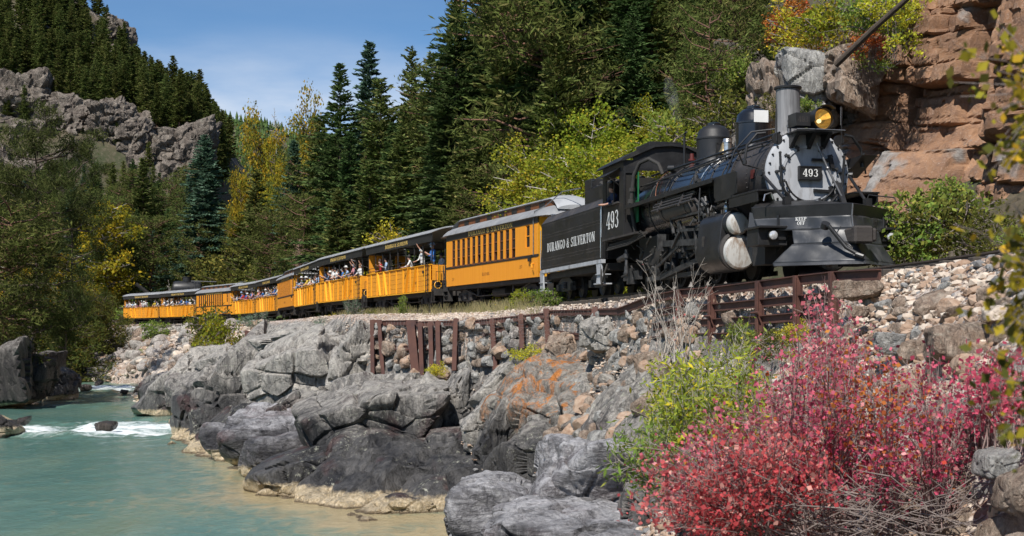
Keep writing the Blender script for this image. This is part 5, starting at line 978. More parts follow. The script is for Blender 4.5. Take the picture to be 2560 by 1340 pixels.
# ------------------------------------------------ track
M['rail'] = mat('dark_rail_steel', (.06, .05, .045), (.10, .075, .06), rough=.5, scale=6)
M['tie'] = mat('dark_timber_tie', (.05, .042, .037), (.10, .085, .07), rough=.9, scale=2, stretch=(6, .4, 6), bump=.6)
M['rust'] = mat('rusty_steel', (.085, .035, .027), (.125, .055, .04), rough=.72, scale=3, bump=.25, bscale=25, dirt=(.06, .03, .028), dlo=.5, dhi=.7)
M['net'] = mat('dull_wire', (.16, .15, .14), (.22, .2, .18), rough=.5, metal=.4)
def resample(P, step, a, b):
    L = [0]
    for p, q in zip(P[:-1], P[1:]): L.append(L[-1]+(q-p).length)
    out = []; s = a
    while s < min(b, L[-1]):
        i = max(0, min(len(L)-2, int(np.searchsorted(L, s))-1)); t = (s-L[i])/(L[i+1]-L[i]); p = P[i].lerp(P[i+1], t); d = (P[i+1]-P[i]).normalized(); out.append((p, d)); s += step
    return out
def build_track():
    T = bpy.data.objects.new('railway_track', None); COL.objects.link(T); T['kind'] = 'structure'
    pts = resample(TRS, 1.2, 20, 300); prof = [(-.06, -.13), (.06, -.13), (.06, -.115), (.012, -.10), (.012, -.035), (.034, -.028), (.034, 0), (-.034, 0), (-.034, -.028), (-.012, -.035), (-.012, -.10), (-.06, -.115)]
    for sd in (-1, 1):
        vs = []; fs = []; n = len(prof)
        for (p, d) in pts:
            r = Vector((d.y, -d.x, 0)); vs += [p+r*(sd*.4572+u)+Vector((0, 0, RAIL+v)) for u, v in prof]
        for i in range(len(pts)-1): fs += [(i*n+k, i*n+(k+1) % n, (i+1)*n+(k+1) % n, (i+1)*n+k) for k in range(n)]
        MB().add(vs, fs).obj('rail', M['rail'], T, ang=25)
    me = MB().box(-.10, -1.1, -.16, .10, 1.1, 0).mesh('tie', bevel=.012); me.materials.append(M['tie']); rs = random.Random(2)
    for (p, d) in resample(TRS, .55, 36, 36+.55*170):
        o = bpy.data.objects.new('tie', me); COL.objects.link(o); o.parent = T; o.location = (p.x, p.y, RAIL-.135+rs.uniform(-.01, .01)); o.rotation_euler = (0, 0, math.atan2(d.y, d.x)+rs.uniform(-.02, .02)); o.scale = (1, rs.uniform(.96, 1.05), 1)
build_track()
# ------------------------------------------------ rusty rail fence and post cribs
def ibar(mb, a, b, w=.12, up=(0, 0, 1)):
    """a length of old rail: head, web and foot"""
    a = Vector(a); b = Vector(b); d = (b-a).normalized(); u = Vector(up); r = d.cross(u).normalized(); u = r.cross(d)
    for (o, hw, hh) in ((.42, .48, .13), (0, .12, .5), (-.45, .75, .08)): mb.bar(a+u*w*o, b+u*w*o, w*hw*1.4, w*hh*1.7, u)
def build_fences():
    F2 = thing('rail_fence', 'rusty fence of old rails holding stones and ballast under the locomotive', 'fence')
    P = [at(1545, 776, 38.5), at(1635, 742, 34.2), at(1706, 728, 32.4), at(1787, 722, 30.8), at(1907, 707, 28.2), at(2003, 694, 26.6), at(2093, 684, 25.0), at(2200, 679, 23.4)]
    tops = [1.0]*8
    for i, dz in enumerate((0, -.38, -.72, -1.05)):
        for j in range(len(P)-1):
            if i > 0 and j < 1: continue
            a = P[j]+Vector((0, 0, dz-.05)); b = P[j+1]+Vector((0, 0, dz-.05))
            if i > 0 and j == len(P)-2: continue
            mb = MB(); mb.bar(a, b, .05, .19 if i == 0 else .16).bar(a+Vector((-.03, -.03, .085)), b+Vector((-.03, -.03, .085)), .09, .022); mb.obj('rail_beam', M['rust'], F2)
    for j in range(2, 7):
        q = P[j]; d = (P[min(j+1, 7)]-P[j-1]).normalized(); n = Vector((-d.y, d.x, 0)); n = n if n.y < 0 else -n; a = q+n*.08
        mb = MB(); ibar(mb, a+Vector((0, 0, .04)), a+Vector((0, 0, -1.55)), .15, n); mb.obj('post', M['rust'], F2)
        if j in (3, 4): MB().tube([a+Vector((0, 0, -.62))+n*.10+d*.18*k for k in (-1, 0, 1)], .025, 8).obj('clamp_bar', M['rust'], F2)
    T = thing('post_fence', 'rusty crib of leaning upright rails with torn wire netting beside the coach', 'fence')
    for (px, y0, x2, y1, Y) in [(936, 803, 938, 945, 54), (953, 803, 965, 938, 53.8), (1026, 805, 1043, 948, 52), (1036, 805, 1052, 945, 51.8), (1055, 810, 1061, 940, 51.4), (1081, 808, 1084, 905, 51), (1099, 806, 1102, 915, 50.6), (1144, 800, 1140, 905, 50), (1234, 800, 1242, 905, 48.6), (1368, 776, 1376, 870, 46.2), (1305, 790, 1309, 850, 47.4), (1489, 774, 1490, 800, 42), (944, 803, 941, 940, 54.2)]:
        a = at(px, y0, Y); b = at(x2, y1, Y-.2); mb = MB(); ibar(mb, a+Vector((-.04, -.42, .05)), b+Vector((-.04, -.42, -.3)), .20, (0, -1, 0)); mb.obj('post', M['rust'], T)
    for (x0, y0, Y0, x1, y1, Y1) in [(935, 808, 54.3, 1043, 806, 52.2), (1040, 810, 52.1, 1144, 808, 50.2), (1144, 812, 50.2, 1370, 788, 46.4), (1370, 783, 46.4, 1492, 780, 42.2), (1492, 780, 42.2, 1550, 778, 38.6), (960, 868, 53.8, 1026, 870, 52.2), (960, 905, 53.8, 1030, 905, 52.2), (1100, 862, 50.8, 1146, 852, 50.4), (1208, 834, 49.2, 1372, 802, 46.6), (1376, 830, 46.3, 1450, 842, 43.5), (936, 915, 54.2, 960, 918, 54), (1060, 870, 51.6, 1084, 866, 51.2)]:
        mb = MB(); Y0 -= .26; Y1 -= .26; mb.bar(at(x0, y0, Y0), at(x1, y1, Y1), .08, .20); mb.bar(at(x0, y0-5, Y0), at(x1, y1-5, Y1), .14, .02); mb.obj('rail_beam', M['rust'], T)
    # wire netting
    rs = random.Random(6); mb = MB()
    line = [(965, 808, 53.5), (1040, 808, 52), (1144, 806, 50), (1240, 800, 48.4), (1368, 783, 46.1), (1480, 780, 42.3)]
    for k in range(len(line)-1):
        (xa, ya, Ya), (xb, yb, Yb) = line[k], line[k+1]; n = int((xb-xa)/7)
        for i in range(n):
            t = i/n; px = xa+(xb-xa)*t; Y = Ya+(Yb-Ya)*t-.48; y0 = ya+(yb-ya)*t; ln = (110 if px < 1100 else 78 if px < 1330 else 42)*rs.uniform(.5, 1); pts = []
            for j in range(8): pts.append(at(px+rs.uniform(-3, 3)+j*rs.choice((-1, 1))*.8, y0-4+ln*j/7, Y-.1*math.sin(j)))
            mb.tube(pts, .005, 3, False)
        for j in range(7):
            pts = [at(xa+(xb-xa)*i/12, ya+(yb-ya)*i/12+8+j*11+rs.uniform(-3, 3), Ya+(Yb-Ya)*i/12-.5) for i in range(13)]; mb.tube(pts, .005, 3, False)
    mb.obj('wire_netting', M['net'], T)
    U = thing('short_crib', 'short rusty crib wall of rails below the rear open cars', 'fence')
    for (px, y0, y1, Y) in [(616, 826, 890, 90), (622, 828, 890, 89.5), (678, 836, 868, 88), (720, 820, 850, 87)]:
        mb = MB(); ibar(mb, at(px, y0, Y), at(px, y1, Y), .24, (0, -1, 0)); mb.obj('post', M['rust'], U)
    for (x0, y0, x1, y1) in [(615, 836, 680, 838), (680, 832, 735, 818), (616, 850, 680, 852), (616, 866, 680, 862)]: MB().bar(at(x0, y0, 89.8), at(x1, y1, 88), .2, .2).obj('rail_beam', M['rust'], U)
    V = thing('log_crib', 'low dark log wall under the far end of the train', 'wall')
    for k, yy in enumerate((816, 824, 831)): MB().cyl(at(335, yy, 168), at(455, yy+2, 150), .3, n=8).obj('log', M['tie'], V)
build_fences()
# ------------------------------------------------ carriages
M['orange'] = mat('orange_car_paint', (.84, .33, .020), (.78, .29, .018), rough=.5, scale=1.2, bump=.3, bscale=8, stretch=(10, 1, .4), dirt=(.66, .23, .02), dscale=.7, dlo=.6, dhi=.8)
M['yellow'] = mat('yellow_orange_board_paint', (.80, .335, .018), (.68, .265, .015), rough=.6, scale=3, bump=.4, bscale=14, stretch=(.6, 1, 5), dirt=(.45, .17, .02), dscale=1.4, dlo=.58, dhi=.76)
M['stake'] = mat('bright_yellow_paint', (.86, .42, .02), (.80, .37, .02), rough=.5, scale=2)
M['blackcar'] = mat('black_trim_paint', (.016, .016, .017), (.026, .026, .026), rough=.45)
M['gold'] = mat('gold_lettering', (.78, .56, .16), (.7, .48, .13), rough=.5)
M['ink'] = mat('dark_stencil', (.26, .09, .015), (.22, .08, .015), rough=.6)
M['tin'] = mat('galvanised_roof', (.36, .37, .38), (.46, .47, .48), rough=.5, metal=.25, scale=1.5, bump=.2, dirt=(.24, .24, .24), dlo=.52, dhi=.75)
M['greyroof'] = mat('grey_canvas_roof', (.20, .205, .215), (.27, .275, .28), rough=.75, scale=2, bump=.3, bscale=30, dirt=(.13, .13, .13), dlo=.55, dhi=.75)
M['brown'] = mat('brown_clerestory_paint', (.20, .072, .025), (.16, .055, .02), rough=.6)
M['seat'] = mat('dark_seat', (.03, .02, .018), (.045, .03, .025), rough=.6)
def glass_mat():
    m, N, L, B = node_mat('window_glass'); B.inputs['Base Color'].default_value = (.10, .10, .10, 1); B.inputs['Roughness'].default_value = .04; B.inputs['Transmission Weight'].default_value = .75; B.inputs['IOR'].default_value = 1.2; return m
M['glass'] = glass_mat()
def build_open_car():
    T = thing('open_car', 'x', 'railway car'); p = lambda mb, n, m, lab=None, par=T, **k: mb.obj(n, M[m], par, lab, **k)
    L = 12.2; h = L/2; hw = 1.27; z0, z1 = .86, 2.10
    p(MB().box(-h, -hw+.06, 1.2, h, hw-.06, 1.3), 'floor', 'seat'); p(MB().box(-h, -.9, .62, h, .9, .86).box(-h+.05, -hw+.05, .84, h-.05, hw-.05, 1.2), 'underframe', 'sooty')
    for sd in (-1, 1):
        for k in range(5):
            a = z0+.02+k*.243; p(MB().box(-h, sd*(hw-.05), a, h, sd*hw, a+.232), 'board', 'yellow')
        xs = [-h+.06, -h+.95, -h+2.2, -h+3.5, -h+4.8, 0, h-4.8, h-3.5, h-2.2, h-.95, h-.06]
        for i, x in enumerate(xs):
            w = .10 if i in (1, 9) else .035; p(MB().box(x-w/2, sd*hw, z0, x+w/2, sd*(hw+.045), z1), 'stake', 'stake')
        # slanting braces, mirrored about the middle, each a deep flange
        for (a, b) in ((xs[2]+.25, xs[2]+.75), (xs[3]+.25, xs[3]+.75), (xs[8]-.25, xs[8]-.75), (xs[7]-.25, xs[7]-.75)):
            top, bot = (a, b); y0, y1 = sd*hw, sd*(hw+.10)
            p(MB().add([(top, y0, z1), (bot, y0, z0), (bot, y1, z0), (top, y1, z1), (top+.03, y0, z1), (bot+.03, y0, z0), (bot+.03, y1, z0), (top+.03, y1, z1)], [(0, 1, 2, 3), (4, 7, 6, 5), (0, 4, 5, 1), (3, 2, 6, 7), (0, 3, 7, 4), (1, 5, 6, 2)]), 'brace', 'stake')
        p(MB().box(-h, sd*(hw-.07), z1, h, sd*(hw+.06), z1+.035), 'top_rail', 'stake'); p(MB().box(-h, sd*(hw-.03), .80, h, sd*(hw+.02), z0), 'sill', 'stake')
        p(MB().box(-h-.15, sd*(hw-.02), 3.22, h+.15, sd*(hw+.03), 3.62), 'fascia', 'blackcar'); lettering('DURANGO & SILVERTON', .20, 4.3, M['gold'], T, (0, sd*(hw+.033), 3.42), 0 if sd < 0 else R(180), caps=1.25)
        mb = MB()
        for k in range(9):
            x = -h+.06+k*(L-.12)/8; p(MB().box(x-.03, sd*(hw-.10), 1.3, x+.03, sd*(hw-.05), 3.24), 'roof_post', 'blackcar')
        for z in (2.25, 2.42): p(MB().bar((-h, sd*(hw-.07), z), (h, sd*(hw-.07), z), .025, .025), 'guard_rail', 'blackcar')
        # ladders
        for x in (h-.45, -h+.45):
            mb = MB().bar((x-.17, sd*(hw+.09), .7), (x-.17, sd*(hw+.09), 2.2), .03, .03).bar((x+.17, sd*(hw+.09), .7), (x+.17, sd*(hw+.09), 2.2), .03, .03)
            for k in range(6): mb.bar((x-.17, sd*(hw+.11), .85+k*.25), (x+.17, sd*(hw+.11), .85+k*.25), .025, .025)
            p(mb, 'ladder', 'blackcar') if (x > 0) == (sd < 0) else None
        p(MB().box(h-1.2, sd*(hw+.003), 1.72, h-1.05, sd*(hw+.09), 1.86), 'lamp_box', 'blackcar')
        lettering('400', .12, .3, M['ink'], T, (h-2.6, sd*(hw+.004), 1.3), 0 if sd < 0 else R(180), name='car_number')
    for sx in (-1, 1):
        e = sx*h; p(MB().box(e-sx*.06, -hw, 1.35, e, hw, z1), 'end_panel', 'yellow')
        for y in (-.9, -.3, .3, .9): p(MB().box(e, y-.04, 1.3, e+sx*.06, y+.04, z1), 'end_stake', 'stake')
        p(MB().box(e, -hw, .84, e+sx*.62, hw, .92).box(e+sx*.5, -hw, .6, e+sx*.62, hw, .84), 'end_platform', 'sooty')
        p(MB().tube([(e+sx*.5, -hw+.1, .9), (e+sx*.5, -hw+.1, 1.75), (e+sx*.5, -.5, 1.75), (e+sx*.5, -.5, .9)], .02, 6).tube([(e+sx*.3, -1.0, .9), (e+sx*.3, -1.0, 2.15)], .018, 6), 'end_railing', 'blackcar'); p(MB().lathe([(.17, -.02), (.2, 0), (.17, .02), (.15, 0), (.17, -.02)], (e+sx*.1, -.95, 1.12), (sx, 0, 0), 16), 'brake_wheel', 'stake')
        p(MB().box(e, -.12, .6, e+sx*.85, .12, .82), 'coupler', 'sooty')
        for sd in (-1, 1): p(MB().box(e+sx*.1, sd*(hw-.12), .28, e+sx*.5, sd*(hw+.03), .31).bar((e+sx*.12, sd*hw, .3), (e+sx*.12, sd*hw, .86), .03, .03).bar((e+sx*.48, sd*hw, .3), (e+sx*.48, sd*hw, .86), .03, .03), 'step', 'sooty')
    # far end bulkhead painted orange
    p(MB().box(-h+.05, -hw+.08, 1.3, -h+.12, -.35, 3.2).box(-h+.05, .35, 1.3, -h+.12, hw-.08, 3.2), 'bulkhead', 'yellow')
    # roof
    pr = lambda y, o=0: 3.64+.34*(1-(y/1.38)**2)+o; ys = np.linspace(-1.36, 1.36, 15); poly = [(y, pr(y)) for y in ys]+[(y, pr(y, -.035)) for y in ys[::-1]]
    p(MB().prism(poly, -h-.22, h+.22, 'x'), 'roof', 'tin', ang=30)
    ribs = [(y, pr(y, .03)) for y in ys]+[(y, pr(y, -.002)) for y in ys[::-1]]
    for k in range(17): x = -h-.1+k*(L+.2)/16; p(MB().prism(ribs, x-.02, x+.02, 'x'), 'roof_rib', 'tin')
    for x in (-h+1, 0, h-1): p(MB().bar((x, -1.2, 3.25), (x, 1.2, 3.25), .05, .06), 'roof_truss', 'blackcar')
    for k in range(9):
        x = -h+1.1+k*1.2
        p(MB().box(x, -.45, 1.3, x+1.0, .45, 1.72).box(x, -.05, 1.72, x+1.0, .05, 2.3), 'bench', 'seat')
    for sd in (-1, 1): p(MB().tube([(-h+1.8, sd*.8, .75), (-h+3.5, sd*.8, .38), (h-3.5, sd*.8, .38), (h-1.8, sd*.8, .75)], .025, 6).box(-h+3.45, sd*.77, .38, -h+3.55, sd*.83, .75).box(h-3.55, sd*.77, .38, h-3.45, sd*.83, .75), 'truss_rod', 'grease')
    trucks(T, (-4.4, 4.4)); return T
def build_coach():
    T = thing('coach', 'x', 'railway car'); p = lambda mb, n, m, lab=None, par=T, **k: mb.obj(n, M[m], par, lab, **k)
    L = 11.6; h = L/2; hw = 1.28; zs, zb, zw0, zw1, ze = .95, 1.74, 1.84, 3.02, 3.30
    wx = [h-2.75-.71*k for k in range(12)]
    for sd in (-1, 1):
        p(MB().box(-h, sd*(hw-.06), zs, h, sd*hw, zb), 'side_panel', 'orange', bevel=.004); p(MB().box(-h, sd*(hw-.05), zb, h, sd*(hw+.02), zb+.10), 'belt_rail', 'blackcar')
        mb = MB().box(-h, sd*(hw-.06), zb+.1, h, sd*(hw-.002), zw0).box(-h, sd*(hw-.06), zw1, h, sd*(hw-.002), 3.05)
        edges = [h]+sum([[x+.22, x-.22] for x in [h-1.15]+wx], [])+[-h]
        for a, b in zip(edges[::2], edges[1::2]): mb.box(b, sd*(hw-.06), zw0, a, sd*(hw-.003), zw1)
        mb.box(h-1.37, sd*(hw-.06), zw0, h-.93, sd*(hw-.003), 2.15); p(mb, 'window_wall', 'orange')
        p(MB().box(-h, sd*(hw-.05), 3.05, h, sd*(hw+.015), ze), 'letterboard', 'blackcar'); lettering('DURANGO & SILVERTON', .17, 5.6, M['gold'], T, (.2, sd*(hw+.018), 3.17), 0 if sd < 0 else R(180), caps=1.25)
        lettering('ELK PARK', .13, .95, M['ink'], T, (-.3, sd*(hw+.003), 1.32), 0 if sd < 0 else R(180), name='car_name'); lettering('257', .12, .28, M['ink'], T, (h-1.9, sd*(hw+.003), 1.42), 0 if sd < 0 else R(180), name='car_number'); lettering('257', .12, .28, M['ink'], T, (-h+1.0, sd*(hw+.003), 1.25), 0 if sd < 0 else R(180), name='car_number')
        for i, x in enumerate([h-1.15]+wx):
            z0 = 2.15 if i == 0 else zw0; fr = MB(); y0, y1 = sd*(hw-.07), sd*(hw-.02)
            for zz in ([z0, 2.6, zw1] if i == 0 else [z0, 2.22, 2.6, zw1]): fr.box(x-.22, y0, zz-.02, x+.22, y1, zz+.02)
            fr.box(x-.22, y0, z0, x-.19, y1, zw1).box(x+.19, y0, z0, x+.22, y1, zw1)
            if i > 0: fr.box(x-.24, sd*(hw-.01), z0-.05, x+.24, sd*(hw+.03), z0-.015)
            w = p(fr, 'window', 'brown' if i else 'orange'); lo = z0 if i % 3 == 0 else 2.22 if i % 3 == 1 else 2.05
            p(MB().box(x-.19, sd*(hw-.055), lo, x+.19, sd*(hw-.045), zw1), 'pane', 'glass', par=w)
        p(MB().box(h-.9, sd*(hw+.002), 1.58, h-.72, sd*(hw+.10), 1.74), 'lamp_box', 'blackcar'); p(MB().tube([(h-.45, sd*(hw+.01), 1.5), (h-.45, sd*(hw+.12), 1.45), (h-.3, sd*(hw+.14), 1.3)], .025, 6), 'marker_bracket', 'orange')
        p(MB().tube([(h-.45, sd*(hw+.03), 1.8), (h-.45, sd*(hw+.03), 3.2), (h-.35, sd*(hw+.02), 3.5), (h+.0, sd*.95, 3.72), (h+.55, sd*.5, 4.22), (h+1.4, sd*.1, 4.28)], .022, 6), 'stove_pipe', 'steel') if sd < 0 else None
        p(MB().tube([(-h+1.6, sd*.95, .8), (-h+3.6, sd*.95, .42), (h-3.6, sd*.95, .42), (h-1.6, sd*.95, .8)], .025, 6).box(-h+3.55, sd*.92, .42, -h+3.65, sd*.98, .9).box(h-3.65, sd*.92, .42, h-3.55, sd*.98, .9), 'truss_rod', 'grease')
    p(MB().box(-h-.8, -1.15, .78, h+.8, 1.15, .95), 'underframe', 'sooty'); p(MB().box(-h, -hw+.06, 1.1, h, hw-.06, 1.16), 'floor', 'seat'); p(MB().cyl((-1, -.55, .55), (.6, -.55, .55), .2, n=16).cyl((1.5, .3, .5), (2.6, .3, .5), .2, n=16), 'brake_cylinder', 'sooty')
    p(MB().box(-h+.1, -.35, 1.16, h-.1, .35, 1.2), 'aisle', 'dark_in')
    for k in range(14): x = -h+.6+k*.74; [p(MB().box(x, sd*.4, 1.16, x+.45, sd*(hw-.1), 1.6).box(x, sd*.4, 1.6, x+.1, sd*(hw-.1), 2.15), 'seat', 'seat') for sd in (-1, 1)]
    # roof: lower deck, clerestory, upper deck
    low = [(-1.40, ze-.01), (-1.36, ze+.08), (-1.2, ze+.22), (-.95, ze+.34), (-.72, ze+.42), (.72, ze+.42), (.95, ze+.34), (1.2, ze+.22), (1.36, ze+.08), (1.40, ze-.01), (1.28, ze-.02), (-1.28, ze-.02)]
    p(MB().prism(low, -h-.05, h+.05, 'x'), 'lower_roof', 'greyroof', ang=40)
    for sx in (-1, 1):     # roof ends curve down over the platforms
        vs = []; fs = []; N_ = 6; K = len(low)
        for i in range(N_+1):
            t = i/N_; x = sx*(h+.05+.85*t); d = .34*t*t; vs += [(x, y*(1-.05*t), max(ze-.04, z-d)) if z > ze else (x, y*(1-.05*t), z-.02*t) for y, z in low]
        for i in range(N_): fs += [(i*K+k, i*K+(k+1) % K, (i+1)*K+(k+1) % K, (i+1)*K+k) for k in range(K)]
        fs.append(tuple(N_*K+k for k in range(K))); p(MB().add(vs, fs), 'roof_end', 'greyroof', ang=40)
        up = [(-.74, ze+.70), (-.6, ze+.78), (-.3, ze+.85), (0, ze+.87), (.3, ze+.85), (.6, ze+.78), (.74, ze+.70), (.70, ze+.68), (-.70, ze+.68)]; vs = []; fs = []; K = len(up)
        for i in range(N_+1): t = i/N_; x = sx*(h-.2+1.05*t); vs += [(x, y*(1+.12*t), z-.46*t*t) for y, z in up]
        for i in range(N_): fs += [(i*K+k, i*K+(k+1) % K, (i+1)*K+(k+1) % K, (i+1)*K+k) for k in range(K)]
        fs.append(tuple(N_*K+k for k in range(K))); p(MB().add(vs, fs), 'upper_roof_end', 'tin' if sx > 0 else 'greyroof', ang=40)
        p(MB().box(sx*(h-.06), -.66, ze+.40, sx*(h+.12), .66, ze+.68), 'clerestory_end', 'brown')
        # platform
        e = sx*h; p(MB().box(e, -1.1, .86, e+sx*.85, 1.1, .95), 'platform', 'sooty')
        p(MB().box(e-sx*.06, -hw, zs, e, hw, 3.28), 'end_wall', 'stake'); p(MB().box(e, -.36, 1.0, e+sx*.02, .36, 2.95), 'end_door', 'brown'); p(MB().box(e+sx*.02, -.24, 2.0, e+sx*.03, .24, 2.8), 'door_pane', 'glass')
        for sd in (-1, 1):
            mb = MB().tube([(e+sx*.82, sd*1.08, .95), (e+sx*.82, sd*1.08, 3.3)], .03, 6); mb.tube([(e+sx*.82, sd*1.08, 1.95), (e+sx*.82, sd*.4, 1.95)], .02, 6).tube([(e+sx*.82, sd*1.08, 1.1), (e+sx*.82, sd*.4, 1.1)], .02, 6)
            for k in range(6): mb.tube([(e+sx*.82, sd*(.4+.13*k), 1.0), (e+sx*.82, sd*(.4+.13*k), 1.95)], .012, 6)
            mb.tube([(e+sx*.2, sd*1.25, 1.0), (e+sx*.3, sd*1.25, 1.95), (e+sx*.75, sd*1.2, 1.95), (e+sx*.75, sd*1.2, 1.0)], .02, 6).tube([(e+sx*.3, sd*1.25, 1.1), (e+sx*.7, sd*1.2, 1.8)], .014, 6).tube([(e+sx*.3, sd*1.25, 1.8), (e+sx*.7, sd*1.2, 1.1)], .014, 6); p(mb, 'platform_railing', 'blackcar')
            mb = MB()
            for k in range(3): mb.box(e+sx*.08, sd*(1.1+.02*k), .30+.22*k, e+sx*.72, sd*(.95+.02*k)+sd*.22, .33+.22*k)
            mb.box(e+sx*.06, sd*.95, .28, e+sx*.08, sd*1.2, .9).box(e+sx*.72, sd*.95, .28, e+sx*.74, sd*1.2, .9); p(mb, 'steps', 'sooty')
        p(MB().box(e+sx*.7, -.14, .6, e+sx*1.1, .14, .82), 'coupler', 'sooty')
    p(MB().box(-h+.05, -.66, ze+.40, h-.05, .66, ze+.69), 'clerestory', 'brown')
    for sd in (-1, 1):
        for k in range(7): x = -h+1.1+k*1.56; w = p(MB().box(x-.30, sd*.655, ze+.46, x+.30, sd*.675, ze+.64), 'clerestory_window', 'blackcar')
    p(MB().prism(up, -h+.2, h-.2, 'x'), 'upper_roof', 'greyroof', ang=40)
    trucks(T, (-4.0, 4.0)); return T
OPEN = build_open_car(); COACH = build_coach()
CARINFO = [(COACH, 'orange coach named on its side, coupled directly behind the tender'), (OPEN, 'orange open car coupled behind the first coach, its roof edge lettered in gold'), (OPEN, 'second orange open car behind the first coach, seen steeply from the side'), (OPEN, 'third orange open car, just in front of the middle coach'),
           (COACH, 'middle orange coach in the bend, mostly hidden behind open cars'), (OPEN, 'open car curving away just behind the middle coach'), (OPEN, 'open car in front of the last coach, half behind a green shrub'), (COACH, 'last and most distant orange coach with a full row of windows'),
           (OPEN, 'open car right behind the last coach, below the black water tank'), (OPEN, 'open car at the very tail of the train')]
CAROBJ = []
used = set()
for i, ((c, b, L), (src, lab)) in enumerate(zip(CARS, CARINFO)):
    o = src if src.name not in used else copy_tree(src); used.add(src.name); CAROBJ.append(o)
    m = (c[0]+b[0]*L/2, c[1]+b[1]*L/2); o.location = (m[0], m[1], RAIL); o.rotation_euler = (0, 0, math.atan2(-b[1], -b[0])); o['label'] = lab; o['group'] = 'carriages of the train'
# round-topped water tank and spout behind the tail
def water_tank():
    T = thing('water_tank', 'black round-ended steel water tank standing above the last cars', 'water tank', at(468, 812, 172)); z = 5.2+(837-722)*172/3400-T.location.z
    k = 172/3400.
    MB().lathe([(.001, -38*k), (9*k, -37*k), (17*k, -33*k), (19*k, -28*k), (19*k, 28*k), (17*k, 33*k), (9*k, 37*k), (.001, 38*k)], (0, 0, z), (1, .25, 0), 28).obj('tank', M['blackcar'], T)
    MB().cyl((0, 0, z+17*k), (0, 0, z+28*k), 11*k, n=20).cyl((0, 0, z+28*k), (0, 0, z+30*k), 12*k, n=20).obj('hatch_tower', M['blackcar'], T)
    MB().tube([(-19*k, 0, z-6*k), (-83*k, -.5, z-20*k), (-123*k, -1, z+12*k)], .22, 8).obj('spout', M['dark_in'], T)
    for x in (-25*k, 25*k): MB().box(x-.3, -1, 0, x+.3, 1, z-17*k).obj('support', M['sooty'], T)
    MB().bar((25*k, -1.3, z+18*k), (25*k, -1.3, z-20*k), .1, .1).bar((31*k, -1.3, z+18*k), (31*k, -1.3, z-20*k), .1, .1).obj('ladder', M['grease'], T)
    MB().tube([(12*k, -.5, z+19*k), (75*k, -.5, z+17*k)], .05, 6).obj('pipe', M['steel'], T)
water_tank()
# ------------------------------------------------ foliage materials
def leaf_mat(name, a, b, c, trans=.3, var=.35):
    """a and b mix over the crown, c on some single leaves; light and dark leaves by island"""
    m = bpy.data.materials.new(name); m.use_nodes = True; nt = m.node_tree; N, L = nt.nodes, nt.links; N.remove(N['Principled BSDF']); out = N['Material Output']
    geo = N.new('ShaderNodeNewGeometry'); oi = N.new('ShaderNodeObjectInfo'); tc = N.new('ShaderNodeTexCoord').outputs['Object']
    n = tex(N, L, 'Noise', .55, tc, 3, .6); rnd = geo.outputs['Random Per Island']
    col = mixc(N, L, ramp(N, L, n.outputs['Fac'], .4, .6), a, b); col = mixc(N, L, ramp(N, L, rnd, .80, .92), col, c)
    hv = N.new('ShaderNodeHueSaturation'); v = mth(N, L, 'ADD', ramp(N, L, mth(N, L, 'FRACT', mth(N, L, 'MULTIPLY', rnd, 7.3)), 0, 1, 1-var, 1+var), ramp(N, L, oi.outputs['Random'], 0, 1, -.14, .16)); L.new(v, hv.inputs['Value'])
    L.new(ramp(N, L, mth(N, L, 'FRACT', mth(N, L, 'MULTIPLY', oi.outputs['Random'], 5.7)), 0, 1, .485, .515), hv.inputs['Hue']); L.new(col, hv.inputs['Color'])
    d = N.new('ShaderNodeBsdfDiffuse'); t = N.new('ShaderNodeBsdfTranslucent'); mx = N.new('ShaderNodeMixShader'); mx.inputs[0].default_value = trans
    for s in (d, t): L.new(hv.outputs[0], s.inputs[0])
    L.new(d.outputs[0], mx.inputs[1]); L.new(t.outputs[0], mx.inputs[2]); L.new(mx.outputs[0], out.inputs['Surface']); return m
M['spruce'] = leaf_mat('dark_spruce_needles', (.060, .105, .034), (.095, .145, .050), (.15, .20, .08))
M['fir'] = leaf_mat('olive_fir_needles', (.105, .145, .040), (.16, .19, .06), (.24, .22, .08))
M['blue'] = leaf_mat('blue_spruce_needles', (.075, .135, .09), (.11, .18, .125), (.17, .25, .18))
M['pine'] = leaf_mat('pine_needles', (.075, .10, .026), (.115, .14, .04), (.18, .17, .06))
M['aspen'] = leaf_mat('yellow_green_leaves', (.24, .30, .035), (.33, .35, .04), (.46, .36, .04), .45)
M['gold'] = leaf_mat('golden_leaves', (.42, .30, .02), (.30, .26, .03), (.58, .34, .02), .4) if False else M['gold']
M['goldleaf'] = leaf_mat('golden_leaves', (.34, .27, .025), (.22, .24, .035), (.52, .34, .03), .4)
M['olive'] = leaf_mat('olive_shrub_leaves', (.10, .115, .028), (.15, .15, .035), (.26, .22, .05), .35)
M['greenleaf'] = leaf_mat('green_shrub_leaves', (.17, .25, .05), (.25, .31, .07), (.38, .38, .08), .4)
M['willow'] = leaf_mat('willow_leaves', (.085, .11, .03), (.13, .14, .035), (.22, .16, .04), .35)
M['sage'] = leaf_mat('blue_green_leaves', (.13, .20, .13), (.17, .24, .17), (.26, .32, .22), .3)
M['redleaf'] = leaf_mat('crimson_leaves', (.60, .10, .135), (.72, .20, .22), (.82, .40, .36), .5, .45)
M['rustleaf'] = leaf_mat('rust_leaves', (.50, .16, .05), (.56, .24, .05), (.5, .08, .05), .4)
M['yellowleaf'] = leaf_mat('yellow_willow_leaves', (.58, .52, .05), (.42, .46, .06), (.72, .54, .05), .45)
M['bark'] = mat('grey_brown_bark', (.10, .075, .055), (.06, .045, .035), rough=.95, scale=3, stretch=(4, 4, .6), bump=.6)
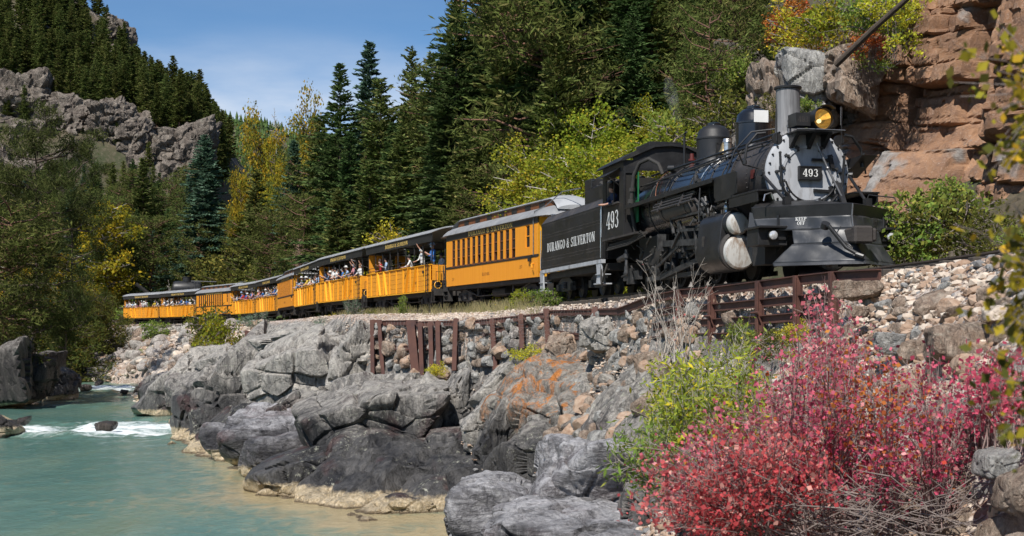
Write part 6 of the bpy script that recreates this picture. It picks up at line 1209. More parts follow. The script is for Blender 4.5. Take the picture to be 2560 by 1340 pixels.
M['redbark'] = mat('reddish_pine_bark', (.20, .10, .06), (.10, .06, .045), rough=.95, scale=3, stretch=(3, 3, .5), bump=.6)
M['palebark'] = mat('pale_bark', (.50, .46, .40), (.32, .28, .24), rough=.9, scale=4, bump=.4)
M['twig'] = mat('dark_grey_twigs', (.16, .125, .11), (.27, .23, .21), rough=.9, scale=5)
M['redtwig'] = mat('reddish_twigs', (.17, .085, .075), (.33, .28, .26), rough=.9, scale=3)
def diamonds(C, U, V): return np.stack([C-U, C-V, C+U, C+V], 1).reshape(-1, 3)
def unit(v): return v/np.maximum(np.linalg.norm(v, axis=1)[:, None], 1e-6)
def leaf_mesh(name, C, U, V): return mesh_np(name, diamonds(C, U, V), np.arange(len(C)*4).reshape(-1, 4))
def rand_leaves(rs, C, size, aspect=.5, up=.3):
    n = len(C); d = unit(rs.normal(size=(n, 3))+np.array([0, 0, 0])); e = rs.normal(size=(n, 3)); e[:, 2] *= .6; e = unit(np.cross(d, e)); s = size*rs.uniform(.45, 1.45, n)[:, None]
    return d*s*.5, e*s*.5*aspect
def sticks(A, B, r0, r1):
    A = np.asarray(A, float); B = np.asarray(B, float); n = len(A); d = unit(B-A); q = np.where(np.abs(d[:, 2:3]) > .9, np.array([[1., 0, 0]]), np.array([[0, 0, 1.]])); u = unit(np.cross(d, q)); v = np.cross(d, u); P = []
    for (O, r) in ((A, r0), (B, r1)):
        r = np.broadcast_to(np.asarray(r, float), (n,))[:, None]
        for k in range(3): t = 2*math.pi*k/3; P.append(O+(u*math.cos(t)+v*math.sin(t))*r)
    V = np.stack(P, 1).reshape(-1, 3); base = np.arange(n)[:, None]*6; Fc = np.concatenate([base+np.array([[k, (k+1) % 3, 3+(k+1) % 3, 3+k]]) for k in range(3)]); return V, Fc
def stick_mesh(name, parts):
    VV = []; FF = []; o = 0
    for V, Fc in parts: VV.append(V); FF.append(Fc+o); o += len(V)
    return mesh_np(name, np.concatenate(VV), np.concatenate(FF), True)
def conifer(seed, h=20, rad=3.2, dens=1., droop=.25, gap=.0, top=.9, size=.5, broken=0., base=.06, conic=.85):
    rs = np.random.RandomState(seed); C = []; D = []; S = []; A = []; B = []; z = h*base
    while z < h*.995:
        f = 1-z/h; L0 = rad*(f**conic)*(1-.35*max(0, (.12-z/h)/.12)); nb = int(max(3, (4+5*f)*dens)); a0 = rs.uniform(0, 6.28)
        for k in range(nb):
            if rs.rand() < gap: continue
            a = a0+k*6.283/nb+rs.uniform(-.35, .35); L = L0*rs.uniform(.58, 1.1)*(.82+.22*math.sin(a*2+z*.55+seed)+.16*math.sin(a*3-z*1.3+seed*2))+.15; e = .45-.95*f*droop*2+rs.uniform(-.12, .12); d = np.array([math.cos(a)*math.cos(e), math.sin(a)*math.cos(e), math.sin(e)]); p0 = np.array([0, 0, z+rs.uniform(-.15, .15)])
            m = max(3, int(L/size*3.2)); t = np.linspace(.12 if L < 1 else .25, 1, m)+rs.uniform(-.04, .04, m); sag = -droop*.55*(t**2)*L*.5
            side = np.array([-math.sin(a), math.cos(a), 0]); w = (1-t)*.42*L+.12
            for sgn in (-1, 0, 1):
                c = p0+d*(t*L)[:, None]+side*(w*sgn*rs.uniform(.35, 1, m))[:, None]; c[:, 2] += sag+rs.uniform(-.06, .06, m); C.append(c); dd = d+side*sgn*.8+np.array([0, 0, -.12]); D.append(np.repeat(dd[None], m, 0)); S.append(np.full(m, size*(.75+.35*f)))
            A.append(p0); B.append(p0+d*L*.85+np.array([0, 0, -droop*.3*L]))
        z += (.16+.26*f)*(h/20)**.3/max(dens, .5)*1.15
    C = np.concatenate(C); D = unit(np.concatenate(D)); S = np.concatenate(S)*rs.uniform(.7, 1.3, len(C)); n = len(C); D = unit(D+rs.normal(size=(n, 3))*.28); E = rs.normal(size=(n, 3)); E[:, 2] = E[:, 2]*.5+0; V = unit(np.cross(D, E)); V = unit(V*.55+unit(np.cross(D, np.array([[0, 0, 1.]])))*.75)
    crown = leaf_mesh('crown', C, D*S[:, None]*.62, V*S[:, None]*.21)
    tr = MB().tube([(0, 0, -1.5), (0, 0, h*.3), (0, 0, h*.7), (0, 0, h*.98)], [h*.014, h*.011, h*.006, .02], 7); parts = sticks(np.array(A), np.array(B), .035*h/20, .012); mb_v = [list(v) for v in tr.v]
    tv = np.array(tr.v); tf = [f for f in tr.f if len(f) == 4]; V2, F2 = parts; trunk = mesh_np('trunk', np.concatenate([tv, V2]), np.concatenate([np.array(tf), F2+len(tv)]), True)
    return trunk, crown
def clumped(seed, h=16, r=4, n_limb=26, cl=34, size=.3, base=.3, crad=.75, flat=.7, lean=.0, droop=0, aspect=.35, shape='oval', twig=True, stems=1, gapf=.2):
    """broad tree or open pine: limbs ending in clusters of leaves"""
    rs = np.random.RandomState(seed); C = []; A = []; B = []; RA = []; RB = []; tops = []
    for s_ in range(stems):
        off = rs.normal(size=2)*r*.25*(stems > 1); th = h*rs.uniform(.8, 1) if s_ else h; P = [np.array([off[0]*.3, off[1]*.3, -.8])]; k = 7
        for i in range(1, k+1): P.append(np.array([off[0]*(.3+i/k)+lean*th*(i/k)**2+rs.normal()*.02*h, off[1]*(.3+i/k)+rs.normal()*.02*h, th*.93*i/k]))
        for i in range(k): A.append(P[i]); B.append(P[i+1]); rr = h*.012*(1-i/k*.85)/stems**.3; RA.append(rr); RB.append(h*.012*(1-(i+1)/k*.85)/stems**.3)
        for j in range(n_limb//stems):
            f = rs.uniform(base, 1); i = min(k-1, int(f*k)); p0 = P[i]+(P[i+1]-P[i])*(f*k-i); a = rs.uniform(0, 6.283)
            env = {'oval': math.sqrt(max(.03, 1-((f-.62)/.5)**2)), 'cone': (1.08-f)/.9, 'column': .8, 'dome': math.sqrt(max(.02, 1-f*f*.98))}[shape]
            L = r*env*rs.uniform(.55, 1.1); e = (.5-droop)*rs.uniform(.3, 1.2)+(.6 if f > .85 else 0); tip = p0+np.array([math.cos(a)*L, math.sin(a)*L, math.sin(e)*L*.6]); mid = (p0+tip)/2+rs.normal(size=3)*L*.07+np.array([0, 0, -.05*L])
            A += [p0, mid]; B += [mid, tip]; RA += [h*.005, h*.0035]; RB += [h*.0035, .015]
            for q in range(max(2, int(L*1.6))):
                t = rs.uniform(.35, 1.08); c = (mid+(tip-mid)*(t-.5)*2 if t > .5 else p0+(mid-p0)*t*2)+rs.normal(size=3)*crad*.55; 
                if rs.rand() < gapf: continue
                g = rs.normal(size=(cl, 3))*crad*np.array([1, 1, flat])*.5; C.append(c+g)
                A.append(tip*.3+mid*.7); B.append(c); RA.append(.02); RB.append(.008)
    C = np.concatenate(C); U, V = rand_leaves(rs, C, size, aspect); trunk = stick_mesh('trunk', [sticks(np.array(A), np.array(B), np.array(RA), np.array(RB))]); return trunk, leaf_mesh('crown', C, U, V)
TV = {}
def add_variant(k, pair, leaf, bark='bark', trunk='trunk', crown='crown'):
    t, c = pair; t.materials.append(M[bark]); c.materials.append(M[leaf]); TV.setdefault(k, []).append((t, c, trunk, crown))
for i in range(4): add_variant('spruce', conifer(300+i, 22, 4.3+.4*i, 1.05, .28, .12, size=.52, conic=.72), 'spruce')
for i in range(4): add_variant('fir', conifer(310+i, 20, 4.4, .95, .12, .2, size=.58, conic=.58), 'fir')
for i in range(2): add_variant('blue', conifer(320+i, 20, 4.4+.4*i, 1.15, .36, .06, size=.54, conic=.75), 'blue')
for i in range(4): add_variant('ridge', conifer(330+i, 16, 2.9, .8, .1, .16, size=.8, base=.2, conic=.5), 'pine', 'redbark')
for i in range(3): add_variant('pine', clumped(340+i, 18, 4.0, 64, 46, .42, .28, .85, .6, aspect=.22, shape='oval'), 'pine', 'redbark')
M['bigpineleaf'] = leaf_mat('dark_pine_needles', (.036, .050, .016), (.060, .075, .024), (.11, .12, .045)); add_variant('bigpine', clumped(350, 19, 5.2, 44, 190, .34, .22, .95, .5, lean=.05, aspect=.16, shape='oval', gapf=.3), 'bigpineleaf', 'bark')  # darker needle green of the big ponderosas
for i in range(2): add_variant('aspen', clumped(360+i, 9, 3.0, 110, 95, .145, .06, .55, .9, aspect=.75, shape='dome', stems=4, gapf=.1), 'aspen', 'palebark')
for i in range(2): add_variant('gold', clumped(370+i, 12, 2.4, 60, 55, .26, .25, .62, .9, aspect=.75, shape='oval', stems=1, gapf=.3), 'goldleaf', 'palebark')
for i in range(2): add_variant('cotton', clumped(380+i, 16, 4.2, 60, 110, .24, .35, .95, .8, aspect=.75, shape='oval', stems=2, gapf=.35), 'goldleaf', 'bark')
for i in range(2): add_variant('olive', clumped(390+i, 7, 4.0, 90, 60, .22, .03, .60, .8, aspect=.6, shape='dome', stems=5), 'olive', 'bark')
for i in range(2): add_variant('willow', clumped(400+i, 7, 3.6, 110, 60, .24, .0, .55, .9, aspect=.3, shape='dome', stems=6, gapf=.1), 'willow', 'bark')
def shrub_pair(seed, leaf, bark='twig', size=.07, aspect=.6, cl=36, n=46, r=.9, h=1.): add_variant('shrub_'+leaf, clumped(seed, h, r, n, cl, size, 0, .17, .9, aspect=aspect, shape='dome', stems=7, gapf=.12), leaf, bark, 'stems', 'leaves')
for i, (lf, sz, ap) in enumerate([('greenleaf', .085, .6), ('olive', .075, .5), ('sage', .08, .25), ('yellowleaf', .085, .5), ('rustleaf', .085, .6), ('aspen', .085, .6)]): shrub_pair(410+i, lf, size=sz, aspect=ap); shrub_pair(430+i, lf, size=sz, aspect=ap)
def bare(seed, h=10, r=2.2, n=60, th=.03):
    rs = np.random.RandomState(seed); A = []; B = []; RA = []; RB = []; P = [np.array([rs.normal()*.02*h*i/6, rs.normal()*.02*h*i/6, h*i/6.]) for i in range(7)]
    for i in range(6): A.append(P[i]); B.append(P[i+1]); RA.append(h*.011*(1-i/7)); RB.append(h*.011*(1-(i+1)/7))
    for j in range(n):
        f = rs.uniform(.12, 1); i = min(5, int(f*6)); p = P[i]+(P[i+1]-P[i])*(f*6-i); a = rs.uniform(0, 6.28); L = r*(1.1-f*.8)*rs.uniform(.4, 1); q = p+np.array([math.cos(a)*L, math.sin(a)*L, L*rs.uniform(.1, .9)]); A.append(p); B.append(q); RA.append(th); RB.append(th*.4)
        for m in range(5): t = rs.uniform(.3, 1); c = p+(q-p)*t; A.append(c); B.append(c+rs.normal(size=3)*L*.22+np.array([0, 0, L*.1])); RA.append(th*.5); RB.append(th*.25)
    return stick_mesh('trunk', [sticks(np.array(A), np.array(B), np.array(RA), np.array(RB))])
DEAD = bare(450); DEAD.materials.append(M['palebark']); DEADR = bare(451, 10, 3, 110, .04); DEADR.materials.append(mat('pinkish_dead_twigs', (.42, .27, .2), (.3, .2, .15), rough=.9))
BASEH = {'spruce': 22, 'fir': 20, 'blue': 20, 'ridge': 16, 'pine': 18, 'bigpine': 19, 'aspen': 9, 'gold': 12, 'cotton': 16, 'olive': 7, 'willow': 7}
def plant(kind, loc, h, rs, label, name='tree', cat='tree', group=None, wid=1., leaf=None, var=None, parts=True):
    v = TV[kind][rs.randint(len(TV[kind])) if var is None else var]; s = h/BASEH.get(kind, 1.); o = thing(name, label, cat, loc, rs.uniform(0, 6.28), group); o.scale = (s*wid, s*wid, s)
    link(v[2], v[0], parent=o); link(v[3], v[1], parent=o); return o
def tree_px(kind, px, ytop, Y, label, rs, wid=1., name='tree', cat='tree', group=None, z=None, var=None):
    x = (px-1280)/F*Y; z = float(hz(x, Y)[0])-.2 if z is None else z; top = CZ+(HZ-ytop)/F*Y; return plant(kind, (x, Y, z), max(.3, top-z), rs, label, name, cat, group, wid, var=var)
_seenlab = {}
def forest_label(kind, px, Y, h, zone):
    nm = {'spruce': 'dark spruce', 'fir': 'olive fir', 'blue': 'blue-green spruce', 'pine': 'open-crowned pine', 'ridge': 'dark pine'}[kind]; size = 'short' if h < 11 else 'middling' if h < 16 else 'tall'
    if zone == 'slope': marks = [(840, 'above the third open car'), (920, 'above the second open car'), (1110, 'above the first open car'), (1240, 'above the rear of the front coach'), (1360, 'above the front of the front coach'), (1500, 'above the tender'), (1660, 'above the boiler'), (9999, 'above the domes')]; rows = [(100, 'low on the slope'), (135, 'half way back in the forest'), (9999, 'at the back of the forest')]
    elif zone == 'valley': marks = [(120, 'behind the huge ponderosa'), (250, 'above the golden aspen'), (400, 'above the water tank'), (480, 'left of the big blue-green spruce'), (580, 'behind the big blue-green spruce'), (700, 'around the cottonwoods'), (9999, 'left of the pointed spruce')]; rows = [(225, 'at the front of the valley wood'), (265, 'in the middle of the valley wood'), (9999, 'close under the grey crags')]
    else: marks = [(70, 'at the left edge'), (150, 'left of the pale slab'), (230, 'under the pale slab'), (320, 'right of the pale slab'), (400, 'above the cracked buttress'), (480, 'above the rounded bluff'), (9999, 'at the right end of the ridge')]; rows = [(332, 'rooted on the grey crags'), (360, 'just above the crags'), (385, 'half way up the ridge'), (9999, 'on the ridge top')]
    return '%s %s %s, %s' % (size, nm, next(t for l, t in marks if px < l), next(t for l, t in rows if Y < l))
def build_trees():
    rs = np.random.RandomState(17); T = lambda *a, **k: tree_px(*a, **k); S_ = 'spruce_tree'; FI = 'fir_tree'; PI_ = 'pine_tree'
    H = [('spruce', 850, 158, 116, 'dark pointed spruce standing against the sky left of the tall fir mass', 1., S_), ('blue', 922, 104, 138, 'tallest blue-green spruce with a thin spire above the open cars', .9, S_), ('fir', 952, 196, 112, 'olive-green fir in front of the thin-spired spruce', 1.1, FI), ('fir', 1030, 118, 118, 'ragged olive fir with a brownish top in the skyline gap', .75, FI),
         ('fir', 1078, 130, 108, 'narrow fir hugging the left side of the tallest dark tree', .8, FI), ('spruce', 1142, -12, 88, 'tallest dark evergreen whose tip touches the top edge', 1.25, S_), ('spruce', 1205, -60, 92, 'dark evergreen just right of the tallest one', 1.2, S_), ('fir', 1262, -40, 84, 'olive evergreen above the front coach', 1.15, FI), ('spruce', 1335, -110, 90, 'high dark spruce above the middle of the front coach', 1.3, S_),
         ('spruce', 1425, -130, 84, 'high dark spruce above the tender', 1.35, S_), ('fir', 1500, -120, 90, 'broad evergreen behind the yellow-green bushes', 1.3, FI), ('spruce', 1575, -100, 82, 'dark spruce with drooping limbs left of the rock pinnacle', 1.3, S_), ('spruce', 1655, -60, 100, 'dark spruce behind the rock pinnacle', 1.2, S_), ('pine', 1772, 20, 60, 'open pine with a visible dark trunk above the steam dome', .9, PI_), ('pine', 1845, -40, 66, 'pine reaching out of the frame left of the grey block', .9, PI_), ('fir', 1725, 60, 68, 'light green fir behind the steam plume', 1., FI),
         ('blue', 735, 352, 146, 'blue-green spruce behind the middle coach', 1.05, S_), ('blue', 512, 338, 194, 'big blue-green spruce towering over the last coach', 1.15, S_), ('fir', 640, 425, 168, 'dark green fir between the two blue-green spruces', 1.1, FI), ('fir', 800, 300, 128, 'dense fir left of the pointed spruce', 1.15, FI), ('spruce', 875, 330, 104, 'dark spruce low behind the third open car', 1.1, S_), ('fir', 1000, 330, 100, 'olive fir behind the first open car', 1.3, FI), ('fir', 925, 400, 96, 'bushy olive fir right above the second open car', 1.4, FI),
         ('pine', 760, 480, 124, 'shaded pine above the middle coach', 1.1, PI_), ('spruce', 1085, 330, 92, 'dark fir-like spruce above the joint of the first open car and coach', 1.2, S_), ('fir', 1150, 380, 84, 'spreading evergreen just above the coach roof', 1.5, FI), ('pine', 1232, 420, 78, 'grey-green pine low above the coach roof', 1.3, PI_), ('spruce', 1300, 180, 82, 'dark spruce behind the leftmost yellow-green bush', 1.1, S_), ('fir', 845, 470, 100, 'bright olive fir over the third open car', 1.4, FI), ('pine', 690, 520, 140, 'small dark pine beside the rubble patch', 1.1, PI_),
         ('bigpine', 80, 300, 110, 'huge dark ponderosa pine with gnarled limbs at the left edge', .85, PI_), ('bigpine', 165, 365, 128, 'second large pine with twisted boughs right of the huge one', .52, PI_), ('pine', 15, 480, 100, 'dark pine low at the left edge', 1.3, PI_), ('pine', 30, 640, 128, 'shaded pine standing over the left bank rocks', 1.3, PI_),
         ('gold', 258, 500, 186, 'slender aspen with golden leaves and a white trunk', 1.2, 'aspen_tree'), ('gold', 165, 630, 185, 'thin yellow aspen behind the river willows', 1.1, 'aspen_tree'), ('gold', 75, 560, 150, 'yellow aspen glimpsed behind the huge pine', 1., 'aspen_tree'), ('cotton', 640, 305, 215, 'tall cottonwood with yellow crown before the pink outcrop', .6, 'cottonwood_tree'), ('cotton', 600, 450, 205, 'small golden cottonwood beside the big blue-green spruce', .4, 'cottonwood_tree'), ('pine', 655, 400, 225, 'open pine standing among the cottonwoods', .9, PI_), ('fir', 700, 395, 200, 'olive fir right of the tall cottonwood', 1., FI), ('cotton', 765, 258, 172, 'pale yellow-green cottonwood rising into the sky gap', .5, 'cottonwood_tree'), ('cotton', 690, 370, 190, 'half-bare cottonwood left of the sky gap', .35, 'cottonwood_tree'),
         ('aspen', 1420, 215, 74, 'big sunlit yellow-green bush tree above the tender', .8, 'broadleaf_tree'), ('aspen', 1345, 345, 72, 'yellow-green bush tree left of the big sunlit one', 1.1, 'broadleaf_tree'), ('aspen', 1500, 262, 66, 'yellow-green bush tree right behind the cab roof', 1.1, 'broadleaf_tree'), ('aspen', 1590, 305, 62, 'yellow-orange tinged bush tree behind the boiler', 1.1, 'broadleaf_tree'), ('aspen', 1455, 350, 60, 'low bright bush tree above the coal bunker', 1.2, 'broadleaf_tree'), ('aspen', 1650, 240, 74, 'thin yellow-green tree left of the steam dome', .9, 'broadleaf_tree'),
         ('olive', 590, 612, 186, 'round olive-green tree behind the last coach', 1.3, 'broadleaf_tree'), ('olive', 655, 650, 160, 'olive shrub tree in front of the rubble patch', 1.1, 'broadleaf_tree'), ('olive', 545, 690, 186, 'low orange-tinged shrub behind the water tank', 1., 'broadleaf_tree'),
         ('willow', 205, 712, 158, 'dense olive willow clump on the gravel bar', .9, 'willow_tree'), ('willow', 268, 735, 160, 'brownish willow at the right of the clump on the gravel bar', .75, 'willow_tree'), ('willow', 120, 780, 150, 'low willow beside the left bank rocks', 1.3, 'willow_tree'), ('olive', 170, 760, 156, 'pale tan-green shrub left of the dense willow', .9, 'willow_tree')]
    for (k, px, yt, Y, lb, w, nm) in H: T(k, px, yt, Y, lb, rs, w, nm)
    # more evergreens of the right-hand slope; heights follow the skyline of the photograph
    sky_x = [560, 640, 700, 800, 850, 900, 985, 1030, 1070, 1100, 1130, 1900]; sky_y = [340, 330, 350, 300, 260, 260, 300, 230, 230, 90, -150, -400]
    n = 0; t = 0; pts = []
    while n < 120 and t < 9000:
        t += 1; px = rs.uniform(770, 1890); Y = rs.uniform(72, 190) if px > 1000 else rs.uniform(100, 200); x = (px-1280)/F*Y; dt, _ = pl_dist(np.array([x]), np.array([Y]), TRN)
        if dt[0] < 6 or (px > 1690 and Y < 66) or (px > 1150 and px < 1700 and Y < 72) or any((x-a)**2+(Y-b)**2 < 9 for a, b in pts): continue
        z = float(hz(x, Y)[0]); h = rs.uniform(11, 22); top = HZ-(z+h-CZ)/Y*F; lim = np.interp(px, sky_x, sky_y)
        if top < lim: h = CZ+(HZ-lim)/F*Y-z
        if h < 6: continue
        k = ['spruce', 'fir', 'fir', 'pine', 'spruce'][rs.randint(5)]; pts.append((x, Y)); plant(k, (x, Y, z-.3), h, rs, forest_label(k, px, Y, h, 'slope'), {'spruce': S_, 'fir': FI, 'pine': PI_}[k], 'tree', 'evergreens of the slope behind the train', rs.uniform(.85, 1.25)); n += 1
    # valley floor and foot of the mountain
    n = 0; t = 0; pts = []
    while n < 170 and t < 12000:
        t += 1; px = rs.uniform(-20, 800); Y = rs.uniform(188, 318); x = (px-1280)/F*Y; 
        if any((x-a)**2+(Y-b)**2 < 20 for a, b in pts): continue
        z = float(hz(x, Y)[0]); h = rs.uniform(10, 21); lim = np.interp(px, [0, 300, 480, 560, 640, 700, 760, 800], [410, 400, 370, 430, 390, 410, 380, 330]); top = HZ-(z+h-CZ)/Y*F
        if top < lim: h = CZ+(HZ-lim)/F*Y-z
        if h < 5: continue
        k = ['pine', 'fir', 'ridge', 'pine', 'spruce', 'blue'][rs.randint(6)]; pts.append((x, Y)); plant(k, (x, Y, z-.3), h, rs, forest_label(k, px, Y, h, 'valley'), {'spruce': S_, 'fir': FI, 'blue': S_}.get(k, PI_), 'tree', 'evergreens of the valley wood', rs.uniform(.85, 1.3)); n += 1
    # ridge and mountainside
    n = 0; t = 0; pts = []
    while n < 240 and t < 30000:
        t += 1; px = rs.uniform(-30, 575); Y = rs.uniform(318, 404) if rs.rand() < .25 else rs.uniform(330, 404); x = (px-1280)/F*Y; z = float(hz(x, Y)[0]); py = HZ-(z-CZ)/Y*F
        if any((x-a)**2+(Y-b)**2 < 4 for a, b in pts) or py > 480: continue
        if (210 < px < 320 and 60 < py < 150 and Y > 380): continue
        h = rs.uniform(9, 18) if Y > 328 else rs.uniform(5, 10); lim = np.interp(px, [0, 150, 250, 300, 340, 400, 440, 500, 540, 580], [-400, -200, -40, 30, 110, 150, 150, 180, 255, 290]); top = HZ-(z+h-CZ)/Y*F
        if top < lim: h = CZ+(HZ-lim)/F*Y-z
        if h < 4: continue
        pts.append((x, Y)); k = ['ridge', 'ridge', 'fir'][rs.randint(3)]; plant(k, (x, Y, z-.5), h, rs, forest_label(k, px, Y, h, 'ridge'), PI_, 'tree', 'pines of the left mountain', rs.uniform(.9, 1.3)); n += 1
    for (px, yt, Y, w, lb) in [(500, 174, 392, 1.1, 'tallest dark pine at the right end of the mountain ridge'), (478, 178, 394, .7, 'thin see-through pine left of the tallest ridge-end pine'), (432, 140, 396, 1.2, 'broad dark pine on the skyline in the middle of the ridge'), (540, 262, 386, 1.1, 'last low pine where the ridge meets the far hill'), (268, 12, 398, 1., 'pine on the skyline beside the pale slab')]: T('ridge', px, yt, Y, lb, rs, w, PI_)
    # shrubs that stand out: px, top, base row or None, depth, width factor, kind, label
    for (px, yt, yb, Y, w, k, lb, nm) in [(885, 752, 812, 70, .55, 'sage', 'blue-green juniper-like shrub beside the track under the second open car', 'shrub'), (930, 778, 808, 68, 1.1, 'olive', 'low yellowish shrub right of the blue-green one', 'shrub'), (800, 800, 850, 66, .7, 'sage', 'green shrub rooted in the pale rock shelf', 'shrub'), (830, 786, 812, 74, 1., 'yellowleaf', 'small yellow shrub at the track edge', 'shrub'),
        (640, 785, 825, 92, 1.1, 'sage', 'rounded green shrub below the middle coach', 'shrub'), (528, 775, 890, 104, .8, 'olive', 'big pale olive shrub in front of the last coach', 'shrub'), (545, 800, 892, 100, .7, 'aspen', 'yellow-green shrub at the right foot of the pale olive one', 'shrub'), (395, 808, 850, 150, 1.1, 'greenleaf', 'low green shrub among the pale boulders', 'shrub'), (262, 830, 880, 158, 1.1, 'olive', 'dull brownish shrub at the foot of the willow', 'shrub'),
        (1378, 728, 768, 48.5, 1.4, 'greenleaf', 'green shrub under the rear step of the tender', 'shrub'), (1305, 730, 765, 51, 1., 'aspen', 'yellowish shrub by the coach wheels near the tender', 'shrub'), (1005, 745, 790, 63, .4, 'greenleaf', 'small upright weed beside the first open car', 'shrub'), (1092, 908, 945, 48, .9, 'yellowleaf', 'small yellow shrub at the foot of the rusty posts', 'shrub'), (1315, 865, 905, 45, 1.4, 'yellowleaf', 'sparse yellow shrub behind the netting', 'shrub'), (1290, 755, 770, 52, 1., 'olive', 'dry grass-like tuft beside the coach truck', 'shrub'),
        (975, 565, 640, 94, 1.2, 'yellowleaf', 'golden shrub above the roof of the first open car', 'shrub'), (1600, 460, 620, 46, .8, 'greenleaf', 'dark green bush half hidden behind the boiler', 'shrub'), (1985, 805, 865, 22, .9, 'yellowleaf', 'yellow shrub in front of the right part of the rail fence', 'shrub'), (1850, 805, 880, 23, .6, 'greenleaf', 'thin green shrub climbing the middle of the rail fence', 'shrub'), (1900, 830, 905, 21, .9, 'olive', 'olive shrub at the foot of the rail fence', 'shrub'),
        (2330, 488, 652, 30, 1.1, 'greenleaf', 'large green shrub behind the rail at the cliff foot', 'shrub'), (2270, 520, 650, 29.5, 1., 'greenleaf', 'green shrub just right of the plow', 'shrub'), (2420, 500, 648, 29, 1., 'olive', 'olive shrub at the cliff foot below the dark recess', 'shrub'), (2490, 540, 640, 27, 1.1, 'olive', 'twiggy shrub near the right edge behind the rail', 'shrub'), (2550, 570, 636, 25, 1.1, 'greenleaf', 'green shrub cut by the right edge behind the rail', 'shrub'), (2385, 460, 560, 33, .8, 'greenleaf', 'shrub growing up the base of the cliff', 'shrub'), (2240, 560, 655, 30, .9, 'aspen', 'pale yellow-green shrub touching the plow wing', 'shrub'),
        (2030, 20, 125, 52, 1.1, 'yellowleaf', 'golden-green bush on the cliff top above the grey block', 'shrub'), (2110, 0, 110, 50, 1.1, 'aspen', 'yellow-green bush on the cliff top beside the fallen log', 'shrub'), (1985, 10, 100, 56, 1.1, 'rustleaf', 'orange-tinged bush at the left end of the cliff top', 'shrub'), (2190, -10, 95, 46, 1., 'greenleaf', 'green bush on the cliff top under the fallen log', 'shrub'), (2240, -30, 70, 44, 1., 'yellowleaf', 'yellowish bush where the fallen log leaves the frame', 'shrub'), (2170, 85, 130, 46, 1.3, 'rustleaf', 'small rust-orange bush below the fallen log', 'shrub'),
        (1945, 240, 300, 47, .9, 'olive', 'dry bush growing left of the smokestack', 'shrub'), (2020, 245, 290, 46.5, .8, 'greenleaf', 'bright green sprig between smokestack and cliff', 'shrub'), (1720, 270, 400, 60, .9, 'greenleaf', 'green bush behind the steam plume', 'shrub'), (1800, 250, 380, 57, 1.1, 'olive', 'olive bush behind the sand dome', 'shrub'), (1870, 150, 260, 60, 1., 'greenleaf', 'green bush on the slope left of the cliff', 'shrub'), (1700, 320, 420, 57, 1.2, 'aspen', 'yellowish bush behind the steam dome', 'shrub'), (600, 880, 905, 84, 1.2, 'olive', 'dry grassy tuft beside the short crib', 'shrub')]:
        x = (px-1280)/F*Y; zb = CZ+(HZ-yb)/F*Y; plant('shrub_'+k, (x, Y, zb), (yb-yt)/F*Y, rs, lb, nm, 'shrub', None, w)
    # undergrowth filling the foot of the slope behind the train and above the cliff
    n = 0; t = 0
    while n < 110 and t < 4000:
        t += 1; px = rs.uniform(700, 1900); Y = rs.uniform(58, 150); x = (px-1280)/F*Y; dt, _ = pl_dist(np.array([x]), np.array([Y]), TRN)
        if not 8 < dt[0] < 28: continue
        z = float(hz(x, Y)[0]); plant(['shrub_olive', 'shrub_greenleaf', 'shrub_aspen', 'shrub_olive'][rs.randint(4)], (x, Y, z-.1), rs.uniform(1.2, 3.2), rs, 'bush of the undergrowth between the forest trees and the train', 'bush', 'bush', 'undergrowth bushes behind the train', rs.uniform(.9, 1.3)); n += 1
    n = 0; t = 0
    while n < 60 and t < 4000:
        t += 1; px = rs.uniform(0, 560); Y = rs.uniform(150, 230); x = (px-1280)/F*Y; dt, _ = pl_dist(np.array([x]), np.array([Y]), TRN); dw, _ = water_dist(np.array([x]), np.array([Y]))
        if dt[0] < 4 or dw[0] < 4 or (350 < px < 560 and Y < 190): continue
        z = float(hz(x, Y)[0]); plant(['shrub_olive', 'shrub_greenleaf', 'shrub_yellowleaf'][rs.randint(3)], (x, Y, z-.1), rs.uniform(2, 4.5), rs, 'bush of the valley floor behind the tail of the train', 'bush', 'bush', 'valley bushes behind the tail of the train', rs.uniform(.9, 1.3)); n += 1
    # dead trees
    for (px, yt, yb, Y, me, lb) in [(748, 600, 690, 118, DEADR, 'dead pinkish tree right above the middle coach'), (690, 270, 420, 240, DEAD, 'bare grey snag in the sky gap left of the cottonwood'), (425, 700, 815, 182, DEAD, 'pale broken trunk beside the water tank'), (90, 560, 700, 140, DEAD, 'bare pale branches under the huge pine'), (1345, 600, 700, 70, DEAD, 'bare grey sapling behind the front coach')]:
        o = thing('dead_tree', lb, 'tree', at(px, yb, Y)); s = (yb-yt)/F*Y/10; o.scale = (s, s, s); link('trunk', me, parent=o)
    # forest of the far hill, too far to tell the trees apart
    k = 3600; x = rs.uniform(-520, 60, k); y = rs.uniform(1330, 1540, k); i = np.argmin((FARP[None, :, 0]-x[:, None])**2+(FARP[None, :, 1]-y[:, None])**2, 1); z = FARP[i, 2]; VV = []; FF = []; o = 0
    ang = np.linspace(0, 6.283, 6)[:-1]
    for a, b, c in zip(x, y, z):
        h = rs.uniform(6, 12); r = h*.24
        for (f, q) in ((.0, 1.), (.35, .75)): ring = [(a+math.cos(t)*r*q, b+math.sin(t)*r*q, c+h*f) for t in ang]; VV += ring+[(a, b, c+h*(f+.55 if f == 0 else 1))]; FF += [(o+j, o+(j+1) % 5, o+5) for j in range(5)]; o += 6
    me = mesh_np('far_forest', np.array(VV), np.array(FF)); me.materials.append(M['spruce']); link('far_forest', me, kind='stuff')
    L = thing('fallen_log', 'dark dead trunk leaning from the cliff top up to the top edge', 'log', at(2090, 162, 43.8)); e = at(2290, -22, 41.5)-L.location
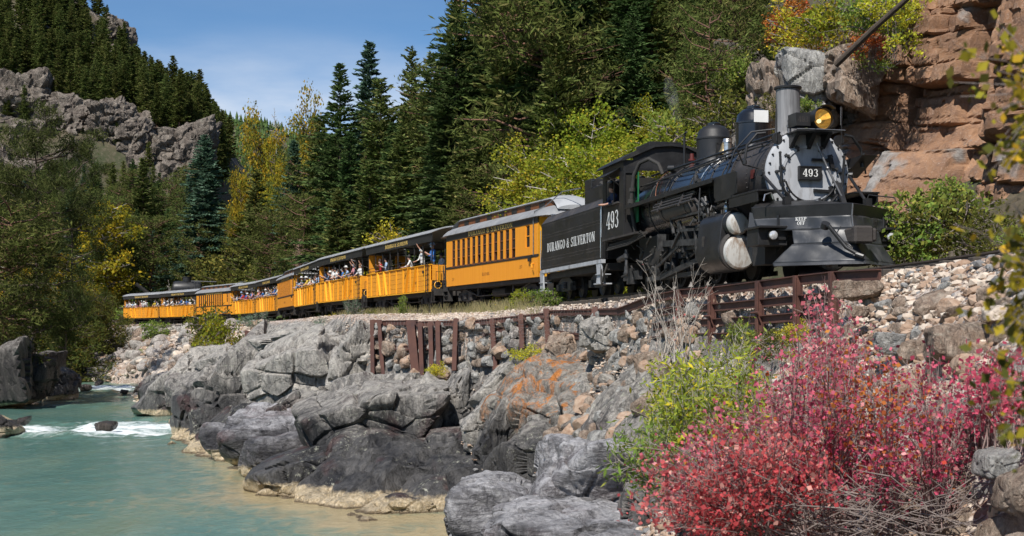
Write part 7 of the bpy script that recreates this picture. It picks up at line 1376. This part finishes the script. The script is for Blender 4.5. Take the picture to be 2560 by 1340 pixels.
    MB().tube([(0, 0, 0), e*.5+Vector((0, 0, .05)), e], [.11, .10, .08], 10).obj('trunk', M['bark'], L)
build_trees()
# ------------------------------------------------ foreground bushes
def curve_pts(a, b, rs, sag=.15, n=5):
    t = np.linspace(0, 1, n)[:, None]; c = a+(b-a)*t; L = np.linalg.norm(b-a); c = c+np.array([0, 0, 1.])*(np.sin(t*math.pi)*sag*L)+rs.normal(size=(n, 3))*L*.02*np.sin(t*math.pi); return c
def pxp(px, py, Y): return np.array([(px-1280)/F*Y, Y, CZ+(HZ-py)/F*Y])
def in_poly(px, py, P):
    r = False
    for i in range(len(P)):
        (x0, y0), (x1, y1) = P[i], P[(i+1) % len(P)]
        if (y0 > py) != (y1 > py) and px < (x1-x0)*(py-y0)/(y1-y0)+x0: r = not r
    return r
def bush(name, label, cat, base, poly, Y0, Y1, n_stem, twigs, leaves, size, aspect, leaf, bark, seed, r0=.012, spread=.25, sag=.08, wts=None, up=0., leaf2=None, share=.0, cluster=.045, extra=0, pale=None):
    """base: list of (px, py, Y) roots; poly: photo outline that the twig tips fill between depths Y0 and Y1"""
    rs = np.random.RandomState(seed); A = []; B = []; RA = []; RB = []; C = []; xs = [p[0] for p in poly]; ys = [p[1] for p in poly]
    for i in range(n_stem):
        for _ in range(60):
            px, py = rs.uniform(min(xs), max(xs)), rs.uniform(min(ys), max(ys))
            if in_poly(px, py, poly): break
        bse = base[int(np.argmin([abs(px-b[0])*rs.uniform(.3, 1.7) for b in base]))]; Y = rs.uniform(Y0, Y1); tip = pxp(px, py, Y); root = pxp(bse[0]+rs.uniform(-40, 40), bse[1]+rs.uniform(-8, 8), bse[2]+rs.uniform(-.4, .4))
        c = curve_pts(root, tip, rs, sag*rs.uniform(.3, 1.4), 7); L = np.linalg.norm(tip-root); rr = np.linspace(r0*rs.uniform(.5, 1.2), .0022, 7)
        A += list(c[:-1]); B += list(c[1:]); RA += list(rr[:-1]); RB += list(rr[1:])
        for j in range(twigs):
            t = rs.uniform(.42, 1.); k = min(5, int(t*6)); p = c[k]+(c[k+1]-c[k])*(t*6-k); d = (c[k+1]-c[k]); d = d/np.linalg.norm(d)+rs.normal(size=3)*.75+np.array([0, 0, up]); d /= np.linalg.norm(d); l = spread*rs.uniform(.35, 1.1); q = p+d*l; A.append(p); B.append(q); RA.append(.0035); RB.append(.0016)
            m = rs.poisson(leaves)
            if m: tt = rs.uniform(.3, 1.05, m)[:, None]; C.append(p+(q-p)*tt+rs.normal(size=(m, 3))*cluster)
    C = np.concatenate(C); U, V = rand_leaves(rs, C, size, aspect); o = thing(name, label, cat); 
    sm = stick_mesh('stems', [sticks(np.array(A), np.array(B), np.array(RA), np.array(RB))]); link('stems', sm, M[bark], o)
    if leaf2:
        k = rs.rand(len(C)) < share(C) if callable(share) else rs.rand(len(C)) < share
        link('leaves', leaf_mesh('leaves', C[~k], U[~k], V[~k]), M[leaf], o); link('leaves', leaf_mesh('leaves', C[k], U[k], V[k]), M[leaf2], o, 'orange and yellow leaves' if 'red' in leaf else 'leaves of the other colour')
    else: link('leaves', leaf_mesh('leaves', C, U, V), M[leaf], o)
    return o
def build_near():
    RB_ = [(2100, 1350, 11.5), (2210, 1330, 11.3), (2330, 1320, 11.2), (1980, 1350, 11.6)]
    shr = lambda C: np.clip(.04+.75*np.exp(-(((C[:, 0]/C[:, 1]*F+1280)-2190)/110)**2-(((HZ-(C[:, 2]-CZ)/C[:, 1]*F)-1000)/130)**2), 0, 1)
    bush('red_bush', 'huge spreading bush of small crimson leaves filling the right foreground', 'bush', RB_, [(1590, 1215), (1640, 1110), (1740, 1040), (1860, 960), (1905, 860), (1990, 800), (2080, 760), (2200, 860), (2330, 930), (2400, 1000), (2420, 1120), (2330, 1210), (2150, 1250), (1900, 1290), (1690, 1300)], 10.2, 12.8, 290, 11, 4.4, .036, .85, 'redleaf', 'redtwig', 1, .011, .24, .05, leaf2='rustleaf', share=shr)
    bush('red_bush', 'lower left lobe of dense crimson leaves beside the polished rock', 'bush', [(2050, 1345, 10.8), (1900, 1345, 10.8)], [(1570, 1260), (1620, 1130), (1800, 1060), (2000, 1080), (2100, 1180), (1990, 1290), (1750, 1320), (1600, 1310)], 9.8, 11.6, 160, 10, 5., .036, .85, 'redleaf', 'redtwig', 2, .010, .22, .03)
    bush('red_bush', 'tall thin crimson sapling rising in front of the rail fence', 'bush', [(2085, 1230, 12.4), (2100, 1150, 12.6)], [(1990, 860), (2010, 740), (2035, 668), (2065, 690), (2120, 760), (2190, 850), (2140, 960), (2020, 960)], 12.3, 13.2, 46, 9, 3., .045, .85, 'redleaf', 'redtwig', 3, .010, .20, .02, up=.2)
    bush('red_bush', 'red-leaved bush at the right edge above the dry stems', 'bush', [(2560, 1130, 10.6), (2480, 1150, 11)], [(2400, 905), (2470, 870), (2580, 860), (2600, 1000), (2500, 1010), (2420, 1020)], 10.4, 11.6, 42, 10, 3., .044, .85, 'redleaf', 'redtwig', 4, .009, .2, .05)
    bush('red_bush', 'thin-leaved red bush between the big crimson bush and the right edge', 'bush', [(2330, 1320, 11.4), (2380, 1300, 11.6)], [(2240, 900), (2330, 860), (2440, 960), (2450, 1090), (2380, 1200), (2260, 1080)], 11.3, 12.8, 60, 9, 2., .044, .85, 'redleaf', 'redtwig', 14, .010, .22, .05)
    bush('willow_bush', 'yellow-green narrow-leaved bush behind the left side of the crimson bush', 'bush', [(1790, 1260, 15.6), (1720, 1240, 15.6), (1850, 1230, 15.6)], [(1620, 1060), (1600, 970), (1650, 900), (1720, 870), (1790, 895), (1870, 885), (1910, 940), (1920, 1080), (1800, 1130), (1690, 1120)], 14.6, 16.6, 150, 10, 6., .09, .28, 'yellowleaf', 'palebark', 5, .011, .26, .03, up=.5, leaf2='greenleaf', share=.35, cluster=.05)
    bush('willow_bush', 'green narrow-leaved sprays leaning left over the grey rock wall', 'bush', [(1720, 1290, 15.0), (1700, 1300, 15.0)], [(1500, 1150), (1560, 1040), (1640, 1020), (1680, 1130), (1650, 1280), (1560, 1250)], 14.4, 15.6, 46, 9, 3.6, .09, .28, 'greenleaf', 'palebark', 6, .009, .25, .06, cluster=.05)
    bush('willow_bush', 'leafy green shoots standing up before the steel rail fence', 'bush', [(1790, 960, 19), (1840, 960, 19)], [(1680, 900), (1740, 850), (1850, 790), (1940, 860), (1900, 900), (1780, 915)], 18.4, 20, 16, 8, 2.4, .09, .3, 'greenleaf', 'palebark', 7, .009, .26, .02, up=.4, leaf2='yellowleaf', share=.3, cluster=.05)
    bush('bare_bush', 'bare pale-twigged bush in front of the left end of the rail fence', 'bush', [(1700, 900, 24), (1690, 905, 24)], [(1590, 720), (1620, 660), (1700, 690), (1760, 640), (1800, 720), (1740, 800), (1640, 800)], 23.4, 24.6, 26, 7, .12, .05, .8, 'redleaf', 'palebark', 8, .016, .34, .02, up=.3)
    # dry grey stems lying at the foot of the crimson bush
    rs = np.random.RandomState(9); A = []; B = []; RA = []
    for k in range(190):
        px = rs.uniform(1820, 2470); a = pxp(px, rs.uniform(1240, 1345), rs.uniform(10.2, 11.2)); an = rs.normal(0, .55); L = rs.uniform(.2, .75); d = np.array([math.cos(an)*rs.choice([-1, 1]), rs.normal()*.5, .10+abs(rs.normal())*.28]); b = a+d*L; c = (a+b)/2+rs.normal(size=3)*.05; r = rs.uniform(.003, .009); A += [a, c]; B += [c, b]; RA += [r, r*.8]
    o = thing('dry_stems', 'tangle of dry grey stems under the crimson bush', 'dead stems'); link('stems', stick_mesh('stems', [sticks(np.array(A), np.array(B), np.array(RA), np.array(RA)*.7)]), M['twig'], o)
    # twig with autumn leaves very near the lens, out of focus
    rs = np.random.RandomState(10); A = []; B = []; C = []; root = [(2650, 700, 3.4), (2680, 1000, 3.3), (2640, 250, 3.6)]
    for k in range(90):
        b = root[rs.choice(3, p=[.4, .25, .35])]; tip = pxp(rs.uniform(2380, 2590) if rs.rand() < .35 else rs.uniform(2480, 2600), b[1]+rs.uniform(-200, 200), rs.uniform(3.2, 3.9)); c = curve_pts(pxp(*b), tip, rs, .04, 5); A += list(c[:-1]); B += list(c[1:])
        for j in range(9): t = rs.uniform(.35, 1); C.append((c[0]+(c[-1]-c[0])*t)[None]+rs.normal(size=(1, 3))*.018)
    C = np.concatenate(C); U, V = rand_leaves(rs, C, .030, .8); o = thing('leafy_branch', 'blurred branch of yellow-green and orange leaves close to the lens at the right edge', 'branch'); link('twigs', stick_mesh('twigs', [sticks(np.array(A), np.array(B), .0016, .001)]), M['twig'], o); k = rs.rand(len(C)) < .5
    link('leaves', leaf_mesh('leaves', C[k], U[k], V[k]), M['olive'], o); link('leaves', leaf_mesh('leaves', C[~k], U[~k], V[~k]), M['goldleaf'], o)
    # dry grass along the ballast shoulder
    rs = np.random.RandomState(11); A = []; B = []
    for k in range(150):
        s = rs.uniform(0, 1); Y = 44+s*34; px = 1400-s*560+rs.uniform(-20, 20); 
        x = (px-1280)/F*Y; dt, _ = pl_dist(np.array([x]), np.array([Y]), TRN); x += (-2.2-rs.rand()*1.2-dt[0]) if dt[0] > -2 else 0; z = float(hz(x, Y)[0])
        for j in range(14): a = np.array([x+rs.normal()*.12, Y+rs.normal()*.12, z]); A.append(a); B.append(a+np.array([rs.normal()*.12, rs.normal()*.12, rs.uniform(.15, .5)]))
    me = stick_mesh('dry_grass', [sticks(np.array(A), np.array(B), .007, .003)]); me.materials.append(mat('straw_grass', (.36, .30, .15), (.22, .22, .09), rough=.9)); link('dry_grass', me, kind='stuff')
    # steam
    m = bpy.data.materials.new('steam'); m.use_nodes = True; N, L = m.node_tree.nodes, m.node_tree.links; N.remove(N['Principled BSDF']); v = N.new('ShaderNodeVolumePrincipled'); v.inputs['Color'].default_value = (.95, .95, .95, 1); tc = N.new('ShaderNodeTexCoord'); n = tex(N, L, 'Noise', 3.2, tc.outputs['Object'], 5, .65, .8); L.new(ramp(N, L, n.outputs['Fac'], .42, .75, 0, 1.1), v.inputs['Density']); L.new(v.outputs[0], N['Material Output'].inputs['Volume'])
    a = at(1703, 325, 38.1); st = MB().tube([a, a+Vector((-.06, 0, .25)), a+Vector((-.18, .05, .65)), a+Vector((-.30, .1, 1.1)), a+Vector((-.36, .15, 1.5))], [.04, .10, .16, .20, .10], 16).obj('steam_plume', m, None); tag(st, 'thin white wisp of steam rising from the pipe before the cab', 'steam', kind='stuff')
build_near()
# ------------------------------------------------ people
def skin_person(seed, pose):
    """one continuous body grown over a skeleton; feet at the origin, facing -y"""
    rs = random.Random(seed); H = 1.7; V = {}; E = []
    def v(n, co, r): V[n] = (Vector(co), r)
    lean = {'lean': -.16, 'phone': -.03, 'wave': -.05, 'sit': -.04, 'point': -.10}[pose]; dz = -.42 if pose == 'sit' else 0
    v('pel', (0, 0, .95+dz), .135); v('wst', (0, lean*.3, 1.10+dz), .125); v('chs', (0, lean*.8, 1.30+dz), .145); v('nck', (0, lean*1.1, 1.46+dz), .055); v('hd0', (0, lean*1.2-.02, 1.55+dz), .082); v('hd1', (0, lean*1.2-.02, 1.64+dz), .092); v('hd2', (0, lean*1.2-.01, 1.71+dz), .06)
    E += [('pel', 'wst'), ('wst', 'chs'), ('chs', 'nck'), ('nck', 'hd0'), ('hd0', 'hd1'), ('hd1', 'hd2')]
    for s, k in ((-1, 'l'), (1, 'r')):
        if pose == 'sit': leg = [('hip', (s*.09, -.02, .90+dz), .095), ('kne', (s*.11, -.42, .50), .068), ('ank', (s*.11, -.42, .08), .045), ('toe', (s*.12, -.56, .04), .035)]
        else: leg = [('hip', (s*.09, 0, .88), .095), ('kne', (s*.10, -.02, .48), .066), ('ank', (s*.11, .02, .08), .045), ('toe', (s*.12, -.13, .04), .035)]
        pr = 'pel'
        for n, co, r in leg: v(n+k, co, r); E.append((pr, n+k)); pr = n+k
        sh = (s*.17, lean*.85, 1.40+dz)
        arms = {'lean': [(s*.24, lean-.10, 1.17), (s*.10, lean-.32, 1.10), (s*.03, lean-.40, 1.10)], 'phone': [(s*.23, lean-.06, 1.14), (s*.10, lean-.28, 1.24), (s*.03, lean-.34, 1.30)],
                'wave': [(s*.25, lean-.06, 1.15), (s*.16, lean-.28, 1.05), (s*.12, lean-.36, 1.03)] if s < 0 else [(s*.33, lean-.12, 1.50), (s*.28, lean-.30, 1.72), (s*.26, lean-.36, 1.83)],
                'sit': [(s*.24, -.08, 1.14+dz), (s*.15, -.30, 1.06+dz), (s*.10, -.38, 1.08+dz)], 'point': [(s*.24, -.04, 1.15), (s*.18, -.26, 1.08), (s*.12, -.34, 1.08)] if s < 0 else [(s*.38, lean-.18, 1.36), (s*.56, lean-.36, 1.34), (s*.66, lean-.42, 1.37)]}[pose]
        v('sho'+k, sh, .062); v('elb'+k, arms[0], .042); v('wri'+k, arms[1], .028); v('hnd'+k, arms[2], .036); E += [('chs', 'sho'+k), ('sho'+k, 'elb'+k), ('elb'+k, 'wri'+k), ('wri'+k, 'hnd'+k)]
        hd = (Vector(arms[2])-Vector(arms[1])).normalized(); sd_ = hd.cross(Vector((0, 0, 1))).normalized() if abs(hd.z) < .9 else Vector((1, 0, 0))
        for j in range(4): q = Vector(arms[2])+sd_*(j-1.5)*.02+hd*.03; v('f%d%s' % (j, k), q+hd*(.05-.006*abs(j-1.5)), .009); E.append(('hnd'+k, 'f%d%s' % (j, k)))
        v('th'+k, Vector(arms[2])+sd_*.055+hd*.03, .010); E.append(('hnd'+k, 'th'+k))
    names = list(V); me = bpy.data.meshes.new('body'); me.from_pydata([V[n][0] for n in names], [(names.index(a), names.index(b)) for a, b in E], []); o = bpy.data.objects.new('body_tmp', me); COL.objects.link(o)
    m = o.modifiers.new('s', 'SKIN'); sub = o.modifiers.new('u', 'SUBSURF'); sub.levels = 1
    for i, n in enumerate(names): r = V[n][1]; d = me.skin_vertices[0].data[i]; d.radius = (r*(1.25 if n in ('chs', 'pel', 'wst') else 1), r*(.8 if n in ('chs', 'wst') else 1)); d.use_root = (n == 'pel')
    dg = bpy.context.evaluated_depsgraph_get(); out = bpy.data.meshes.new_from_object(o.evaluated_get(dg)); bpy.data.objects.remove(o)
    out.polygons.foreach_set('use_smooth', [True]*len(out.polygons)); mi = []
    for p in out.polygons:
        c = p.center; head = c.z > 1.48+dz and abs(c.x) < .13; dist = [(c-V[n][0]).length for n in ('hndl', 'hndr', 'wril', 'wrir', 'f1l', 'f1r', 'f3l', 'f3r')]
        arm = min(dist) < .13 or min((c-V['elbl'][0]).length, (c-V['elbr'][0]).length) < .05; mi.append(0 if (head or arm) else (2 if c.z < .93+dz else 1))
    out['mi'] = mi; hc = V['hd1'][0]
    hair = MB().lathe([(.001, .115), (.05, .108), (.09, .07), (.108, .01), (.100, -.04), (.09, -.07)], hc+Vector((0, .02, .015)), (0, .28, 1), 14).mesh('hair'); hat = MB().lathe([(.001, .125), (.07, .12), (.10, .09), (.108, .03), (.17, .02), (.172, .01), (.10, .012)], hc+Vector((0, 0, .02)), (0, .05, 1), 16).mesh('hat')
    msk = MB().lathe([(.001, .03), (.035, .025), (.055, .0), (.05, -.02)], hc+Vector((0, -.075, -.045)), (0, -1, -.1), 10).mesh('mask'); face = MB()
    for s in (-1, 1): face.lathe([(.001, .006), (.010, .003), (.011, 0)], hc+Vector((s*.034, -.090, .005)), (0, -1, 0), 8)
    return out, hair, hat, msk, face.mesh('eyes')
M['skin'] = mat('skin', (.50, .29, .20), (.44, .24, .17), rough=.6); M['eye'] = mat('dark_eye', (.03, .02, .02), rough=.4); M['maskm'] = mat('pale_mask', (.55, .68, .72), (.45, .6, .66), rough=.9)
M['trouser'] = mat('dark_trousers', (.04, .045, .06), (.06, .06, .07), rough=.9)
HAIR = [mat('brown_hair', (.05, .028, .018), rough=.7), mat('black_hair', (.015, .012, .010), rough=.6), mat('fair_hair', (.30, .20, .10), rough=.7)]
CLO = {'white': (.72, .72, .70), 'red': (.52, .03, .04), 'blue': (.04, .17, .48), 'pale blue': (.32, .44, .62), 'navy': (.03, .045, .10), 'grey': (.28, .28, .30), 'pink': (.62, .28, .30), 'black': (.02, .02, .022), 'yellow': (.62, .45, .05), 'teal': (.04, .26, .27), 'green': (.09, .20, .08), 'orange': (.6, .22, .04)}
CM = {k: mat(k.replace(' ', '_')+'_cloth', v, tuple(x*.8 for x in v), rough=.9, scale=6) for k, v in CLO.items()}
POSES = {k: skin_person(1, k) for k in ('lean', 'phone', 'wave', 'sit', 'point')}
_pb = {}
def person(parent_car, x, y, pose, shirt, rot, label, hair=0, hat=False, mask=False, scale=1., z=1.30, group='passengers of the train'):
    b, hr, ht, mk, ey = POSES[pose]; car = CAROBJ[parent_car] if isinstance(parent_car, int) else parent_car
    key = (pose, shirt)
    if key not in _pb: m = b.copy(); m.materials.clear(); [m.materials.append(q) for q in (M['skin'], CM[shirt], M['trouser'])]; m.polygons.foreach_set('material_index', list(b['mi'])); del m['mi']; _pb[key] = m
    mw = Matrix.Translation(car.location) @ Matrix.Rotation(car.rotation_euler.z, 4, 'Z') @ Matrix.Translation((x, y, z)) @ Matrix.Rotation(rot, 4, 'Z') @ Matrix.Scale(scale, 4)
    o = thing('person', label, 'person', group=group); o.matrix_world = mw; link('body', _pb[key], parent=o)
    for nm, me, mt, on in (('hair', hr, HAIR[hair], not hat), ('hat', ht, CM['pale blue' if shirt == 'blue' else 'white'], hat), ('mask', mk, M['maskm'], mask), ('eyes', ey, M['eye'], True)):
        if on: k2 = (nm, pose, mt.name); _pb.setdefault(k2, me.copy() if k2 not in _pb else None); mm = _pb[k2]; (len(mm.materials) or mm.materials.append(mt)); link(nm, mm, parent=o)
    return o
def build_people():
    rs = random.Random(12); y = -.98
    # first open car: recognisable people
    person(1, 5.55, y, 'phone', 'blue', .1, 'man in a bright blue jacket and sun hat looking at his phone', hat=True, mask=True, scale=1.08)
    person(1, 5.0, -.35, 'sit', 'white', .2, 'passenger half hidden behind the man in the blue jacket', 1, z=1.45, scale=.98)
    person(1, 3.8, y, 'wave', 'white', .1, 'person in a white shirt and face mask waving with one arm raised', 1, mask=True, scale=1.02)
    person(1, 2.1, -1.0, 'lean', 'white', -.4, 'person in white leaning forearms on the side of the first open car', 1, z=1.05)
    person(1, 1.5, -.3, 'sit', 'navy', .1, 'dark-clothed passenger sitting behind the leaning one in white', 1, z=1.5)
    person(1, -3.0, y, 'phone', 'pale blue', -.1, 'person in a pale blue top holding up a phone beside the woman in red', 0, z=1.2); person(1, -3.9, y, 'point', 'red', .0, 'woman in a red top stretching one arm out of the first open car', 0, z=1.15)
    person(1, -1.9, -.5, 'sit', 'red', .1, 'seated passenger in dark red behind the rail of the first open car', 1, z=1.3)
    who = ['white', 'pink', 'pale blue', 'navy', 'white', 'white', 'red', 'pale blue', 'yellow', 'teal', 'white', 'pale blue', 'white', 'blue']; cars = {2: 'second', 3: 'third', 5: 'curving', 6: 'shrub-hidden', 8: 'water-tank', 9: 'tail'}
    poses = ['lean', 'sit', 'phone', 'lean', 'sit', 'lean', 'phone', 'lean', 'wave']; heads = ['brown-haired', 'dark-haired', 'fair-haired']; did = {'lean': 'leaning on the side', 'sit': 'seated at the rail', 'phone': 'holding up a phone', 'wave': 'waving', 'point': 'pointing'}
    seen = set()
    for ci, nm in cars.items():
        x = 5.4
        while x > -5.5:
            x -= rs.choice([.42, .5, .62, .5, 1.1]); sh = rs.choice(who); po = rs.choice(poses); hh = rs.randrange(3); hat = rs.random() < .2
            lab = '%s passenger in %s %s, %s open car' % ('hatted' if hat else heads[hh], sh, did[po], nm)
            for t in ('', ', towards its front', ', near its middle', ', towards its rear'):
                l2 = lab+t
                if t and ((t.endswith('front') and x < 1.5) or (t.endswith('middle') and abs(x) > 3) or (t.endswith('rear') and x > -1.5)): continue
                if l2 not in seen: break
            if l2 in seen: sh = rs.choice(['teal', 'orange', 'yellow', 'green', 'grey']); l2 = '%s passenger in %s %s of the %s open car%s' % ('hatted' if hat else heads[hh], sh, did[po], nm, ', towards its front' if x > 2 else ', towards its rear' if x < -2 else ', near its middle')
            if l2 in seen: continue
            seen.add(l2); person(ci, x, (-.66 if po == 'sit' else -1.02)+rs.uniform(0, .1), po, sh, rs.uniform(-.5, .5), l2, hh, hat, rs.random() < .4, rs.uniform(.9, 1.05), z=1.15+rs.uniform(-.08, .1), group='passengers of the open cars')
    for k, x in enumerate((1.15, .43, 2.5, -.99)): person(0, x, -.62, 'sit', ['white', 'pale blue', 'white', 'grey'][k], .3*(k-1), ['coach passenger in white behind the third window from the front', 'coach passenger in pale blue behind a middle window', 'coach passenger in white near the front end of the window row', 'coach passenger in grey towards the rear of the window row'][k], k % 3, z=1.05, scale=1.02)
    loco = LOCO; p = person(loco, -13.15, -1.18, 'lean', 'navy', .15, 'engine driver in a dark blue shirt leaning out of the cab window', 0, z=1.50, scale=1.0, group='crew of the locomotive')
build_people()
